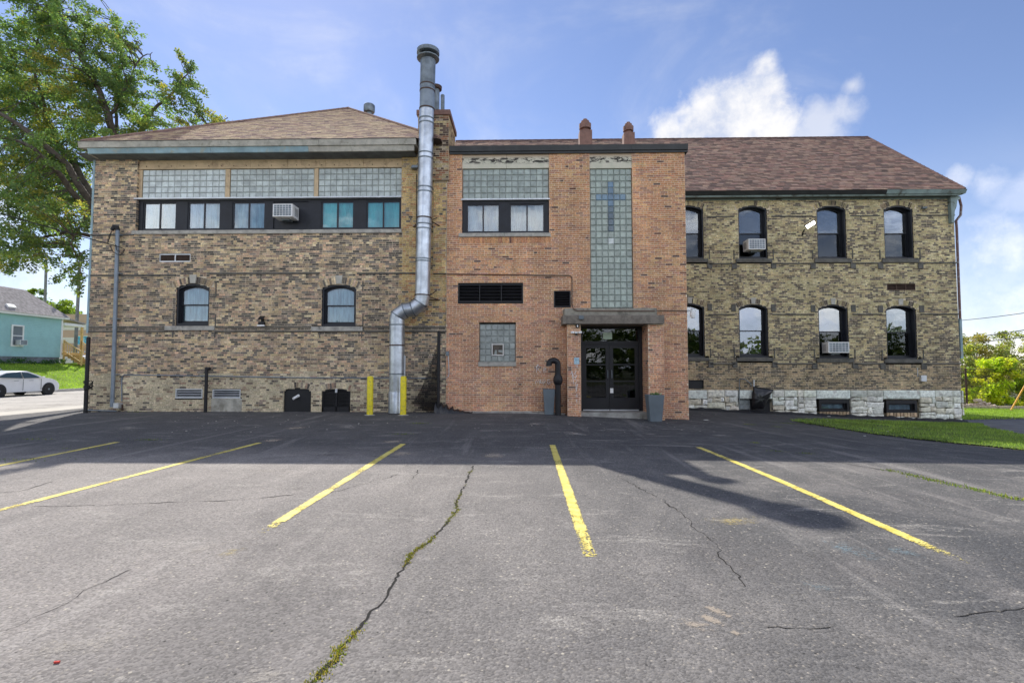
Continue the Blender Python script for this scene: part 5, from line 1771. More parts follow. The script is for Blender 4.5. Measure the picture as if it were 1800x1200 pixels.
# eaves round the corner
MB().box(xb_-.45, yE+.5, ze1, xb_-.02, YR+9.8, ze0).build('side_gutter', M['fascia_green'], RW)
MB().box(xR1+.0, YR+.1, ze2+.02, xb_-.3, YR+9.6, ze1-.003).build('soffit', M['soffit'], RW)
# scrolled corner bracket and downspout
br = MB()
prof = [(0, 0), (.36, 0), (.36, -.12), (.26, -.16), (.22, -.40), (.14, -.60), (.10, -.95), (.12, -1.05), (0, -1.05)]
n = len(br.v); k = len(prof)
br.v += [(xR1-.22+u, YR-.16, ze2+.02+z) for u, z in prof]+[(xR1-.22+u, YR+.12, ze2+.02+z) for u, z in prof]
br.face(tuple(range(n+k-1, n-1, -1))); br.face(tuple(range(n+k, n+2*k)))
for i in range(k): br.face((n+i, n+(i+1) % k, n+k+(i+1) % k, n+k+i))
br.build('corner_bracket', M['fascia_green'], RW, bevel=.01)
ds = MB(); Yd = YR-.02
q = [P(1681, 346, Yd), P(1685, 362, Yd), P(1684, 378, Yd), P(1676, 388, Yd), P(1677, 400, Yd), P(1683, 560, Yd)]
ds.tube([(v.x+.10, Yd-.0, v.z) for v in q], .045, 10)
ds.build('downspout', M['rust_pipe'], RW, smooth=True)
MB().box(xR1+.035, YR-.02, P(1684, 630, YR).z, xR1+.12, YR+.10, P(1684, 560, YR).z).build('downspout_base', M['fascia_blue'], RW)

# roof -------------------------------------------------------------------
YRg = 25.2
rr1 = P(1524, 241.5, YRg); rr1.y = YRg
ezr = ze0+.02
e0 = Vector((-3.4, yE+.03, ezr)); e1 = Vector((xb_-.05, yE+.03, ezr)); r0 = Vector((-3.4, YRg, rr1.z)); r1 = Vector((rr1.x, YRg, rr1.z))
e2 = Vector((xb_-.05, 30.6, ezr)); e3 = Vector((-3.4, 30.6, ezr))
rf = MB(); d = Vector((0, 0, -.02))
rf.quad(*[p+d for p in (e0, e1, r1, r0)]); rf.tri(*[p+d for p in (e1, e2, r1)]); rf.quad(*[p+d for p in (e2, e3, r0, r1)]); rf.quad(*[p+d for p in (e3, e2, e1, e0)])
rf.tri(*[p+d for p in (e0, r0, e3)])
roofR = rf.build('roof', M['underlay'], RW)
shingles(roofR, e0, e1, r0, r1, pal_roof_r, 300, expo=.16, tab=.27, seed=71)
shingles(roofR, e1, e2, r1, r1, pal_roof_r, 0, expo=.185, tab=.34, seed=72)
hp = MB().col((.16, .10, .09))
for a, b in ((e1, r1), (r0, r1)):
    v = b-a; n = 60
    for i in range(n):
        wv = Vector((0, 0, .02*math.sin(i*.35)))
        hp.tube([a+v*(i/n)+Vector((0, 0, .01))+wv*0, a+v*((i+1.1)/n)+Vector((0, 0, .02))+wv*0], .045, 6)
hp.build('ridge_cap', M['shingle'], roofR, kind='stuff')
MB().box(xMr-.02, YR+.4, zTopR+1.0, xMr+.25, YR+1.1, zTopR+1.45).build('roof_scupper', M['coping'], RW)

# black tar skirt where the paving meets the stone
tk = MB(); n = 90
for i in range(n):
    x0 = xMr+(xR1+.05-xMr)*i/n; x1 = xMr+(xR1+.05-xMr)*(i+1)/n
    h0 = .07+.09*abs(nz(x0*2.3, 1.7))+.03*nz(x0*9, 3); h1 = .07+.09*abs(nz(x1*2.3, 1.7))+.03*nz(x1*9, 3)
    a0, a1 = ground_z(x0, YR), ground_z(x1, YR)
    yk = yS-.075
    tk.quad((x0, yk, a0+h0), (x1, yk, a1+h1), (x1, yS+.06, a1+h1+.01), (x0, yS+.06, a0+h0+.01))
    tk.quad((x0, yk-.14, a0-.03), (x1, yk-.14, a1-.03), (x1, yk, a1+h1), (x0, yk, a0+h0))
tk.build('tar_skirt', M['black'], wl_)

# ================================================================== FIXTURES AND SMALL THINGS
# air conditioners
p = P(497, 373, YL)
ac_unit((P(508, 373, YL+.05).x, YL+.08, P(508, 376, YL).z), .62, .41, .46, 'white air conditioner poking through the blank panel of the dark strip window')
a = tops[1]; q = P(1322, 432, YR)
ac_unit((q.x+.01, YR+.10, q.z-.03), .66, .42, .50, 'white air conditioner in an upper arched window, with floodlit wall to its right')
q = P(1466, 611, YR)
ac_unit((q.x, YR+.12, q.z), .80, .42, .42, 'white air conditioner in a ground floor arched window under a green-lit sash')

# bollards
for px, pb, lab in ((650, 731, 'yellow bollard standing clear of the duct, next to the basement grille'), (708.5, 731.5, 'yellow bollard standing in front of the foot of the exhaust duct')):
    Yb = 14.95
    b = P(px, pb, Yb); gz = ground_z(b.x, Yb)
    t = empty('bollard', (b.x, Yb, gz), lab, 'bollard', 'yellow bollards guarding the duct')
    top = P(px, 661, Yb).z
    MB().lathe([(.090, -.1), (.090, top-gz-.05), (.082, top-gz-.015), (.055, top-gz), (0, top-gz+.006)], b.x, Yb, 24, gz).build('sleeve', M['yellow'], t, smooth=True)
    MB().lathe([(.17, -.02), (.15, .012), (.092, .018)], b.x, Yb, 20, gz).build('concrete_collar', M['concrete'], t, smooth=True)

# planters
def planter(px0, px1, py0, py1, Y, lab, plant):
    x0, x1, z0, z1 = RX(px0, py0, px1, py1, Y)
    xc = (x0+x1)/2; hw = (x1-x0)/2; gz = ground_z(xc, Y)+.002
    t = empty('planter', (xc, Y+hw, gz), lab, 'planter', 'tall grey planters by the door')
    m = MB(); yc = Y+hw
    def sq(h, z): return [(xc-h, yc-h, z), (xc+h, yc-h, z), (xc+h, yc+h, z), (xc-h, yc+h, z)]
    rings = [sq(hw*.74, gz), sq(hw, z1-.0), sq(hw*.90, z1), sq(hw*.86, z1-.08)]
    for r_ in rings: m.v += r_
    for k in range(3):
        for i in range(4): m.face((k*4+i, k*4+(i+1) % 4, k*4+4+(i+1) % 4, k*4+4+i))
    m.face((3, 2, 1, 0))
    m.build('pot', M['planter'], t, bevel=.025)
    m = MB(); s_ = sq(hw*.87, z1-.075); m.quad(*s_); m.build('soil', M['soil'], t)
    if plant:
        m = MB(); r = random.Random(9)
        for i in range(46):
            a = r.random()*6.28; rr_ = r.random()*hw*.6; L = r.uniform(.07, .17)
            b = Vector((xc+rr_*math.cos(a), yc+rr_*math.sin(a), z1-.07)); tip = b+Vector((math.cos(a)*L*.6, math.sin(a)*L*.6, L)); s_ = Vector((-math.sin(a), math.cos(a), 0))*.014
            m.col(jit((.07, .14, .04) if r.random() < .8 else (.35, .40, .28), r, .3)); mid = (b+tip)/2+Vector((0, 0, .02))
            m.quad(b, mid+s_, tip, mid-s_)
        m.build('plant', M['leaf'], t)
planter(955, 976, 684, 725, 15.25+.2, 'empty tall grey planter behind the black gooseneck pipe', False)
planter(1140, 1168.5, 694, 738, 14.75, 'tall grey planter with a small plant, beside the right door pier', True)

# gooseneck vent
Yg = 15.45
gp = P(981, 727, Yg); gz = ground_z(gp.x, Yg)
GN = empty('vent_pipe', (gp.x, Yg, gz), 'black gooseneck vent pipe standing by the left door pier', 'vent pipe')
zc_ = P(981, 668, Yg).z
MB().tube([(gp.x, Yg, gz-.1), (gp.x+.0, Yg, zc_-.05)], .088, 20).build('pipe', M['black'], GN, smooth=True)
MB().lathe([(.09, -.14), (.125, -.10), (.145, .0), (.13, .09), (.09, .17)], gp.x+.0, Yg, 20, zc_).build('hub_joint', M['black'], GN, smooth=True)
zt_ = P(981, 640, Yg).z; bend = []
Rb = .135
for i in range(13):
    a = math.pi*i/12*1.08
    bend.append((gp.x-Rb+Rb*math.cos(a)+.0, Yg-.02*i/12, zt_-.02+Rb*math.sin(a)))
MB().tube([(gp.x, Yg, zc_)]+bend, .088, 20, caps=False).build('gooseneck', M['black'], GN, smooth=True)

# posts at the wall
def post(px, pb, pt, Y, r, lab, cat, mat='black', bandz=None):
    b = P(px, pb, Y); gz = ground_z(b.x, Y); zt_ = P(px, pt, Y).z
    t = empty('steel_post', (b.x, Y, gz), lab, cat)
    MB().lathe([(r, -.1), (r, zt_-gz-.02), (r*.6, zt_-gz), (0, zt_-gz+.005)], b.x, Y, 16, gz).build('post', M[mat], t, smooth=True)
    return t, b.x, gz, zt_
t, x_, g_, z_ = post(150, 728, 592, 15.55, .055, 'tall black fence post at the left corner of the building', 'fence post')
m = MB(); r = random.Random(4)
for i in range(9):
    z = P(150, 676, 15.55).z+r.uniform(-.12, .1); a0 = r.random()*6
    m.tube([(x_+(.09+.05*r.random())*math.cos(a0+k*.5)+.06, 15.55+.09*math.sin(a0+k*.5), z+.05*math.sin(k+i)) for k in range(10)], .012, 5)
m.build('wire_coil', M['rubber'], t)
t, x_, g_, z_ = post(361, 724, 645, 15.75, .05, 'short black standpipe between the two white basement louvres', 'standpipe')
MB().tube([(x_, 15.75, z_-.05), (x_+.10, 15.75, z_-.05)], .05, 12).build('outlet', M['black'], t, smooth=True)

# chain-link remnant with its post, and black sheeting at its foot
Yc = 15.55
CF = empty('chain_link_fence', (P(771, 722, Yc).x, Yc, 0), 'torn black chain-link panel hanging from a post by the brick joint', 'fence')
pb_ = P(770.5, 722, Yc); zt_ = P(773, 583, Yc).z
MB().lathe([(.05, -.1), (.05, zt_-.12), (.052, zt_-.1), (.052, zt_), (0, zt_+.03)], pb_.x, Yc, 14, 0).build('post', M['black'], CF, smooth=True)
def diamond_mesh(x0, z0, x1, z1, y, s, inside, r=.0025, yf=None):
    m = MB()
    W_, H_ = x1-x0, z1-z0
    yf = yf or (lambda x, z: y)
    def run(pts):
        cur = []
        for p_ in pts:
            if inside(p_[0], p_[1]): cur.append((p_[0], yf(*p_), p_[1]))
            else:
                if len(cur) > 1: m.tube(cur, r, 3, caps=False)
                cur = []
        if len(cur) > 1: m.tube(cur, r, 3, caps=False)
    n = int((W_+H_)/s)
    for i in range(n+1):
        c0 = i*s
        a = []; b = []
        steps = int((W_+H_)/(s*2))+2
        for k in range(steps*2):
            t_ = k*s
            x = x0+t_; z = z0+c0-t_
            if x <= x1 and z0 <= z <= z1: a.append((x, z))
            z = z1-c0+t_
            if x <= x1 and z0 <= z <= z1: b.append((x, z))
        if len(a) > 1: run(a)
        if len(b) > 1: run(b)
    return m
xl_ = P(722, 650, Yc).x
zlow = .05
def ins(x, z):
    t_ = (x-xl_)/(pb_.x-xl_)              # 0 left, 1 at post
    top_ = zlow+.2+(zt_-zlow-.35)*(t_**1.5)*.98+.1
    return z < top_ and z > zlow+ .25*(1-t_)
diamond_mesh(xl_, zlow, pb_.x, zt_-.1, Yc, .033, ins, .006, lambda x, z: Yc+.03+.16*(pb_.x-x)+.02*math.sin(z*7)).build('chain_link', M['black'], CF, kind='stuff')
diamond_mesh(xl_+.25, zlow, pb_.x, zt_-.4, Yc, .033, lambda x, z: ins(x-.12, z+.15), .0055, lambda x, z: Yc+.10+.16*(pb_.x-x)+.02*math.sin(z*9+1)).build('chain_link', M['black'], CF, kind='stuff')
# heap of black sheeting
m = MB(); r = random.Random(8); n = 26; rows = 7
base_ = []
for i in range(n+1):
    t_ = i/n; x = P(764, 716, 15.6).x+t_*1.15
    hh = (.30*(1-t_)**1.6+.05)*(1+.25*math.sin(i*1.7))
    for k in range(rows+1):
        a = math.pi*k/rows
        base_.append((x+r.uniform(-.02, .02), 15.68-.22*math.cos(a)*(1-.5*t_)+r.uniform(-.015, .015)-.10*t_, ground_z(x, 15.6)-.01+hh*math.sin(a)*(1+r.uniform(-.18, .18))))
m.v = base_
for i in range(n):
    for k in range(rows): m.face((i*(rows+1)+k, (i+1)*(rows+1)+k, (i+1)*(rows+1)+k+1, i*(rows+1)+k+1))
tag(m.build('plastic_sheeting', M['tarp'], smooth='all'), 'crumpled black sheeting trailing along the foot of the orange brick wall', 'sheeting')

# service mast, its cable and meter boxes
Ys = YL-.14
SM = empty('service_mast', (P(199, 715, Ys).x, Ys, 0), 'grey electrical service mast fixed to the left end of the wall', 'service mast')
MB().tube([P(197, 715, Ys), P(200, 640, Ys), P(207, 405, Ys)], .058, 14).build('conduit', M['grey_pipe'], SM, smooth=True)
hd = P(207, 404, Ys)
MB().tube([hd+Vector((0, 0, -.02)), hd+Vector((-.02, -.01, .07)), hd+Vector((-.10, -.03, .08)), hd+Vector((-.15, -.06, -.03))], [.065, .075, .08, .05], 12).build('weatherhead', M['rubber'], SM, smooth=True)
m = MB()
for k, (a, b) in enumerate(((0, 0), (.02, .03), (-.03, -.02))):
    w0 = hd+Vector((-.14, -.06, -.04))
    m.tube([w0, w0+Vector((-.02+a, -.05, -.18)), w0+Vector((-.08+a, -.06, -.42)), P(193+k, 430, Ys-.1)], .008, 5)
m.tube([P(193, 431, Ys-.1), P(199, 443, Ys-.12), P(210, 449, Ys-.12), P(217, 444, Ys-.1), P(219, 438, Ys-.1), P(212, 435, Ys-.1)], .012, 6)
m.tube([P(203, 430, Ys-.08), P(205, 440, Ys-.1), P(214, 444, Ys-.1), P(219, 438, Ys-.1)], .010, 6)
m.build('drip_loop', M['rubber'], SM)
for py in (412, 480, 560, 658):
    q = P(200+(660-py)*.027, py, Ys); MB().box(q.x-.09, Ys-.01, q.z-.015, q.x+.09, YL, q.z+.015).build('strap', M['grey_pipe'], SM)
a = P(213, 435, Ys-.1); bfar = Vector((-22.5, 14.0, P(-20, 365, 15).z+1.4))
bb = P(0, 367, 14.6)
m = MB(); pts = []
for i in range(25):
    t_ = i/24; p_ = a.lerp(bb+(bb-a)*1.2, t_); p_.z -= .55*math.sin(math.pi*t_*.55)*.35; pts.append(p_)
m.tube(pts, .016, 6); tag(m.build('overhead_cable', M['rubber']), 'black overhead service cable sagging from the tree to the service mast', 'cable')
bx = P(205, 712, Ys)
JB = empty('junction_box', bx, 'small grey junction box at the foot of the service mast', 'junction box')
r_ = RX(201, 708, 210, 717, Ys); MB().box(r_[0], Ys-.05, r_[2], r_[1], YL, r_[3]).build('box', M['alu'], JB, bevel=.006)
MB().tube([P(213, 712, YL-.04), P(215, 712, YL-.04), P(215, 722, YL-.04)], .03, 8).tube([P(210, 712, YL-.04), P(214, 712, YL-.04)], .02, 8).build('fitting', M['rust'], JB)
cdt = MB().tube([P(214, 705, YL-.03), P(214, 668, YL-.03), P(215, 661, YL-.03), P(219, 658.5, YL-.03), P(360, 660.5, YL-.03), P(520, 663.5, YL-.03), P(770, 664.5, YL-.03)], .017, 8).build('wall_conduit', M['grey_pipe'], smooth=True)
tag(cdt, 'thin grey conduit running low along the sooty brick wall', 'conduit')
tag(MB().tube([P(152, 720.5, YL-.04), P(205, 722, YL-.04)], .02, 8).build('ground_conduit', M['grey_pipe'], smooth=True), 'short grey conduit just above the ground at the left corner', 'conduit')
# conduit over the centre block
tag(MB().tube([P(786, 481.5, YM-.03), P(900, 483, YM-.03), P(1000, 484, YM-.03), P(1004.5, 486, YM-.03), P(1005.5, 492, YM-.03), P(1005.5, 535, YM-.03), P(1008, 543, yF+.03), P(1014, 546, yF+.03), P(1150, 546.5, yF+.03), P(1157, 545.5, YM-.03), P(1208, 546, YM-.03)], .016, 8).build('wall_conduit', M['brown_pipe'], smooth=True),
    'brown conduit stepping down the orange brick wall over the canopy', 'conduit')
# jelly-jar lamp at the right corner
q = P(1213, 546, YM-.03)
JL = empty('wall_lamp', q, 'jar-shaped wall lamp on the right corner of the orange brick block', 'wall lamp')
MB().tube([(q.x-.1, q.y, q.z), (q.x+.05, q.y, q.z)], .025, 10).build('arm', M['alu'], JL)
MB().lathe([(.07, 0), (.07, .07), (.03, .10), (0, .10)], q.x+.08, q.y, 16, q.z-.04).build('lamp_cap', M['alu'], JL, smooth=True)
MB().lathe([(0, -.19), (.06, -.185), (.085, -.12), (.08, 0)], q.x+.08, q.y, 16, q.z-.04).build('globe', M['white'], JL, smooth=True)
# box with a curved conduit by the chain-link
q = P(787, 621, YM)
OB = empty('junction_box', q, 'small rusty switch box on the orange brick above a curved conduit', 'junction box')
MB().box(q.x-.05, YM-.08, q.z-.07, q.x+.05, YM, q.z+.07).build('box', M['steel_dark'], OB, bevel=.005)
MB().tube([(q.x+.02, YM-.03, q.z-.07), P(789.5, 655, YM-.03), P(788, 661, YM-.03), P(783, 665, YM-.03)], .014, 8).build('conduit', M['alu'], OB, smooth=True)
# twin floodlight on the left wing
q = P(463, 570, YL)
FL = empty('wall_floodlight', q, 'small black floodlight with white lens under a panel, between the lower arched windows', 'floodlight')
MB().box(q.x-.09, YL-.16, q.z-.02, q.x+.09, YL-.05, q.z+.07).box(q.x-.03, YL-.06, q.z-.05, q.x+.03, YL, q.z+.05).build('housing', M['black'], FL, bevel=.006)
MB().box(q.x-.12, YL-.165, q.z-.07, q.x+.12, YL-.155, q.z-.025).build('lens', M['white'], FL)
MB().obox((q.x, YL-.13, q.z+.20), (1, 0, 0), (0, .8, .6), (0, -.6, .8), .08, .09, .008).box(q.x-.015, YL-.13, q.z+.05, q.x+.015, YL, q.z+.18).build('solar_panel', M['black'], FL)
# camera above pier strip
q = P(729, 297, YL)
tag(MB().box(q.x-.06, YL-.20, q.z-.04, q.x+.07, YL, q.z+.05).tube([(q.x+.1, YL-.22, q.z), (q.x+.1, YL-.05, q.z)], .05, 12).box(q.x-.09, YL-.16, q.z-.03, q.x-.03, YL-.02, q.z+.03).build('security_camera', M['steel_dark'], bevel=.004), 'small black camera box on the brick pier beside the duct', 'camera')
tag(MB().tube([P(732, 306, YL-.03), P(731.5, 480, YL-.03), P(731, 520, YL-.03)], .012, 6).build('drop_cable', M['rubber']), 'thin black cable dropping beside the exhaust duct', 'cable')
# LED floodlight that is switched on, right wing
q = P(1420, 397, YR-.45)
LF = empty('wall_floodlight', P(1411, 412, YR), 'lit floodlight on a bent arm between two upper arched windows', 'floodlight')
MB().tube([P(1411, 413, YR-.02), P(1411, 409, YR-.2), P(1414, 404, YR-.4)], .028, 8).build('arm', M['black'], LF, smooth=True)
axu = (P(1436, 388, YR-.6)-P(1414, 402, YR-.42)).normalized(); nrm_ = Vector((-.25, -.75, -.60)); nrm_ = (nrm_-axu*nrm_.dot(axu)).normalized(); side = axu.cross(nrm_)
ctr = P(1425, 395, YR-.5)
MB().obox(ctr-nrm_*.03, axu, side, nrm_, .19, .085, .03).build('housing', M['steel_dark'], LF, bevel=.01)
em = bpy.data.materials.new('lit_led'); em.use_nodes = True
em.node_tree.nodes['Principled BSDF'].inputs['Emission Color'].default_value = (1, .95, .85, 1); em.node_tree.nodes['Principled BSDF'].inputs['Emission Strength'].default_value = 7
MB().obox(ctr+nrm_*.003, axu, side, nrm_, .16, .062, .004).build('lens', em, LF)
q = P(1623, 367, YR)
tag(MB().tube([(q.x-.12, YR-.1, q.z), (q.x+.05, YR-.1, q.z+.02)], .045, 10).box(q.x-.02, YR-.1, q.z-.03, q.x+.03, YR, q.z+.05).build('security_camera', M['steel_dark']), 'small camera high on the right end of the stone-based wing', 'camera')
q = P(1620.5, 665, YR)
EB = empty('meter_box', q, 'pale grey electrical box above the stone base near the far right corner', 'electrical box')
MB().box(q.x-.11, YR-.12, q.z-.11, q.x+.10, YR, q.z+.12).build('box', M['alu'], EB, bevel=.008)
MB().tube([(q.x-.17, YR-.02, q.z+.05), (q.x-.17, YR-.02, q.z+.42)], .012, 6).build('conduit', M['alu'], EB)
# canopy lamp, keypad and motion light on the left door pier
q = P(1020, 558, yF-.12)
tag(MB().box(q.x-.05, yF-.22, q.z-.06, q.x+.09, yF-.12, q.z+.05).build('canopy_lamp', M['planter'], bevel=.006), 'small dark lamp box fixed to the edge of the entrance canopy', 'lamp')
q = P(1015, 573, yF)
KP = empty('door_camera', q, 'small black and white door camera at the top of the left door pier', 'door camera')
MB().box(q.x-.055, yF-.05, q.z-.055, q.x+.05, yF-.012, q.z+.055).build('housing', M['black'], KP, bevel=.012)
MB().box(q.x-.02, yF-.056, q.z-.035, q.x+.012, yF-.0505, q.z+.03).build('lens', M['white'], KP)
q = P(1012.5, 584.5, yF)
ML = empty('motion_light', q, 'three-headed white motion light on the left door pier', 'motion light')
MB().box(q.x-.05, yF-.10, q.z-.028, q.x+.05, yF-.0, q.z+.028).build('body', M['white'], ML, bevel=.006)
for s in (-1, 1):
    MB().obox((q.x+s*.115, yF-.11, q.z+.005), (1, -.25*s, 0), (.25*s, 1, 0), (0, 0, 1), .045, .03, .03).build('lamp_head', M['white'], ML, bevel=.006)
    MB().box(q.x+s*.055, yF-.08, q.z-.012, q.x+s*.075, yF-.06, q.z+.012).build('joint', M['black'], ML)
MB().lathe([(0, -.09), (.03, -.08), (.035, -.03), (.02, -.028)], q.x, yF-.07, 12, q.z).build('sensor', M['black'], ML, smooth=True)
# black sheet hanging over the basement light, with hose pipe
m = MB(); Yt = YR-.22
c = [P(1324, 679, Yt), P(1360, 684, Yt), P(1350, 703, Yt), P(1342, 718, Yt), P(1322, 719, Yt), P(1321, 700, Yt)]
cen = P(1337, 700, Yt-.12)
n = 10; ring_pts = []
for i in range(6):
    a, b = c[i], c[(i+1) % 6]
    for k in range(4): ring_pts.append(a.lerp(b, k/4))
r = random.Random(2); R_ = len(ring_pts)
m.v = []
for lv_ in range(6):
    f = lv_/6
    for i, p_ in enumerate(ring_pts):
        v = p_.lerp(cen, f); v.y += -.05*math.sin(f*3)+.030*math.sin(i*2.4+lv_*.6)*(1-f)+r.uniform(-.008, .008); m.v.append(tuple(v))
m.v.append(tuple(cen))
for lv_ in range(5):
    for i in range(R_): j = (i+1) % R_; m.face((lv_*R_+i, lv_*R_+j, (lv_+1)*R_+j, (lv_+1)*R_+i))
for i in range(R_): m.face((5*R_+i, 5*R_+(i+1) % R_, 6*R_))
tp = m.build('plastic_sheet', M['tarp'], smooth='all'); sd = tp.modifiers.new('thickness', 'SOLIDIFY'); sd.thickness = .004
tag(tp, 'black plastic sheet hung over the white stone base, tied to a pipe', 'plastic sheet')
HP = empty('standpipe', P(1300, 700, YR-.1), 'thin pipe looping over the stone base beside the black sheet', 'pipe')
MB().tube([P(1299.5, 703, YR-.09), P(1299.5, 668, YR-.09), P(1301, 665, YR-.1), P(1309, 666, YR-.12), P(1316, 671, YR-.14), P(1322, 678, YR-.15)], .018, 8).build('pipe', M['steel_dark'], HP, smooth=True)
MB().tube([P(1325, 680, YR-.09), P(1325, 667, YR-.09)], .03, 8).build('pipe_end', M['alu'], HP, smooth=True)

# litter and stones on the ground near the building, single pieces
r = random.Random(77)
for px, py, s in ((1241, 738, .16), (1284, 724, .05), (1337, 719, .05), (1457, 733, .08), (1454, 741, .06), (1689, 748, .1)):
    q = PZ(px, py, ground_z(8, 18)+.02); q.z = ground_z(q.x, q.y)
    pass

# ================================================================== MARKINGS, CRACKS, MOSS
def gpt(px, py):
    """point of the ground seen at a photograph pixel"""
    z = 0.0
    for _ in range(8):
        p = PZ(px, py, z); z = ground_z(p.x, p.y)
    return Vector((p.x, p.y, z))

def paint_mat():
    m = bpy.data.materials.new('worn_yellow_paint'); m.use_nodes = True
    t = m.node_tree; b = t.nodes['Principled BSDF']; g = G(t); o = t.nodes['Material Output']
    geo = g.n('ShaderNodeNewGeometry'); pos = geo.outputs['Position']
    a = g.n('ShaderNodeAttribute'); a.attribute_name = 'Col'
    sc = g.n('ShaderNodeSeparateColor'); g.l(a.outputs['Color'], sc.inputs[0])
    n = g.noise(pos, 45, 5, .75); n2 = g.noise(pos, 6, 5, .7)
    f = g.math('ADD', g.math('MULTIPLY', n, .65), g.math('MULTIPLY', n2, .35))
    thr = g.math('MULTIPLY_ADD', sc.outputs[0], -0.42, 0.74)       # Col.r = how well it has lasted
    alpha = g.ramp(g.math('SUBTRACT', f, thr), -.03, .02)
    c = g.mix(g.ramp(n2, .35, .65), (.60, .48, .075), (.72, .62, .19))
    g.l(c, b.inputs['Base Color']); b.inputs['Roughness'].default_value = .75
    bump(g, b, n, .5, .004)
    tr = g.n('ShaderNodeBsdfTransparent'); mx = g.n('ShaderNodeMixShader')
    g.l(alpha, mx.inputs[0]); g.l(tr.outputs[0], mx.inputs[1]); g.l(b.outputs[0], mx.inputs[2]); g.l(mx.outputs[0], o.inputs['Surface'])
    return m
M['paint'] = paint_mat()
def line(ax, ay, bx, by, w=.115, wear_end=.0, fade=.12):
    a, b = gpt(ax, ay), gpt(bx, by)
    d = (b-a); L = d.length; d.normalize(); s = Vector((-d.y, d.x, 0)).normalized()*w/2
    n = int(L/.15); v = []; m = MB(); r = random.Random(int(ax))
    for i in range(n):
        p, q = a+d*(L*i/n), a+d*(L*(i+1)/n)
        t = (i+.5)/n
        k = .80+.34*nz(i*.35, ax*.01)
        if t > 1-fade: k = max(0.0, .66-(t-(1-fade))/fade*wear_end)
        if t < .05: k = .8
        m.col((k, k, k))
        def gg(p_, sg): x, y = p_.x+s.x*sg, p_.y+s.y*sg; return (x, y, ground_z(x, y)+.004)
        for u0, u1, kk in ((-1, -.84, .60), (-.84, -.5, .9), (-.5, .5, 1.0), (.5, .84, .9), (.84, 1, .60)):
            m.col((k*kk,)*3); m.quad(gg(p, u0), gg(q, u0), gg(q, u1), gg(p, u1))
            if (d.cross(s)).z < 0: m.f[-1] = tuple(reversed(m.f[-1]))
    tag(m.build('parking_line', M['paint']), kind='structure')
line(206, 777, -140, 846, wear_end=.1)
line(457, 778, -60, 912, wear_end=.1)
line(709, 780, 425, 958, wear_end=.55, fade=.12)
line(971, 782, 1037, 978, wear_end=.10, fade=.12)
line(1228, 786, 1700, 990, wear_end=.35, fade=.08)

crack_m = plain('crack_fill', (.012, .011, .010), 1.0, var=.2, bmp=0)
def crack(pts, w, jag=.03, seed=1, step=.05):
    r = random.Random(seed); P3 = [gpt(*p) for p in pts]; m = MB(); line_ = []
    for a, b in zip(P3[:-1], P3[1:]):
        n = max(2, int((b-a).length/step)); s = Vector((-(b-a).y, (b-a).x, 0)).normalized()
        for i in range(n): line_.append(a.lerp(b, i/n)+s*(nz(len(line_)*.11, seed)*jag*2.2+r.uniform(-jag, jag)*.75)+(b-a).normalized()*r.uniform(-.4, .4)*step)
    line_.append(P3[-1])
    for i in range(len(line_)-1):
        a, b = line_[i], line_[i+1]; s = Vector((-(b-a).y, (b-a).x, 0)).normalized()
        wf = lambda q: w*max(.12, .55+1.5*nz(q*.19, seed)+.5*nz(q*.9, seed+3))
        w0 = wf(i); w1 = wf(i+1)
        q = [a-s*w0, b-s*w1, b+s*w1, a+s*w0]
        if (q[1]-q[0]).cross(q[3]-q[0]).z < 0: q.reverse()
        m.quad(*[(p.x, p.y, ground_z(p.x, p.y)+.0025) for p in q])
    tag(m.build('pavement_crack', crack_m), kind='structure')
    return line_
main = [(832, 818), (820, 845), (806, 870), (803, 897), (780, 925), (757, 948), (720, 975), (702, 1010), (688, 1035), (660, 1072), (640, 1095), (620, 1115), (596, 1135), (588, 1148), (592, 1160), (560, 1185), (535, 1215)]
mline = crack(main, .013, .018, 3, .04)
crack([(733, 825), (728, 838), (720, 846)], .006, .02, 5)
crack([(1085, 835), (1110, 850), (1135, 864), (1165, 880), (1192, 897), (1215, 915), (1243, 945), (1262, 975), (1290, 1005), (1310, 1030)], .006, .03, 6)
crack([(60, 890), (180, 888), (260, 884), (380, 880), (450, 877), (520, 868)], .006, .03, 7)
crack([(0, 1110), (60, 1085), (110, 1062), (150, 1035), (230, 1000)], .0035, .03, 8)
crack([(0, 866), (40, 862), (75, 851), (92, 846)], .009, .01, 9)
crack([(1230, 760), (1300, 778), (1380, 795), (1470, 812), (1550, 825), (1640, 842), (1720, 860), (1800, 880)], .009, .02, 10)
crack([(0, 780), (60, 776), (110, 771)], .02, .03, 12)
crack([(700, 833), (640, 850), (560, 872)], .004, .03, 13)
crack([(1345, 1100), (1400, 1105), (1460, 1102)], .005, .02, 14)
crack([(1690, 1085), (1760, 1075), (1800, 1068)], .005, .02, 15)
crack([(0, 806), (120, 803), (260, 800), (420, 796), (640, 800), (700, 803)], .008, .03, 17)

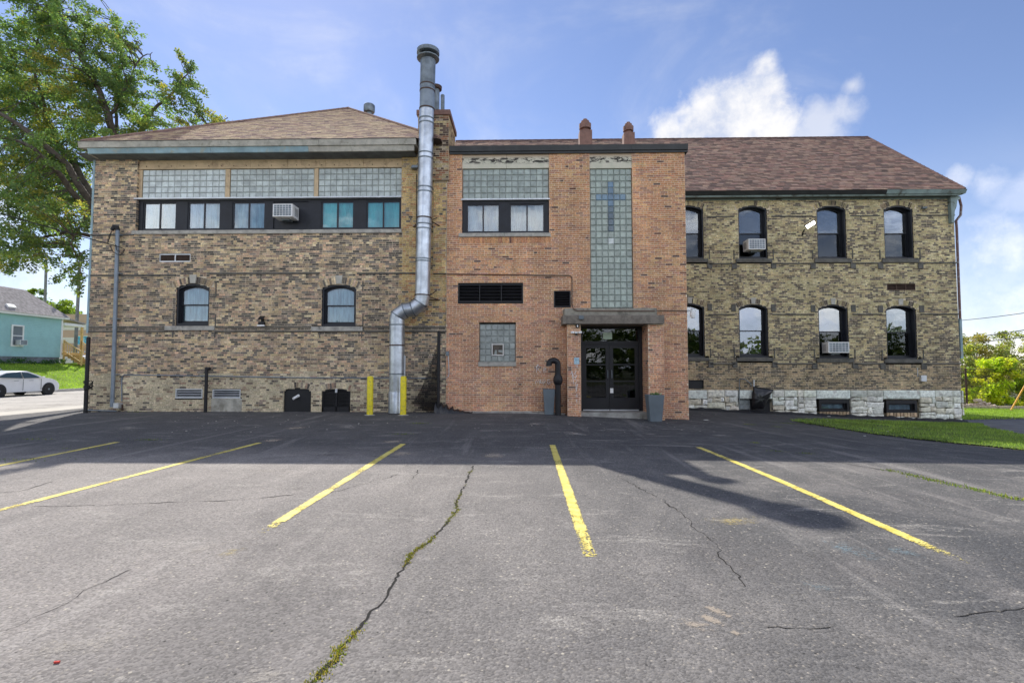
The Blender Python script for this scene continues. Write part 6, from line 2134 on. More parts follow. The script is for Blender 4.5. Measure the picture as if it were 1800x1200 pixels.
def blades(name, pts, hmin, hmax, w, cols, mat, kind='stuff', seed=5, lean=.5):
    rg = np.random.RandomState(seed); n = len(pts)
    pts = np.array(pts, dtype=float)
    ang = rg.rand(n)*6.283; h = hmin+(hmax-hmin)*rg.rand(n)
    dx, dy = np.cos(ang), np.sin(ang)
    la = rg.rand(n)*6.283; ll = lean*h*rg.rand(n)
    ww = w*(.6+.8*rg.rand(n))
    a = pts+np.stack([dx*ww, dy*ww, 0*dx], 1); b = pts-np.stack([dx*ww, dy*ww, 0*dx], 1)
    c = pts+np.stack([np.cos(la)*ll, np.sin(la)*ll, h], 1)
    v = np.stack([a, b, c], 1).reshape(-1, 3)
    me = bpy.data.meshes.new(name); me.vertices.add(3*n); me.vertices.foreach_set('co', v.ravel())
    me.loops.add(3*n); me.loops.foreach_set('vertex_index', np.arange(3*n)); me.polygons.add(n)
    me.polygons.foreach_set('loop_start', np.arange(n)*3); me.polygons.foreach_set('loop_total', np.full(n, 3))
    at = me.color_attributes.new('Col', 'FLOAT_COLOR', 'CORNER')
    ci = rg.randint(0, len(cols), n); cc = np.array(cols)[ci]*(0.7+.6*rg.rand(n, 1))
    lf = np.array([1+.55*nz(p_[0]*.9, p_[1]*.9, 3) for p_ in pts])[:, None]; cc = cc*lf
    cc = np.concatenate([cc, np.ones((n, 1))], 1); at.data.foreach_set('color', np.repeat(cc, 3, 0).ravel())
    me.materials.append(mat); me.update(); me.validate()
    o = bpy.data.objects.new(name, me); COL.objects.link(o)
    return o
r = random.Random(12); mp = []
# moss in the long crack
for i, p in enumerate(mline):
    t = i/len(mline)
    dens_ = max(0, nz(i*.07, 4.4)*1.8+.12) + (.8 if t > .88 else 0) + (.5 if .60 < t < .72 else 0)+(.3 if .30 < t < .42 else 0)
    for k in range(int(dens_*34)):
        rr_ = r.gauss(0, .007+.010*(t > .85)); x, y = p.x+r.gauss(0, .009)+rr_, p.y+r.gauss(0, .02); mp.append((x, y, ground_z(x, y)))
o = blades('moss', mp, .004, .014, .004, [(.20, .17, .03), (.13, .16, .025), (.26, .20, .05), (.10, .11, .02)], M['grass'])
tag(o, 'olive moss growing in the long crack across the car park', 'moss', kind='stuff')
mp = []
def tuft(px, py, n, sx, sy):
    c_ = gpt(px, py)
    for k in range(n):
        x, y = c_.x+r.gauss(0, sx), c_.y+r.gauss(0, sy); mp.append((x, y, ground_z(x, y)))
for i in range(60):
    t = i/59; tuft(1560+t*240, 826+t*54, 14 if nz(i*.3, 1) > -.1 else 4, .045, .02)
for px, py, n, a, b in ((1325, 778, 60, .06, .05), (1368, 793, 40, .07, .04), (1417, 797, 50, .08, .04), (736, 744, 120, .14, .05), (705, 763, 90, .12, .05), (262, 773, 80, .14, .05), (60, 772, 60, .2, .04),
                        (1318, 746, 90, .12, .08), (1385, 744, 160, .25, .08), (1365, 750, 50, .1, .05), (800, 724, 200, .16, .05), (840, 722, 120, .12, .05), (890, 724, 380, .18, .05), (920, 722, 200, .12, .04), (935, 725, 260, .15, .05), (727, 716, 200, .07, .03), (240, 724, 60, .2, .03), (150, 788, 40, .3, .04), (20, 808, 80, .3, .05), (330, 722, 40, .2, .03)):
    tuft(px, py, n, a, b)
o = blades('weeds', mp, .006, .035, .005, [(.12, .17, .03), (.20, .20, .05), (.09, .14, .03)], M['grass'], seed=8)
tag(o, 'low weeds sprouting along the wall foot and cracks of the car park', 'weeds', kind='stuff')
# lawns
lp = []
nA = len(LA)
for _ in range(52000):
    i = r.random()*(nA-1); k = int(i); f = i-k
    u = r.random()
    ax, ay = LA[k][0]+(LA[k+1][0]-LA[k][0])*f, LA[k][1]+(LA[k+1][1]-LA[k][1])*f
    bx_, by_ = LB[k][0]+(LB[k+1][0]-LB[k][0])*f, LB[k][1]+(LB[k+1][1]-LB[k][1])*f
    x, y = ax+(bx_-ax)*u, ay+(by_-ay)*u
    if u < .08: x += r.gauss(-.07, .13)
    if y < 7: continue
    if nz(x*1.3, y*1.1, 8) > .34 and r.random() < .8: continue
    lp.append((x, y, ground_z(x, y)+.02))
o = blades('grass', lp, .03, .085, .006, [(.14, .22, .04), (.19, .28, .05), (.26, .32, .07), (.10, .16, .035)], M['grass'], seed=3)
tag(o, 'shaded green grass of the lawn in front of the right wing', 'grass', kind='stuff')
lp = []
for _ in range(26000):
    y = 21.4+r.random()*5.8; x = 17.6+r.random()*18
    if y < 21.3+(x-17.5)*.17: continue
    lp.append((x, y, ground_z(x, y)+.02))
o = blades('grass', lp, .04, .10, .009, [(.18, .28, .03), (.23, .33, .04), (.27, .33, .06)], M['grass'], seed=4)
tag(o, 'sunlit green grass beyond the path right of the building', 'grass', kind='stuff')
lp = []
for _ in range(42000):
    x = -31.0-r.random()*8; y = 27+r.random()*24
    lp.append((x, y, ground_z(x, y)+.09))
o = blades('grass', lp, .05, .13, .014, [(.20, .32, .02), (.26, .38, .03), (.30, .38, .05)], M['grass'], seed=6)
tag(o, 'bright sunlit grass bank below the teal house', 'grass', kind='stuff')
# crumbs of asphalt and pale leaves
gm = MB(); 
for _ in range(170):
    px, py = r.uniform(300, 1350), r.uniform(722, 760)
    p = gpt(px, py); s = r.uniform(.004, .013)
    gm.col((.4, .38, .33) if r.random() < .7 else (.1, .1, .1)); gm.obox((p.x, p.y, p.z+s*.4), (1, .3, 0), (-.3, 1, 0), (0, 0, 1), s, s*.7, s*.4)
for px, py, s in ((1241, 738, .07), (1284, 724, .03), (1337, 719, .03), (1457, 733, .06), (1454, 741, .04), (1525, 739, .03), (1690, 747, .05), (1608, 752, .04), (1720, 752, .04), (1780, 735, .05), (100, 1165, .012), (1560, 760, .03), (1520, 768, .03)):
    p = gpt(px, py); gm.col((.6, .6, .56) if px > 200 else (.45, .05, .04)); gm.obox((p.x, p.y, p.z+.035 if px > 1400 else p.z+.006), (1, .2, 0), (-.2, 1, .1), (0, -.1, 1), s, s*.35, .004)
o = gm.build('litter', plain('crumbs', (1, 1, 1), .9, var=.2, attr=True))
tag(o, 'scattered crumbs, pale leaves and scraps on the tarmac and lawn', 'litter', kind='stuff')

# pale scrapes and old paint ghosts on the tarmac
def scrape_mat(name, col, thr):
    m = bpy.data.materials.new(name); m.use_nodes = True
    t = m.node_tree; b = t.nodes['Principled BSDF']; g = G(t); o = t.nodes['Material Output']
    pos = g.n('ShaderNodeNewGeometry').outputs['Position']
    a = g.n('ShaderNodeAttribute'); a.attribute_name = 'Col'; sc = g.n('ShaderNodeSeparateColor'); g.l(a.outputs['Color'], sc.inputs[0])
    f = g.math('ADD', g.math('MULTIPLY', g.noise(pos, 30, 6, .75), .6), g.math('MULTIPLY', g.noise(pos, 5, 5, .7), .4))
    al = g.ramp(g.math('ADD', f, g.math('MULTIPLY', sc.outputs[0], .22)), thr, thr+.14, 0, .55)
    b.inputs['Base Color'].default_value = (*col, 1); b.inputs['Roughness'].default_value = .9
    tr = g.n('ShaderNodeBsdfTransparent'); mx = g.n('ShaderNodeMixShader')
    g.l(al, mx.inputs[0]); g.l(tr.outputs[0], mx.inputs[1]); g.l(b.outputs[0], mx.inputs[2]); g.l(mx.outputs[0], o.inputs['Surface'])
    return m
SM1 = scrape_mat('pale_scrape', (.50, .42, .33), .56); SM2 = scrape_mat('old_blue_paint', (.20, .28, .32), .61); SM3 = scrape_mat('old_yellow_paint', (.50, .40, .16), .62); SM4 = scrape_mat('dusty_wash', (.40, .37, .33), .60); SM5 = scrape_mat('yellow_residue', (.50, .42, .22), .57)
def scrape(name, ax, ay, bx, by, w, mat_, kk=.9):
    a, b = gpt(ax, ay), gpt(bx, by); d = (b-a).normalized(); s = Vector((-d.y, d.x, 0)); m = MB(); n = 8; rows = 6
    for i in range(n):
        for j in range(rows):
            u0, u1 = i/n, (i+1)/n; v0, v1 = j/rows*2-1, (j+1)/rows*2-1
            e = (1-abs((u0+u1)-1)**2)*(1-abs((v0+v1)/2)**2)
            m.col((kk*e,)*3)
            q = [a+(b-a)*u+s*w*v for u, v in ((u0, v0), (u1, v0), (u1, v1), (u0, v1))]
            if (q[1]-q[0]).cross(q[3]-q[0]).z < 0: q.reverse()
            m.quad(*[(p.x, p.y, ground_z(p.x, p.y)+.0032) for p in q])
    tag(m.build(name, mat_), kind='structure')
scrape('paint_scrape', 1236, 1062, 1290, 1088, .045, SM1); scrape('paint_scrape', 1232, 1078, 1272, 1100, .04, SM1); scrape('paint_scrape', 1190, 1090, 1260, 1108, .05, SM1, .6); scrape('paint_scrape', 1285, 1108, 1300, 1116, .03, SM1, .7)
scrape('old_paint', 1440, 945, 1560, 990, .18, SM2, .8); scrape('old_paint', 1540, 960, 1630, 978, .12, SM2, .8); scrape('old_paint', 1230, 918, 1350, 912, .16, SM3, .9); scrape('old_paint', 1390, 1020, 1480, 1040, .1, SM2, .6)
scrape('paint_residue', 425, 960, 385, 982, .09, SM5, .7)
scrape('dusty_patch', 0, 1150, 250, 1120, .16, SM4, .8); scrape('dusty_patch', 400, 1195, 520, 1185, .10, SM4, .9); scrape('dusty_patch', 300, 985, 470, 935, .30, SM4, .6); scrape('dusty_patch', 400, 825, 560, 830, .5, SM4, .6)
for px, py, w_ in ((478, 774, .25), (690, 776, .18), (705, 797, .22), (565, 797, .3), (520, 752, .25), (868, 800, .25), (1265, 765, .3), (225, 752, .6), (940, 745, .3), (1010, 762, .5), (610, 750, .5)):
    scrape('scuffed_patch', px-22, py+1, px+22, py-1, w_, SM1 if w_ < .3 else SM4, 1.0)

# ================================================================== TREES AND SHRUBS
def leaf_cloud(name, centers, per, spread, size, cols, mat, parent=None, seed=1, dirs=None, droop=0.0):
    """leaf-sized faces gathered in sprays round the given points (n,3); spread (n,) or scalar"""
    rg = np.random.RandomState(seed); C_ = np.array(centers, dtype=float); k = len(C_)
    per = np.full(k, per) if np.isscalar(per) else np.array(per)
    idx = np.repeat(np.arange(k), per); n = len(idx)
    sp = np.full(k, spread) if np.isscalar(spread) else np.array(spread)
    off = rg.normal(size=(n, 3)); off /= np.maximum(np.linalg.norm(off, axis=1, keepdims=True), 1e-6)
    off *= (rg.rand(n, 1)**.5)*sp[idx][:, None]
    if dirs is not None:
        D = np.array(dirs)[idx]; t = rg.uniform(-1, 1, (n, 1)); off = off*.45 + D*t*sp[idx][:, None]
    off[:, 2] *= .75
    p = C_[idx]+off
    p[:, 2] -= droop*rg.rand(n)
    nr = rg.normal(size=(n, 3)); nr[:, 2] = np.abs(nr[:, 2])+.25; nr /= np.linalg.norm(nr, axis=1, keepdims=True)
    t1 = np.cross(nr, rg.normal(size=(n, 3))); t1 /= np.linalg.norm(t1, axis=1, keepdims=True); t2 = np.cross(nr, t1)
    s = size*(.65+.7*rg.rand(n, 1))
    a = p-t1*s*.5; b = p+t2*s*.36+nr*s*.06; c = p+t1*s*.55; d = p-t2*s*.36+nr*s*.06
    v = np.stack([a, b, c, d], 1).reshape(-1, 3)
    if parent is not None: v = v-np.array(world_loc(parent))
    me = bpy.data.meshes.new(name); me.vertices.add(4*n); me.vertices.foreach_set('co', v.ravel())
    me.loops.add(4*n); me.loops.foreach_set('vertex_index', np.arange(4*n)); me.polygons.add(n)
    me.polygons.foreach_set('loop_start', np.arange(n)*4); me.polygons.foreach_set('loop_total', np.full(n, 4))
    at = me.color_attributes.new('Col', 'FLOAT_COLOR', 'CORNER')
    cl = np.array(cols); ck = rg.rand(k, 1)*.5+.75
    # neighbouring sprays share a tone
    pick = np.array([int((nz(c_[0]*.45, c_[1]*.45, c_[2]*.45)*.9+.5)*len(cl)) for c_ in C_]).clip(0, len(cl)-1)
    pi = pick[idx]; sw = rg.rand(n) < .35; pi[sw] = rg.randint(0, len(cl), sw.sum())
    cc = cl[pi]*ck[idx]*(.75+.5*rg.rand(n, 1))
    cc = np.concatenate([cc, np.ones((n, 1))], 1); at.data.foreach_set('color', np.repeat(cc, 4, 0).ravel())
    me.materials.append(mat); me.update()
    o = bpy.data.objects.new(name, me); COL.objects.link(o)
    if parent is not None: o.parent = parent
    return o


def bezier(a, b, c, n):
    return [a*(1-t)**2+b*2*t*(1-t)+c*t*t for t in [i/n for i in range(n+1)]]

# the big street tree behind the left corner ---------------------------------
r = random.Random(44)
YT = 20.0
def T(px, py, dy=0): return P(px, py, YT+dy*.72)
base = T(188, 640); base.z = ground_z(base.x, base.y)-.1
BT = empty('street_tree', (base.x, base.y, base.z+.1), 'large leafy tree rising behind the left corner of the building', 'tree')
fork = T(182, 380); fork.y = base.y
m = MB(); m.tube([base, base.lerp(fork, .5)+Vector((.1, 0, 0)), fork], [.42, .34, .30], 14)
m.build('trunk', M['bark'], BT, smooth=True)
limbs = [
 ([(182, 380, 0), (200, 245, -.5), (190, 205, -.8), (168, 150, -1), (140, 90, -1.2), (105, 30, -1.5), (80, -40, -1.5)], .27),
 ([(182, 380, 0), (130, 290, .5), (98, 250, 1), (80, 205, 1.3), (40, 160, 1.5), (0, 100, 2), (-50, 30, 2)], .24),
 ([(180, 390, 0), (120, 292, -1), (60, 240, -2), (10, 205, -2.5), (-60, 160, -3), (-120, 120, -3)], .22),
 ([(185, 370, 0), (232, 262, 1), (262, 205, .6), (300, 168, .2), (330, 130, 0)], .19),
 ([(232, 262, 1), (300, 228, .5), (350, 225, .3), (400, 208, .2)], .09),
 ([(175, 400, 0), (110, 310, -2), (62, 262, -3.5), (0, 240, -4.5), (-80, 215, -5.5)], .18),
 ([(178, 420, 0), (120, 405, -1), (70, 420, -2), (20, 440, -3), (-40, 450, -3)], .12),
 ([(190, 205, -.8), (225, 150, -.5), (245, 105, -.2), (268, 92, 0)], .10),
 ([(200, 245, -.5), (205, 170, .8), (212, 100, 1.2), (205, 40, 1.5)], .10),
 ([(182, 400, 0), (150, 380, -2.2), (125, 430, -3.2), (140, 480, -3.6)], .09),
 ([(80, 205, 1.3), (60, 120, 0), (70, 60, -.5), (50, 0, -1)], .10),
 ([(182, 380, 0), (150, 330, 2.5), (110, 320, 4), (50, 330, 5), (-20, 340, 5.5)], .14),
]
Lp = []
for pts, rad in limbs:
    q = [T(*p) for p in pts]; fine_ = []
    for i in range(len(q)-1):
        for k in range(4): fine_.append(q[i].lerp(q[i+1], k/4)+Vector((nz(i+k*.3, rad*9), nz(k*.5, i), nz(i*3, k*.3)))*.12*(1 if i+k else 0))
    fine_.append(q[-1]); n = len(fine_)
    m = MB(); m.tube(fine_, [rad*.66*(1-.85*i/(n-1)) for i in range(n)], 9)
    m.build('limb', M['bark'], BT, smooth=True)
    Lp += fine_[2:]
blobs = [(20, 75, 50, 0), (60, 110, 80, -1), (120, 50, 50, -1), (165, 62, 50, -.6), (190, 110, 60, -.4), (100, 160, 90, 1), (175, 175, 62, -.6), (228, 128, 46, 0), (255, 172, 48, 0), (300, 150, 34, 0), (335, 118, 17, 0), (322, 98, 9, 0),
         (350, 150, 16, 0), (330, 172, 28, 0), (290, 212, 40, .4), (348, 212, 27, .3), (385, 212, 20, .2), (240, 215, 40, .8), (30, 200, 80, 1.5), (90, 250, 70, 1), (140, 250, 42, .5), (20, 290, 80, -2), (90, 330, 60, 1), (140, 335, 32, 2), (40, 390, 66, -3), (112, 395, 46, -1.5),
         (145, 438, 24, -3), (20, 435, 46, -3), (85, 450, 28, -2.5), (140, 478, 18, -3.4), (60, 462, 18, -3), (100, 490, 14, -3), (130, 505, 10, -3.2), (-60, 150, 100, 0), (-90, 300, 100, -2), (-60, 420, 55, -3), (60, -20, 60, -1), (112, -25, 45, -1), (-60, 30, 80, 1),
         (60, 40, 45, -.8), (215, 60, 26, 1), (130, 370, 44, 3), (60, 340, 70, 4), (-150, 200, 110, -2), (160, 300, 30, 2)]
cen, per_, spr, dirs = [], [], [], []
tw = MB()
for bx, by, br, dy in blobs:
    k = max(2, int(br*br/ (118 if bx > -20 else 330)))
    for _ in range(k):
        a = r.random()*6.283; q = (r.random()**.5)*br
        c_ = T(bx+q*math.cos(a), by+q*math.sin(a), dy+r.uniform(-1, 1)*min(2.6, br/24))
        near = min(Lp, key=lambda l: (l-c_).length)
        if (near-c_).length > 2.6: continue
        mid = near.lerp(c_, .5)+Vector((r.uniform(-.2, .2), r.uniform(-.2, .2), r.uniform(-.1, .35)))
        tw.tube(bezier(near, mid, c_, 4), [.020, .016, .012, .008, .005], 4, caps=False)
        cen.append(tuple(c_)); d_ = (c_-near).normalized() if (c_-near).length > .1 else Vector((1, 0, 0))
        dirs.append(tuple(d_)); s_ = r.uniform(.30, .66); spr.append(s_); per_.append(int(165*(s_/.48)**2*r.uniform(.5, 1.2)))
tw.build('twigs', M['bark'], BT, kind='stuff')
leaf_cloud('crown', cen, per_, spr, .088, [(.11, .165, .055), (.13, .19, .06), (.09, .14, .055), (.16, .20, .055), (.10, .15, .07), (.23, .20, .045)], M['leaf'], BT, seed=3, dirs=dirs)

def tree(name, pos, h, rad, th, cols, label, group=None, n=60, per=110, leaf=.2, seed=1, cat='tree', squash=1.0, bare=0.0):
    r_ = random.Random(seed); pos = Vector(pos)
    t = empty(name, pos, label, cat, group)
    m = MB(); top = pos+Vector((r_.uniform(-.1, .1)*h, 0, h*.8))
    if th > .02: m.tube([pos-Vector((0, 0, .1)), pos.lerp(top, .4), top], [th, th*.7, th*.15], 8)
    cs, sp_, pr = [], [], []
    lo = bare
    for i in range(n):
        a = r_.random()*6.283; u = r_.random(); zz = lo+(1-lo)*r_.random()
        rr_ = rad*(r_.random()**.5)*math.sqrt(max(.05, 1-(abs((zz-(lo+.42*(1-lo)))/(.62*(1-lo))))**2))
        c_ = pos+Vector((rr_*math.cos(a), rr_*math.sin(a)*squash, zz*h))
        cs.append(tuple(c_)); s_ = rad*r_.uniform(.14, .27); sp_.append(s_); pr.append(int(per*r_.uniform(.6, 1.3)))
        if th > .02 or i % 3 == 0: m.tube([pos+(top-pos)*max(.1, zz*.7), (pos+(top-pos)*max(.1, zz*.75)).lerp(c_, .6)+Vector((0, 0, .1)), c_], [max(.012, th*.25), max(.009, th*.15), .006], 5)
    m.build('trunk' if cat == 'tree' else 'stems', M['bark'], t, smooth=True)
    leaf_cloud('crown' if cat == 'tree' else 'foliage', cs, pr, sp_, leaf, cols, M['leaf'], t, seed=seed)
    return t

DG = [(.05, .085, .025), (.07, .11, .03), (.09, .12, .03), (.12, .14, .035)]
YG = [(.46, .46, .03), (.36, .42, .03), (.52, .48, .04), (.20, .27, .03)]
OG = [(.20, .22, .055), (.25, .25, .06), (.16, .18, .05), (.30, .23, .07)]
gz = -.75
# beyond the right lawn
q = P(1778, 700, 28.5); tree('yellow_shrub', (q.x, 29.3, gz), 2.5, 1.65, .0, YG, 'bright yellow-green bush behind the chain-link fence on the right', n=75, per=170, leaf=.13, seed=5, cat='shrub', squash=.7)
for i, (px, y, h, rad, n_, lab) in enumerate(((1700, 33, 3.6, 1.9, 60, 'olive scrub tree behind the fence, nearest the building corner'), (1722, 36.5, 4.3, 2.1, 55, 'olive scrub tree rising just left of the yellow bush'), (1770, 37, 4.5, 2.3, 60, 'tallest olive scrub tree, rising above the yellow bush'), (1815, 34, 3.9, 2.3, 50, 'olive scrub tree at the right edge of the view'))):
    q = P(px, 700, y); tree('scrub_tree', (q.x, y, gz), h, rad, .07, OG, lab, 'scrub trees behind the right fence', n=n_, per=110, leaf=.13, seed=20+i, bare=.05)
q = P(1700, 700, 30.5); tree('thicket', (q.x, 31.5, gz), 2.0, 1.7, .0, [(.06, .08, .03), (.09, .10, .05), (.12, .11, .06)], 'dark thicket behind the fence post by the building corner', n=36, per=90, leaf=.11, seed=31, cat='shrub')
# left side
q = P(97, 560, 100); tree('street_tree', (q.x, 100, 1.5), 13.0, 5.0, .2, [(.14, .19, .03), (.18, .22, .03), (.09, .13, .03)], 'small round tree behind the roof of the teal house', n=70, per=120, leaf=.45, seed=7)
q = P(64, 540, 100); tree('street_tree', (q.x, 100, 1.5), 15.5, 3.0, .2, [(.14, .19, .03), (.18, .22, .03), (.09, .13, .03)], 'narrow yellowing tree peeping over the slope of the grey roof', n=34, per=100, leaf=.45, seed=8)
# woods on the far side of the lot, seen in the window glass
r = random.Random(90)
wc, ws = [], []
for i in range(170):
    x = -70+140*i/170+r.uniform(-2, 2); hh = 5.5+3.5*nz(x*.08, 2)
    for k in range(4):
        wc.append((x+r.uniform(-2, 2), -34+r.uniform(-4, 4), .6+hh*(k+.5)/4)); ws.append(r.uniform(1.2, 2.0))
o = leaf_cloud('distant_woods', wc, 60, ws, .55, DG+[(.14, .17, .04)], M['leaf'], seed=9)
tag(o, 'belt of trees across the lot, seen only as reflections in the windows', 'trees', kind='stuff')
# far-off tree line on the horizon
wc, ws = [], []
for i in range(260):
    x = -40+340*i/260+r.uniform(-2, 2); y = 150+r.uniform(-8, 8)
    for k in range(2): wc.append((x, y, 1+k*2.2)); ws.append(2.4)
for i in range(90):
    x = -260+170*i/90+r.uniform(-2, 2)
    for k in range(2): wc.append((x, 190, 2+k*2.5)); ws.append(3)
o = leaf_cloud('distant_trees', wc, 30, ws, 1.0, DG, M['leaf'], seed=10)
tag(o, 'low line of far-off trees on the horizon', 'trees', kind='stuff')

# log pile, timber edging, fence and guy on the right -------------------------
r = random.Random(15)
q = P(1712, 708, 27.45)
LPl = empty('log_pile', (q.x+.2, 27.5, gz), 'heap of pale cut logs and sticks in front of the chain-link fence', 'log pile')
for i in range(15):
    x = q.x-.7+1.8*r.random(); z = gz+.08+.40*(1-abs((x-q.x-.2)/.95))*r.random(); a = r.uniform(-.5, .5); L = r.uniform(.25, .6); rd = r.uniform(.04, .09)
    MB().tube([(x-L*.5*math.sin(a+1.2), 27.5+r.uniform(-.25, .1)-L*.5*math.cos(a+1.2), z), (x+L*.5*math.sin(a+1.2), 27.6+L*.5*math.cos(a+1.2), z+r.uniform(-.03, .05))], rd, 9).build('log', M['wood_old'], LPl)
for i in range(8):
    x = q.x-1.1+r.random()*.6; MB().tube([(x, 27.6, gz), (x-r.uniform(.0, .5), 27.5, gz+r.uniform(.4, .9))], .02, 5).build('stick', M['wood_old'], LPl)
te = MB(); a, b = P(1693, 711, 27.2), P(1830, 724, 26.2)
for i in range(5):
    p0 = Vector((a.x, 27.3, gz)).lerp(Vector((b.x+1, 26.6, gz)), i/5); p1 = Vector((a.x, 27.3, gz)).lerp(Vector((b.x+1, 26.6, gz)), (i+1)/5-.006)
    d_ = (p1-p0).normalized(); te.obox((p0+p1)/2+Vector((0, 0, .07)), d_, Vector((-d_.y, d_.x, 0)), (0, 0, 1), (p1-p0).length/2, .09, .09)
tag(te.build('timber_edging', M['wood_old']), 'long weathered timber edging the back of the right lawn', 'edging')
Yf = 28.6
FR = empty('chain_link_fence', (P(1700, 700, Yf).x, Yf, gz), 'tall rusty chain-link fence across the right lawn', 'fence')
zt_ = P(1740, 649, Yf).z; x0_, x1_ = P(1640, 700, Yf).x, P(1960, 700, Yf).x
MB().tube([(x0_, Yf, zt_), (x1_, Yf, zt_)], .022, 8).build('top_rail', M['rust'], FR, smooth=True)
for px in (1699, 1815, 1930):
    x = P(px, 690, Yf).x; MB().lathe([(.05, 0), (.05, zt_-gz+.04), (0, zt_-gz+.08)], x, Yf, 10, gz).build('post', M['rust'], FR, smooth=True)
diamond_mesh(x0_+.6, gz, x1_-3.0, zt_, Yf, .07, lambda x, z: True, .0035).build('chain_link', M['rust'], FR, kind='stuff')
ga, gb = P(1779, 717, 26.0), P(1800, 680, 26.0)
GW = empty('guy_wire', ga, 'orange guard sleeve on a slanting guy wire at the right edge', 'guy wire')
dv = (gb-ga).normalized(); MB().tube([ga-dv*.15, ga+dv*2.3], .035, 10).build('guard_sleeve', M['orange'], GW, smooth=True)
MB().tube([ga-dv*.2, ga+dv*9], .008, 6).build('wire', M['rubber'], GW)
# overhead wires to the right
def wire(x0, y0, x1, y1, Y0, Y1, rad, lab, ext=1.0, sag=.15):
    a, b = P(x0, y0, Y0), P(x1, y1, Y1); b = b+(b-a)*ext; a = a-(P(x1, y1, Y1)-a)*.3
    pts = []
    for i in range(21):
        t_ = i/20; p_ = a.lerp(b, t_); p_.z -= sag*math.sin(math.pi*t_); pts.append(p_)
    tag(MB().tube(pts, rad, 5).build('overhead_wire', M['rubber']), lab, 'wire', 'overhead wires right of the building')
wire(1686, 562, 1800, 546, 40, 33, .022, 'highest of the three overhead wires right of the building')
wire(1686, 594, 1800, 576, 40, 34, .030, 'middle one of the three overhead wires right of the building')
wire(1686, 603, 1800, 588, 40, 34, .030, 'lowest of the three overhead wires right of the building')

# ================================================================== TEAL HOUSE
HA, HB = 27.5, 40.2; Xh = -37.0; zb = 1.45
q0 = P(2, 551, 36.2); zev = P(88, 561, HB).z
TH = empty('teal_house', (Xh, 36, zb), 'teal clapboard house with grey shingle roof on the grass bank', 'house')
zfl = P(50, 627, 38).z
MB().box(Xh-8, HA, zfl, Xh-.05, HB, zev).build('wall', M['siding'], TH)
MB().box(Xh-7.9, HA+.1, zb-.4, Xh-.08, HB-.1, zfl).build('foundation', M['found'], TH)
n = int((zev-zfl)/.125); me = None
for i in range(n):
    z = zfl+(zev-zfl)*i/n; h = (zev-zfl)/n
    if me is None:
        b = MB(); b.v = [(0, HA-36, 0), (0, HB-36, 0), (-.045, HB-36, h), (-.045, HA-36, h), (-.046, HA-36, 0), (-.046, HB-36, 0)]
        b.v = [(x+.0, y, zz) for x, y, zz in b.v]
        for q in ((0, 1, 2, 3), (4, 5, 1, 0), (1, 5, 2), (0, 3, 4)): b.face(q)
        o = b.build('clapboard', M['siding']); me = o.data
    else:
        o = bpy.data.objects.new('clapboard', me); COL.objects.link(o)
    o.parent = TH; o.location = (0.002, 0, z-zb)
MB().box(Xh-.03, HB-.10, zfl, Xh+.02, HB+.03, zev).build('corner_board', M['trim_white'], TH)
MB().box(Xh-.02, HA, zev-.02, Xh+.30, HB+.3, zev+.16).build('eaves_board', M['trim_white'], TH)
zr = P(43, 509, HB+.2).z+.6; Xr = Xh-3.2
# roof: slope towards the street with hipped far end
ra = Vector((Xh+.35, HA-.4, zev+.13)); rb = Vector((Xh+.35, HB+.35, zev+.13)); 
rp = P(42, 509, 38.6); rh = rp.z
rc = Vector((rp.x, 38.6, rh)); rd_ = Vector((rp.x, HA-.4, rh)); re_ = Vector((2*rp.x-Xh-.35, HA-.4, zev+.13)); rf_ = Vector((2*rp.x-Xh-.35, HB+.35, zev+.13))
m = MB(); m.quad(ra, rb, rc, rd_); m.quad(rf_, re_, rd_, rc); m.tri(rb, rf_, rc); m.quad(re_, rf_, rb, ra); m.tri(ra, rd_, re_)
rfo = m.build('roof', M['roof_grey'], TH)
shingles(rfo, rb, ra, rc, rd_, lambda u, v, rg: jit(rg.choice([(.30, .28, .27), (.25, .24, .23), (.35, .33, .30)]), rg, .1), 0, expo=.28, tab=.6, seed=81) if False else None
up_ = (rd_-ra).normalized()
for k in range(22):
    v0 = k/22; a0 = ra.lerp(rd_, v0)+Vector((.012, 0, .016)); b0 = rb.lerp(rc, v0)+Vector((.012, 0, .016)); a1 = ra.lerp(rd_, v0+1/22)+Vector((0, 0, .002)); b1 = rb.lerp(rc, v0+1/22)+Vector((0, 0, .002))
    s_ = MB().quad(a0, b0, b1, a1); dn = Vector((0, 0, -.02)); s_.quad(a0+dn, b0+dn, b0, a0); s_.build('shingle_course', M['roof_grey'], rfo)
q = P(18, 540, 36.0)
MB().obox(q+Vector((-.0, 0, .05)), (0, 1, 0), up_, Vector((0, 1, 0)).cross(up_), .28, .16, .12).build('roof_vent', M['trim_white'], TH)
# window with its frame
def sidewin(y0, y1, z0, z1, parent):
    m = MB()
    for a, b, c, d in ((y0, y1, z0, z0+.10), (y0, y1, z1-.10, z1), (y0, y0+.10, z0+.1, z1-.1), (y1-.10, y1, z0+.1, z1-.1), (y0+.1, y1-.1, (z0+z1)/2-.03, (z0+z1)/2+.03)):
        m.box(Xh-.0, a, c, Xh+.06, b, d)
    o = m.build('window', M['trim_white'], parent)
    MB().box(Xh+.005, y0+.1, z0+.1, Xh+.012, y1-.1, z1-.1).build('pane', M['screen_dark'], o)
q0, q1 = P(19, 590, 36.9), P(40, 590, 37.9)
yw0 = 37.0*900/(900) ; 
def y_on_house(px): d_ = ray(px, 590); return d_.y*(Xh/d_.x)
yw0, yw1 = y_on_house(19), y_on_house(41)
sidewin(yw0, yw1, P(30, 609, (yw0+yw1)/2).z, P(30, 571, (yw0+yw1)/2).z, TH)
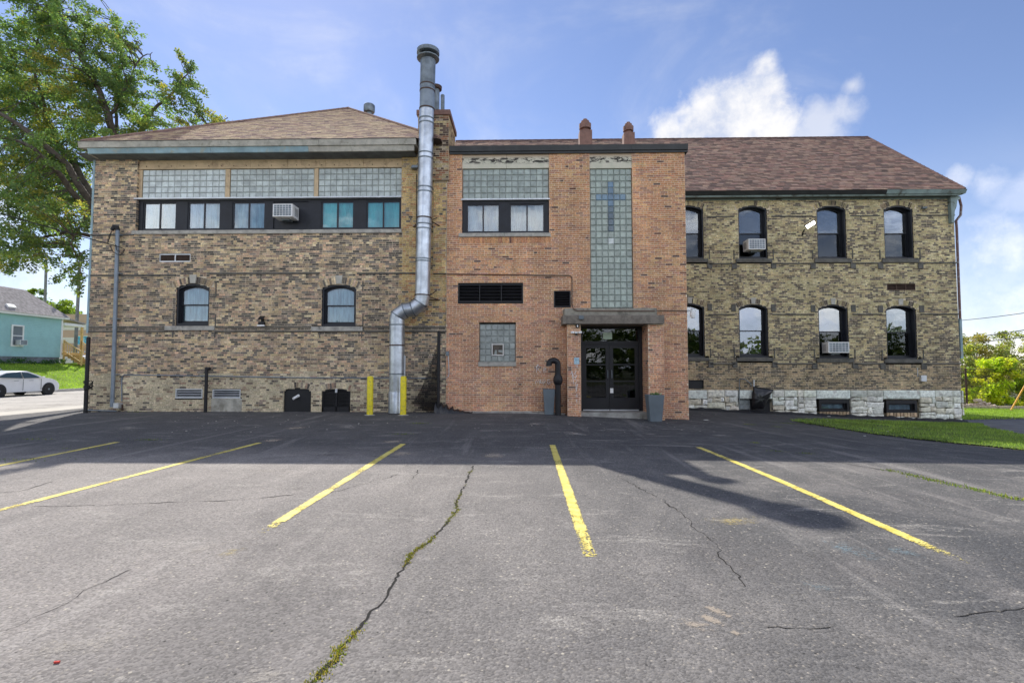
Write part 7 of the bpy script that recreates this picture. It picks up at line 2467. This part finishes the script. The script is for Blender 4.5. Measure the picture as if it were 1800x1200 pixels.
ac_x = Xh+.06; zc2 = P(32, 602, (yw0+yw1)/2).z; ym_ = yw0+(yw1-yw0)*.62
t = empty('air_conditioner', (Xh+.2, ym_, zc2-.2), 'small air conditioner in the window of the teal house', 'air conditioner', 'window air conditioners')
MB().box(Xh+.05, ym_-.28, zc2-.18, Xh+.42, ym_+.28, zc2+.20).build('case', M['alu'], t, bevel=.01)
MB().box(Xh+.421, ym_-.24, zc2-.14, Xh+.428, ym_+.24, zc2+.16).build('grille', M['steel_dark'], t)
# plants along the foundation
r = random.Random(3); cs = []
for i in range(26): cs.append((Xh+.5+r.uniform(-.2, .3), HA+3+9.6*i/26, ground_z(Xh+.5, 38)+.12+r.random()*.25))
o = leaf_cloud('foundation_plants', cs, 60, .32, .12, [(.04, .09, .03), (.07, .13, .03)], M['leaf'], seed=14)
tag(o, 'dark low plants along the foundation of the teal house', 'plants', kind='stuff')
# porch roof, post, stairs
PC = TH
m = MB(); py0, py1 = HB+.02, HB+1.9
pz1 = P(90, 560, HB).z; pz0 = P(104, 572, HB+1.5).z
a = Vector((Xh-3, py0, pz1+.9)); b = Vector((Xh+.25, py0, pz1+.1)); c_ = Vector((Xh+.25, py1, pz0+.2)); d_ = Vector((Xh-3, py1, pz0+.2))
m.quad(b, c_, d_, a); m.quad(a-Vector((0, 0, .12)), d_-Vector((0, 0, .12)), c_-Vector((0, 0, .12)), b-Vector((0, 0, .12))); m.quad(b-Vector((0, 0, .12)), c_-Vector((0, 0, .12)), c_, b); m.quad(c_-Vector((0, 0, .12)), d_-Vector((0, 0, .12)), d_, c_)
m.build('porch_roof', M['roof_grey'], TH)
MB().box(Xh-3, py1-.25, pz0-.12, Xh+.15, py1-.05, pz0+.06).box(Xh-.05, py0, pz0-.12, Xh+.15, py1-.25, pz0+.1).build('porch_beam', M['trim_white'], TH)
gl = ground_z(Xh+.5, 41)+.09; fz = gl+.95
MB().box(Xh-3, py0, fz-.15, Xh+.1, py1, fz).build('porch_floor', M['wood_new'], TH)
MB().box(Xh-.02, py1-.2, fz, Xh+.12, py1-.06, pz0-.12).build('porch_post', M['wood_new'], TH)
ST = empty('wooden_stairs', (Xh+.6, HB+.9, gl), 'new yellow timber steps with railings beside the teal house', 'stairs')
ns = 5
for i in range(ns):
    x = Xh+.1+i*.27; z = fz-(i+1)*.95/(ns+1)
    MB().box(x, HB+.15, z-.04, x+.30, HB+1.75, z).build('tread', M['wood_new'], ST)
    MB().box(x+.0, HB+.17, z-.04-.12, x+.02, HB+1.73, z-.041).build('riser', M['wood_new'], ST)
for yy in (HB+.12, HB+1.75):
    x0, x1 = Xh+.1, Xh+.1+ns*.27+.1
    m = MB(); m.tube([(x0, yy, fz+.92), (x1, yy, gl+1.02)], .05, 6); m.build('handrail', M['wood_new'], ST)
    MB().tube([(x0, yy, fz+.10), (x1, yy, gl+.16)], .045, 6).build('bottom_rail', M['wood_new'], ST)
    MB().box(x1-.05, yy-.05, gl-.1, x1+.05, yy+.05, gl+1.1).build('newel_post', M['wood_new'], ST)
    MB().box(x0-.05, yy-.05, gl-.1, x0+.05, yy+.05, fz+1.02).build('newel_post', M['wood_new'], ST)
    for i in range(1, 8):
        t_ = i/8; x = x0+(x1-x0)*t_; MB().box(x-.018, yy-.018, fz+.10+(gl+.16-fz-.10)*t_, x+.018, yy+.018, fz+.92+(gl+1.02-fz-.92)*t_).build('baluster', M['wood_new'], ST)

# ================================================================== STRIPED BUILDING, POLES
YBb = 75.0
BB = empty('commercial_building', (P(130, 620, YBb).x, YBb, 1.5), 'flat-roofed building with beige and pale stripes behind the parked cars', 'building')
x0_, x1_ = P(88, 590, YBb).x, P(200, 590, YBb).x
lv_ = [(552, 569, 'beige'), (569, 580, 'pale_band'), (580, 593, 'beige'), (593, 603, 'pale_band'), (603, 618, 'beige'), (618, 628, 'pale_band')]
for k, (a, b, c_) in enumerate(lv_):
    zt2, zb2 = P(130, a, YBb).z, P(130, b, YBb).z
    MB().box(x0_-6, YBb-.02*(k % 2), zb2 if k < 5 else 1.0, x1_, YBb+20, zt2).build('wall_band', M[c_], BB)
w_ = RX(89, 593, 97, 601, YBb); MB().box(w_[0], YBb-.12, w_[2], w_[1], YBb-.05, w_[3]).build('window', M['screen_dark'], BB)
w_ = RX(134.5, 591, 156, 605, 70); 
SG = empty('billboard', (w_[0], 70, 1.5), 'blue and white billboard in front of the striped building', 'billboard')
MB().box(w_[0], 70, w_[2], w_[1], 70.2, w_[3]).build('board', M['sign_blue'], SG); MB().ring(r4(w_[0]-.1, w_[1]+.1, w_[2]-.1, w_[3]+.1), r4(w_[0], w_[1], w_[2], w_[3]), 69.95, 70.25).build('frame', M['pale_band'], SG); MB().box(w_[0]+.5, 70.05, 1.2, w_[0]+.7, 70.15, w_[2]).build('leg', M['steel_dark'], SG)
for pts, Y, rr_, lab in (([(79, 536), (81, 470)], 56, .14, 'grey utility pole rising behind the ridge of the teal house'), ([(131, 642), (138.5, 500)], 45, .13, 'leaning grey utility pole between the stairs and the brick corner')):
    a, b = P(*pts[0], Y), P(*pts[1], Y); b = b+(b-a)*.4
    if Y == 56: a = a-(b-a).normalized()*7
    t = empty('utility_pole', a, lab, 'utility pole', 'utility poles beyond the street')
    MB().tube([a-Vector((0, 0, .2)), b], [rr_*1.15, rr_*.85], 10).build('pole', M['pole'], t, smooth=True)
    MB().obox(b-Vector((0, 0, .5)), (.6, .8, 0), (-.8, .6, 0), (0, 0, 1), 1.1, .05, .06).build('crossarm', M['pole'], t)

# ================================================================== VEHICLES
M['car_glass'] = plain('car_glass', (.035, .06, .055), .06, var=.1, bmp=0, spec=.8)
def car(name, pos, ang, label, suv=False, group=None, L=4.69, W_=1.85, H_=1.43, paint='paint_white'):
    t = empty(name, pos, label, 'car', group); t.rotation_euler = (0, 0, ang)
    # side profile, nose at +x
    if suv: roof = [(-.49, .62), (-.48, .93), (-.44, 1.0), (-.10, 1.0), (.04, .97), (.17, .68), (.40, .60), (.47, .52), (.495, .36)]
    else: roof = [(-.495, .50), (-.485, .66), (-.44, .72), (-.38, .75), (-.20, .95), (-.05, 1.0), (.06, .985), (.16, .86), (.255, .71), (.36, .66), (.44, .56), (.485, .44), (.498, .33)]
    low = [(.495, .20), (.47, .155), (-.47, .155), (-.495, .25)]
    prof = [(x*L, z*H_) for x, z in roof]+[(x*L, z*H_) for x, z in low]
    belt = .66*H_
    def half(x, z):
        h_ = W_/2
        if z > belt: h_ -= (z-belt)*(.42 if not suv else .25)
        e = abs(x)/(L/2)
        if e > .72: h_ -= (e-.72)**1.6*1.0
        if z < .3: h_ -= .04
        return h_
    # refine and inset the outline in rings so that the shell is rounded
    m = MB(); pts = []
    for (a, b), (c_, d_) in zip(prof, prof[1:]+prof[:1]):
        k = max(1, int(math.hypot(c_-a, d_-b)/.18))
        for i in range(k): pts.append((a+(c_-a)*i/k, b+(d_-b)*i/k))
    n = len(pts); cxm = 0; czm = .5*H_
    rings = []
    for s, ins_ in ((-1, .0), (-1, .03), (1, .03), (1, .0)):
        pass
    lay = [(-1, .93, 1.0), (-1, .985, .965), (-1, 1.0, .90), (-1, 1.0, .4)]
    # centre strip + two side shells
    cross = []
    for x, z in pts:
        h_ = half(x, z); row = []
        for u, k in ((-1.0, .955), (-.93, .99), (-.75, 1.0), (0, 1.006), (.75, 1.0), (.93, .99), (1.0, .955)):
            row.append((x*(k if abs(x) > L*.3 else 1), h_*u, czm+(z-czm)*k))
        cross.append(row)
    for row in cross: m.v += row
    w7 = 7
    for i in range(n):
        j = (i+1) % n
        for k in range(6): m.face((i*w7+k, i*w7+k+1, j*w7+k+1, j*w7+k))
    # side skins: fan strips between upper and lower outline
    for s in (0, 6):
        idx = [i*w7+s for i in range(n)]
        m.face(tuple(idx) if s == 0 else tuple(reversed(idx)))
    bd = m.build('body', M[paint])
    bd.data.flip_normals(); bd.parent = t
    bd.data.polygons.foreach_set('use_smooth', [True]*len(bd.data.polygons)); bd.data.set_sharp_from_angle(angle=R(35))
    hw = W_/2
    if suv: wins = [[(-.46, .66), (-.455, .90), (-.30, .92), (-.30, .66)], [(-.285, .66), (-.285, .92), (-.12, .92), (-.12, .66)], [(-.105, .66), (-.105, .92), (.03, .90), (.13, .67)]]
    else: wins = [[(-.335, .745), (-.20, .905), (-.035, .935), (-.035, .70)], [(-.020, .70), (-.020, .935), (.055, .915), (.145, .80), (.20, .705)]]
    for s in (-1, 1):
        for wn in wins:
            g_ = MB(); q = [(x*L, s*(half(x*L, z*H_)*(1 if abs(x) < .3 else .995)+.004), z*H_) for x, z in wn]
            g_.poly(q if s < 0 else q[::-1]); g_.quad(*[q[0], q[1], q[2], q[3]][::-1]) if False else None
            n0 = len(g_.v); g_.v += [(a, b-s*.012, c_) for a, b, c_ in q]
            k = len(q)
            for i in range(k): g_.face((i, (i+1) % k, n0+(i+1) % k, n0+i))
            o = g_.build('side_window', M['car_glass']); o.parent = t
        for x in ((-.03, .20) if not suv else (-.11, .13)):
            o = MB().box(x*L-.006, s*(hw-.012), .22*H_, x*L+.006, s*(hw+.002), .66*H_).build('door_seam', M['rubber']); o.parent = t
        o = MB().box(-.14*L, s*(hw-.01), .60*H_, -.09*L, s*(hw+.014), .615*H_).box(.045*L, s*(hw-.01), .60*H_, .095*L, s*(hw+.014), .615*H_).build('door_handle', M['steel_dark']); o.parent = t
        o = MB().box(.175*L, s*(hw-.02), .69*H_, .215*L, s*(hw+.16), .76*H_).build('mirror', M[paint], bevel=.02); o.parent = t
        o = MB().obox((.462*L, s*hw*.66, .47*H_), (1, s*.4, -.3), (-s*.4, 1, 0), (.3, 0, 1), .10, .12, .05).build('headlight', M['car_glass']); o.parent = t
        for x in (.307, -.307):
            yc = s*(hw-.10)
            wh = empty('wheel', (x*L, yc, .335)); wh.parent = t
            tm = MB(); rr_ = .335; n = 28
            prof_ = [(.21, -.10), (.30, -.115), (.335, -.09), (.335, .09), (.30, .115), (.21, .10)]
            for rd_, yy in prof_:
                for k in range(n): a = 6.28318*k/n; tm.v.append((rd_*math.cos(a), yy, rd_*math.sin(a)))
            for i in range(len(prof_)-1):
                for k in range(n): k2 = (k+1) % n; tm.face((i*n+k, i*n+k2, (i+1)*n+k2, (i+1)*n+k))
            o = tm.build('tyre', M['rubber']); o.parent = wh
            rm = MB(); face = s*.085
            rm.tube([(0, face-s*.03, 0), (0, face+s*.012, 0)], .055, 12)
            for k in range(10):
                a = 6.28318*k/10; d_ = Vector((math.cos(a), 0, math.sin(a))); rm.obox(d_*.13+Vector((0, face, 0)), d_, (0, 1, 0), d_.cross(Vector((0, 1, 0))), .085, .010, .014)
            rm.tube([(0, face-s*.05, 0), (0, face-s*.045, 0)], .215, 24)
            o = rm.build('rim', M['steel_dark']); o.parent = wh
            o = MB().tube([(x*L, s*(hw-.16), .335), (x*L, s*(hw-.004), .335)], .385, 28).build('wheel_arch', M['rubber']); o.parent = t
    if not suv:
        o = MB().quad((.062*L, -hw*.70, .978*H_), (.062*L, hw*.70, .978*H_), (.25*L, hw*.82, .722*H_), (.25*L, -hw*.82, .722*H_)).build('windscreen', M['car_glass']); o.parent = t; o.location = (0, 0, .012)
    else:
        o = MB().quad((.045*L, -hw*.76, .96*H_), (.045*L, hw*.76, .96*H_), (.165*L, hw*.86, .69*H_), (.165*L, -hw*.86, .69*H_)).build('windscreen', M['car_glass']); o.parent = t; o.location = (0, 0, .012)
    return t
# white saloon at the far kerb, nose away from the viewer
Xc = -28.15
dwy = ray(86, 690); yfw = dwy.y*(Xc/dwy.x)
zc_ = ground_z(Xc-1, 30)-.012
car('parked_car', (Xc-.93, yfw-.307*4.69, zc_), R(90), 'white saloon car parked at the far kerb below the grass bank')
q = P(139, 636, 62); car('parked_car', (q.x, 63.5, 1.62), R(-60), 'white sport utility car parked in front of the striped building', suv=True, H_=1.75, L=4.7)
q = P(150, 638, 56); car('parked_car', (q.x, 57.5, 1.62), R(-75), 'white hatchback half hidden by the building corner in the far lot', suv=True, H_=1.6, L=4.3)
q0 = P(0, 645, 34); 
tag(MB().tube([P(-14, 637, 33.5), P(17, 661, 33.5)], .02, 6).build('guy_wire', M['alu']), 'thin pale guy wire slanting over the roof of the white saloon', 'guy wire')
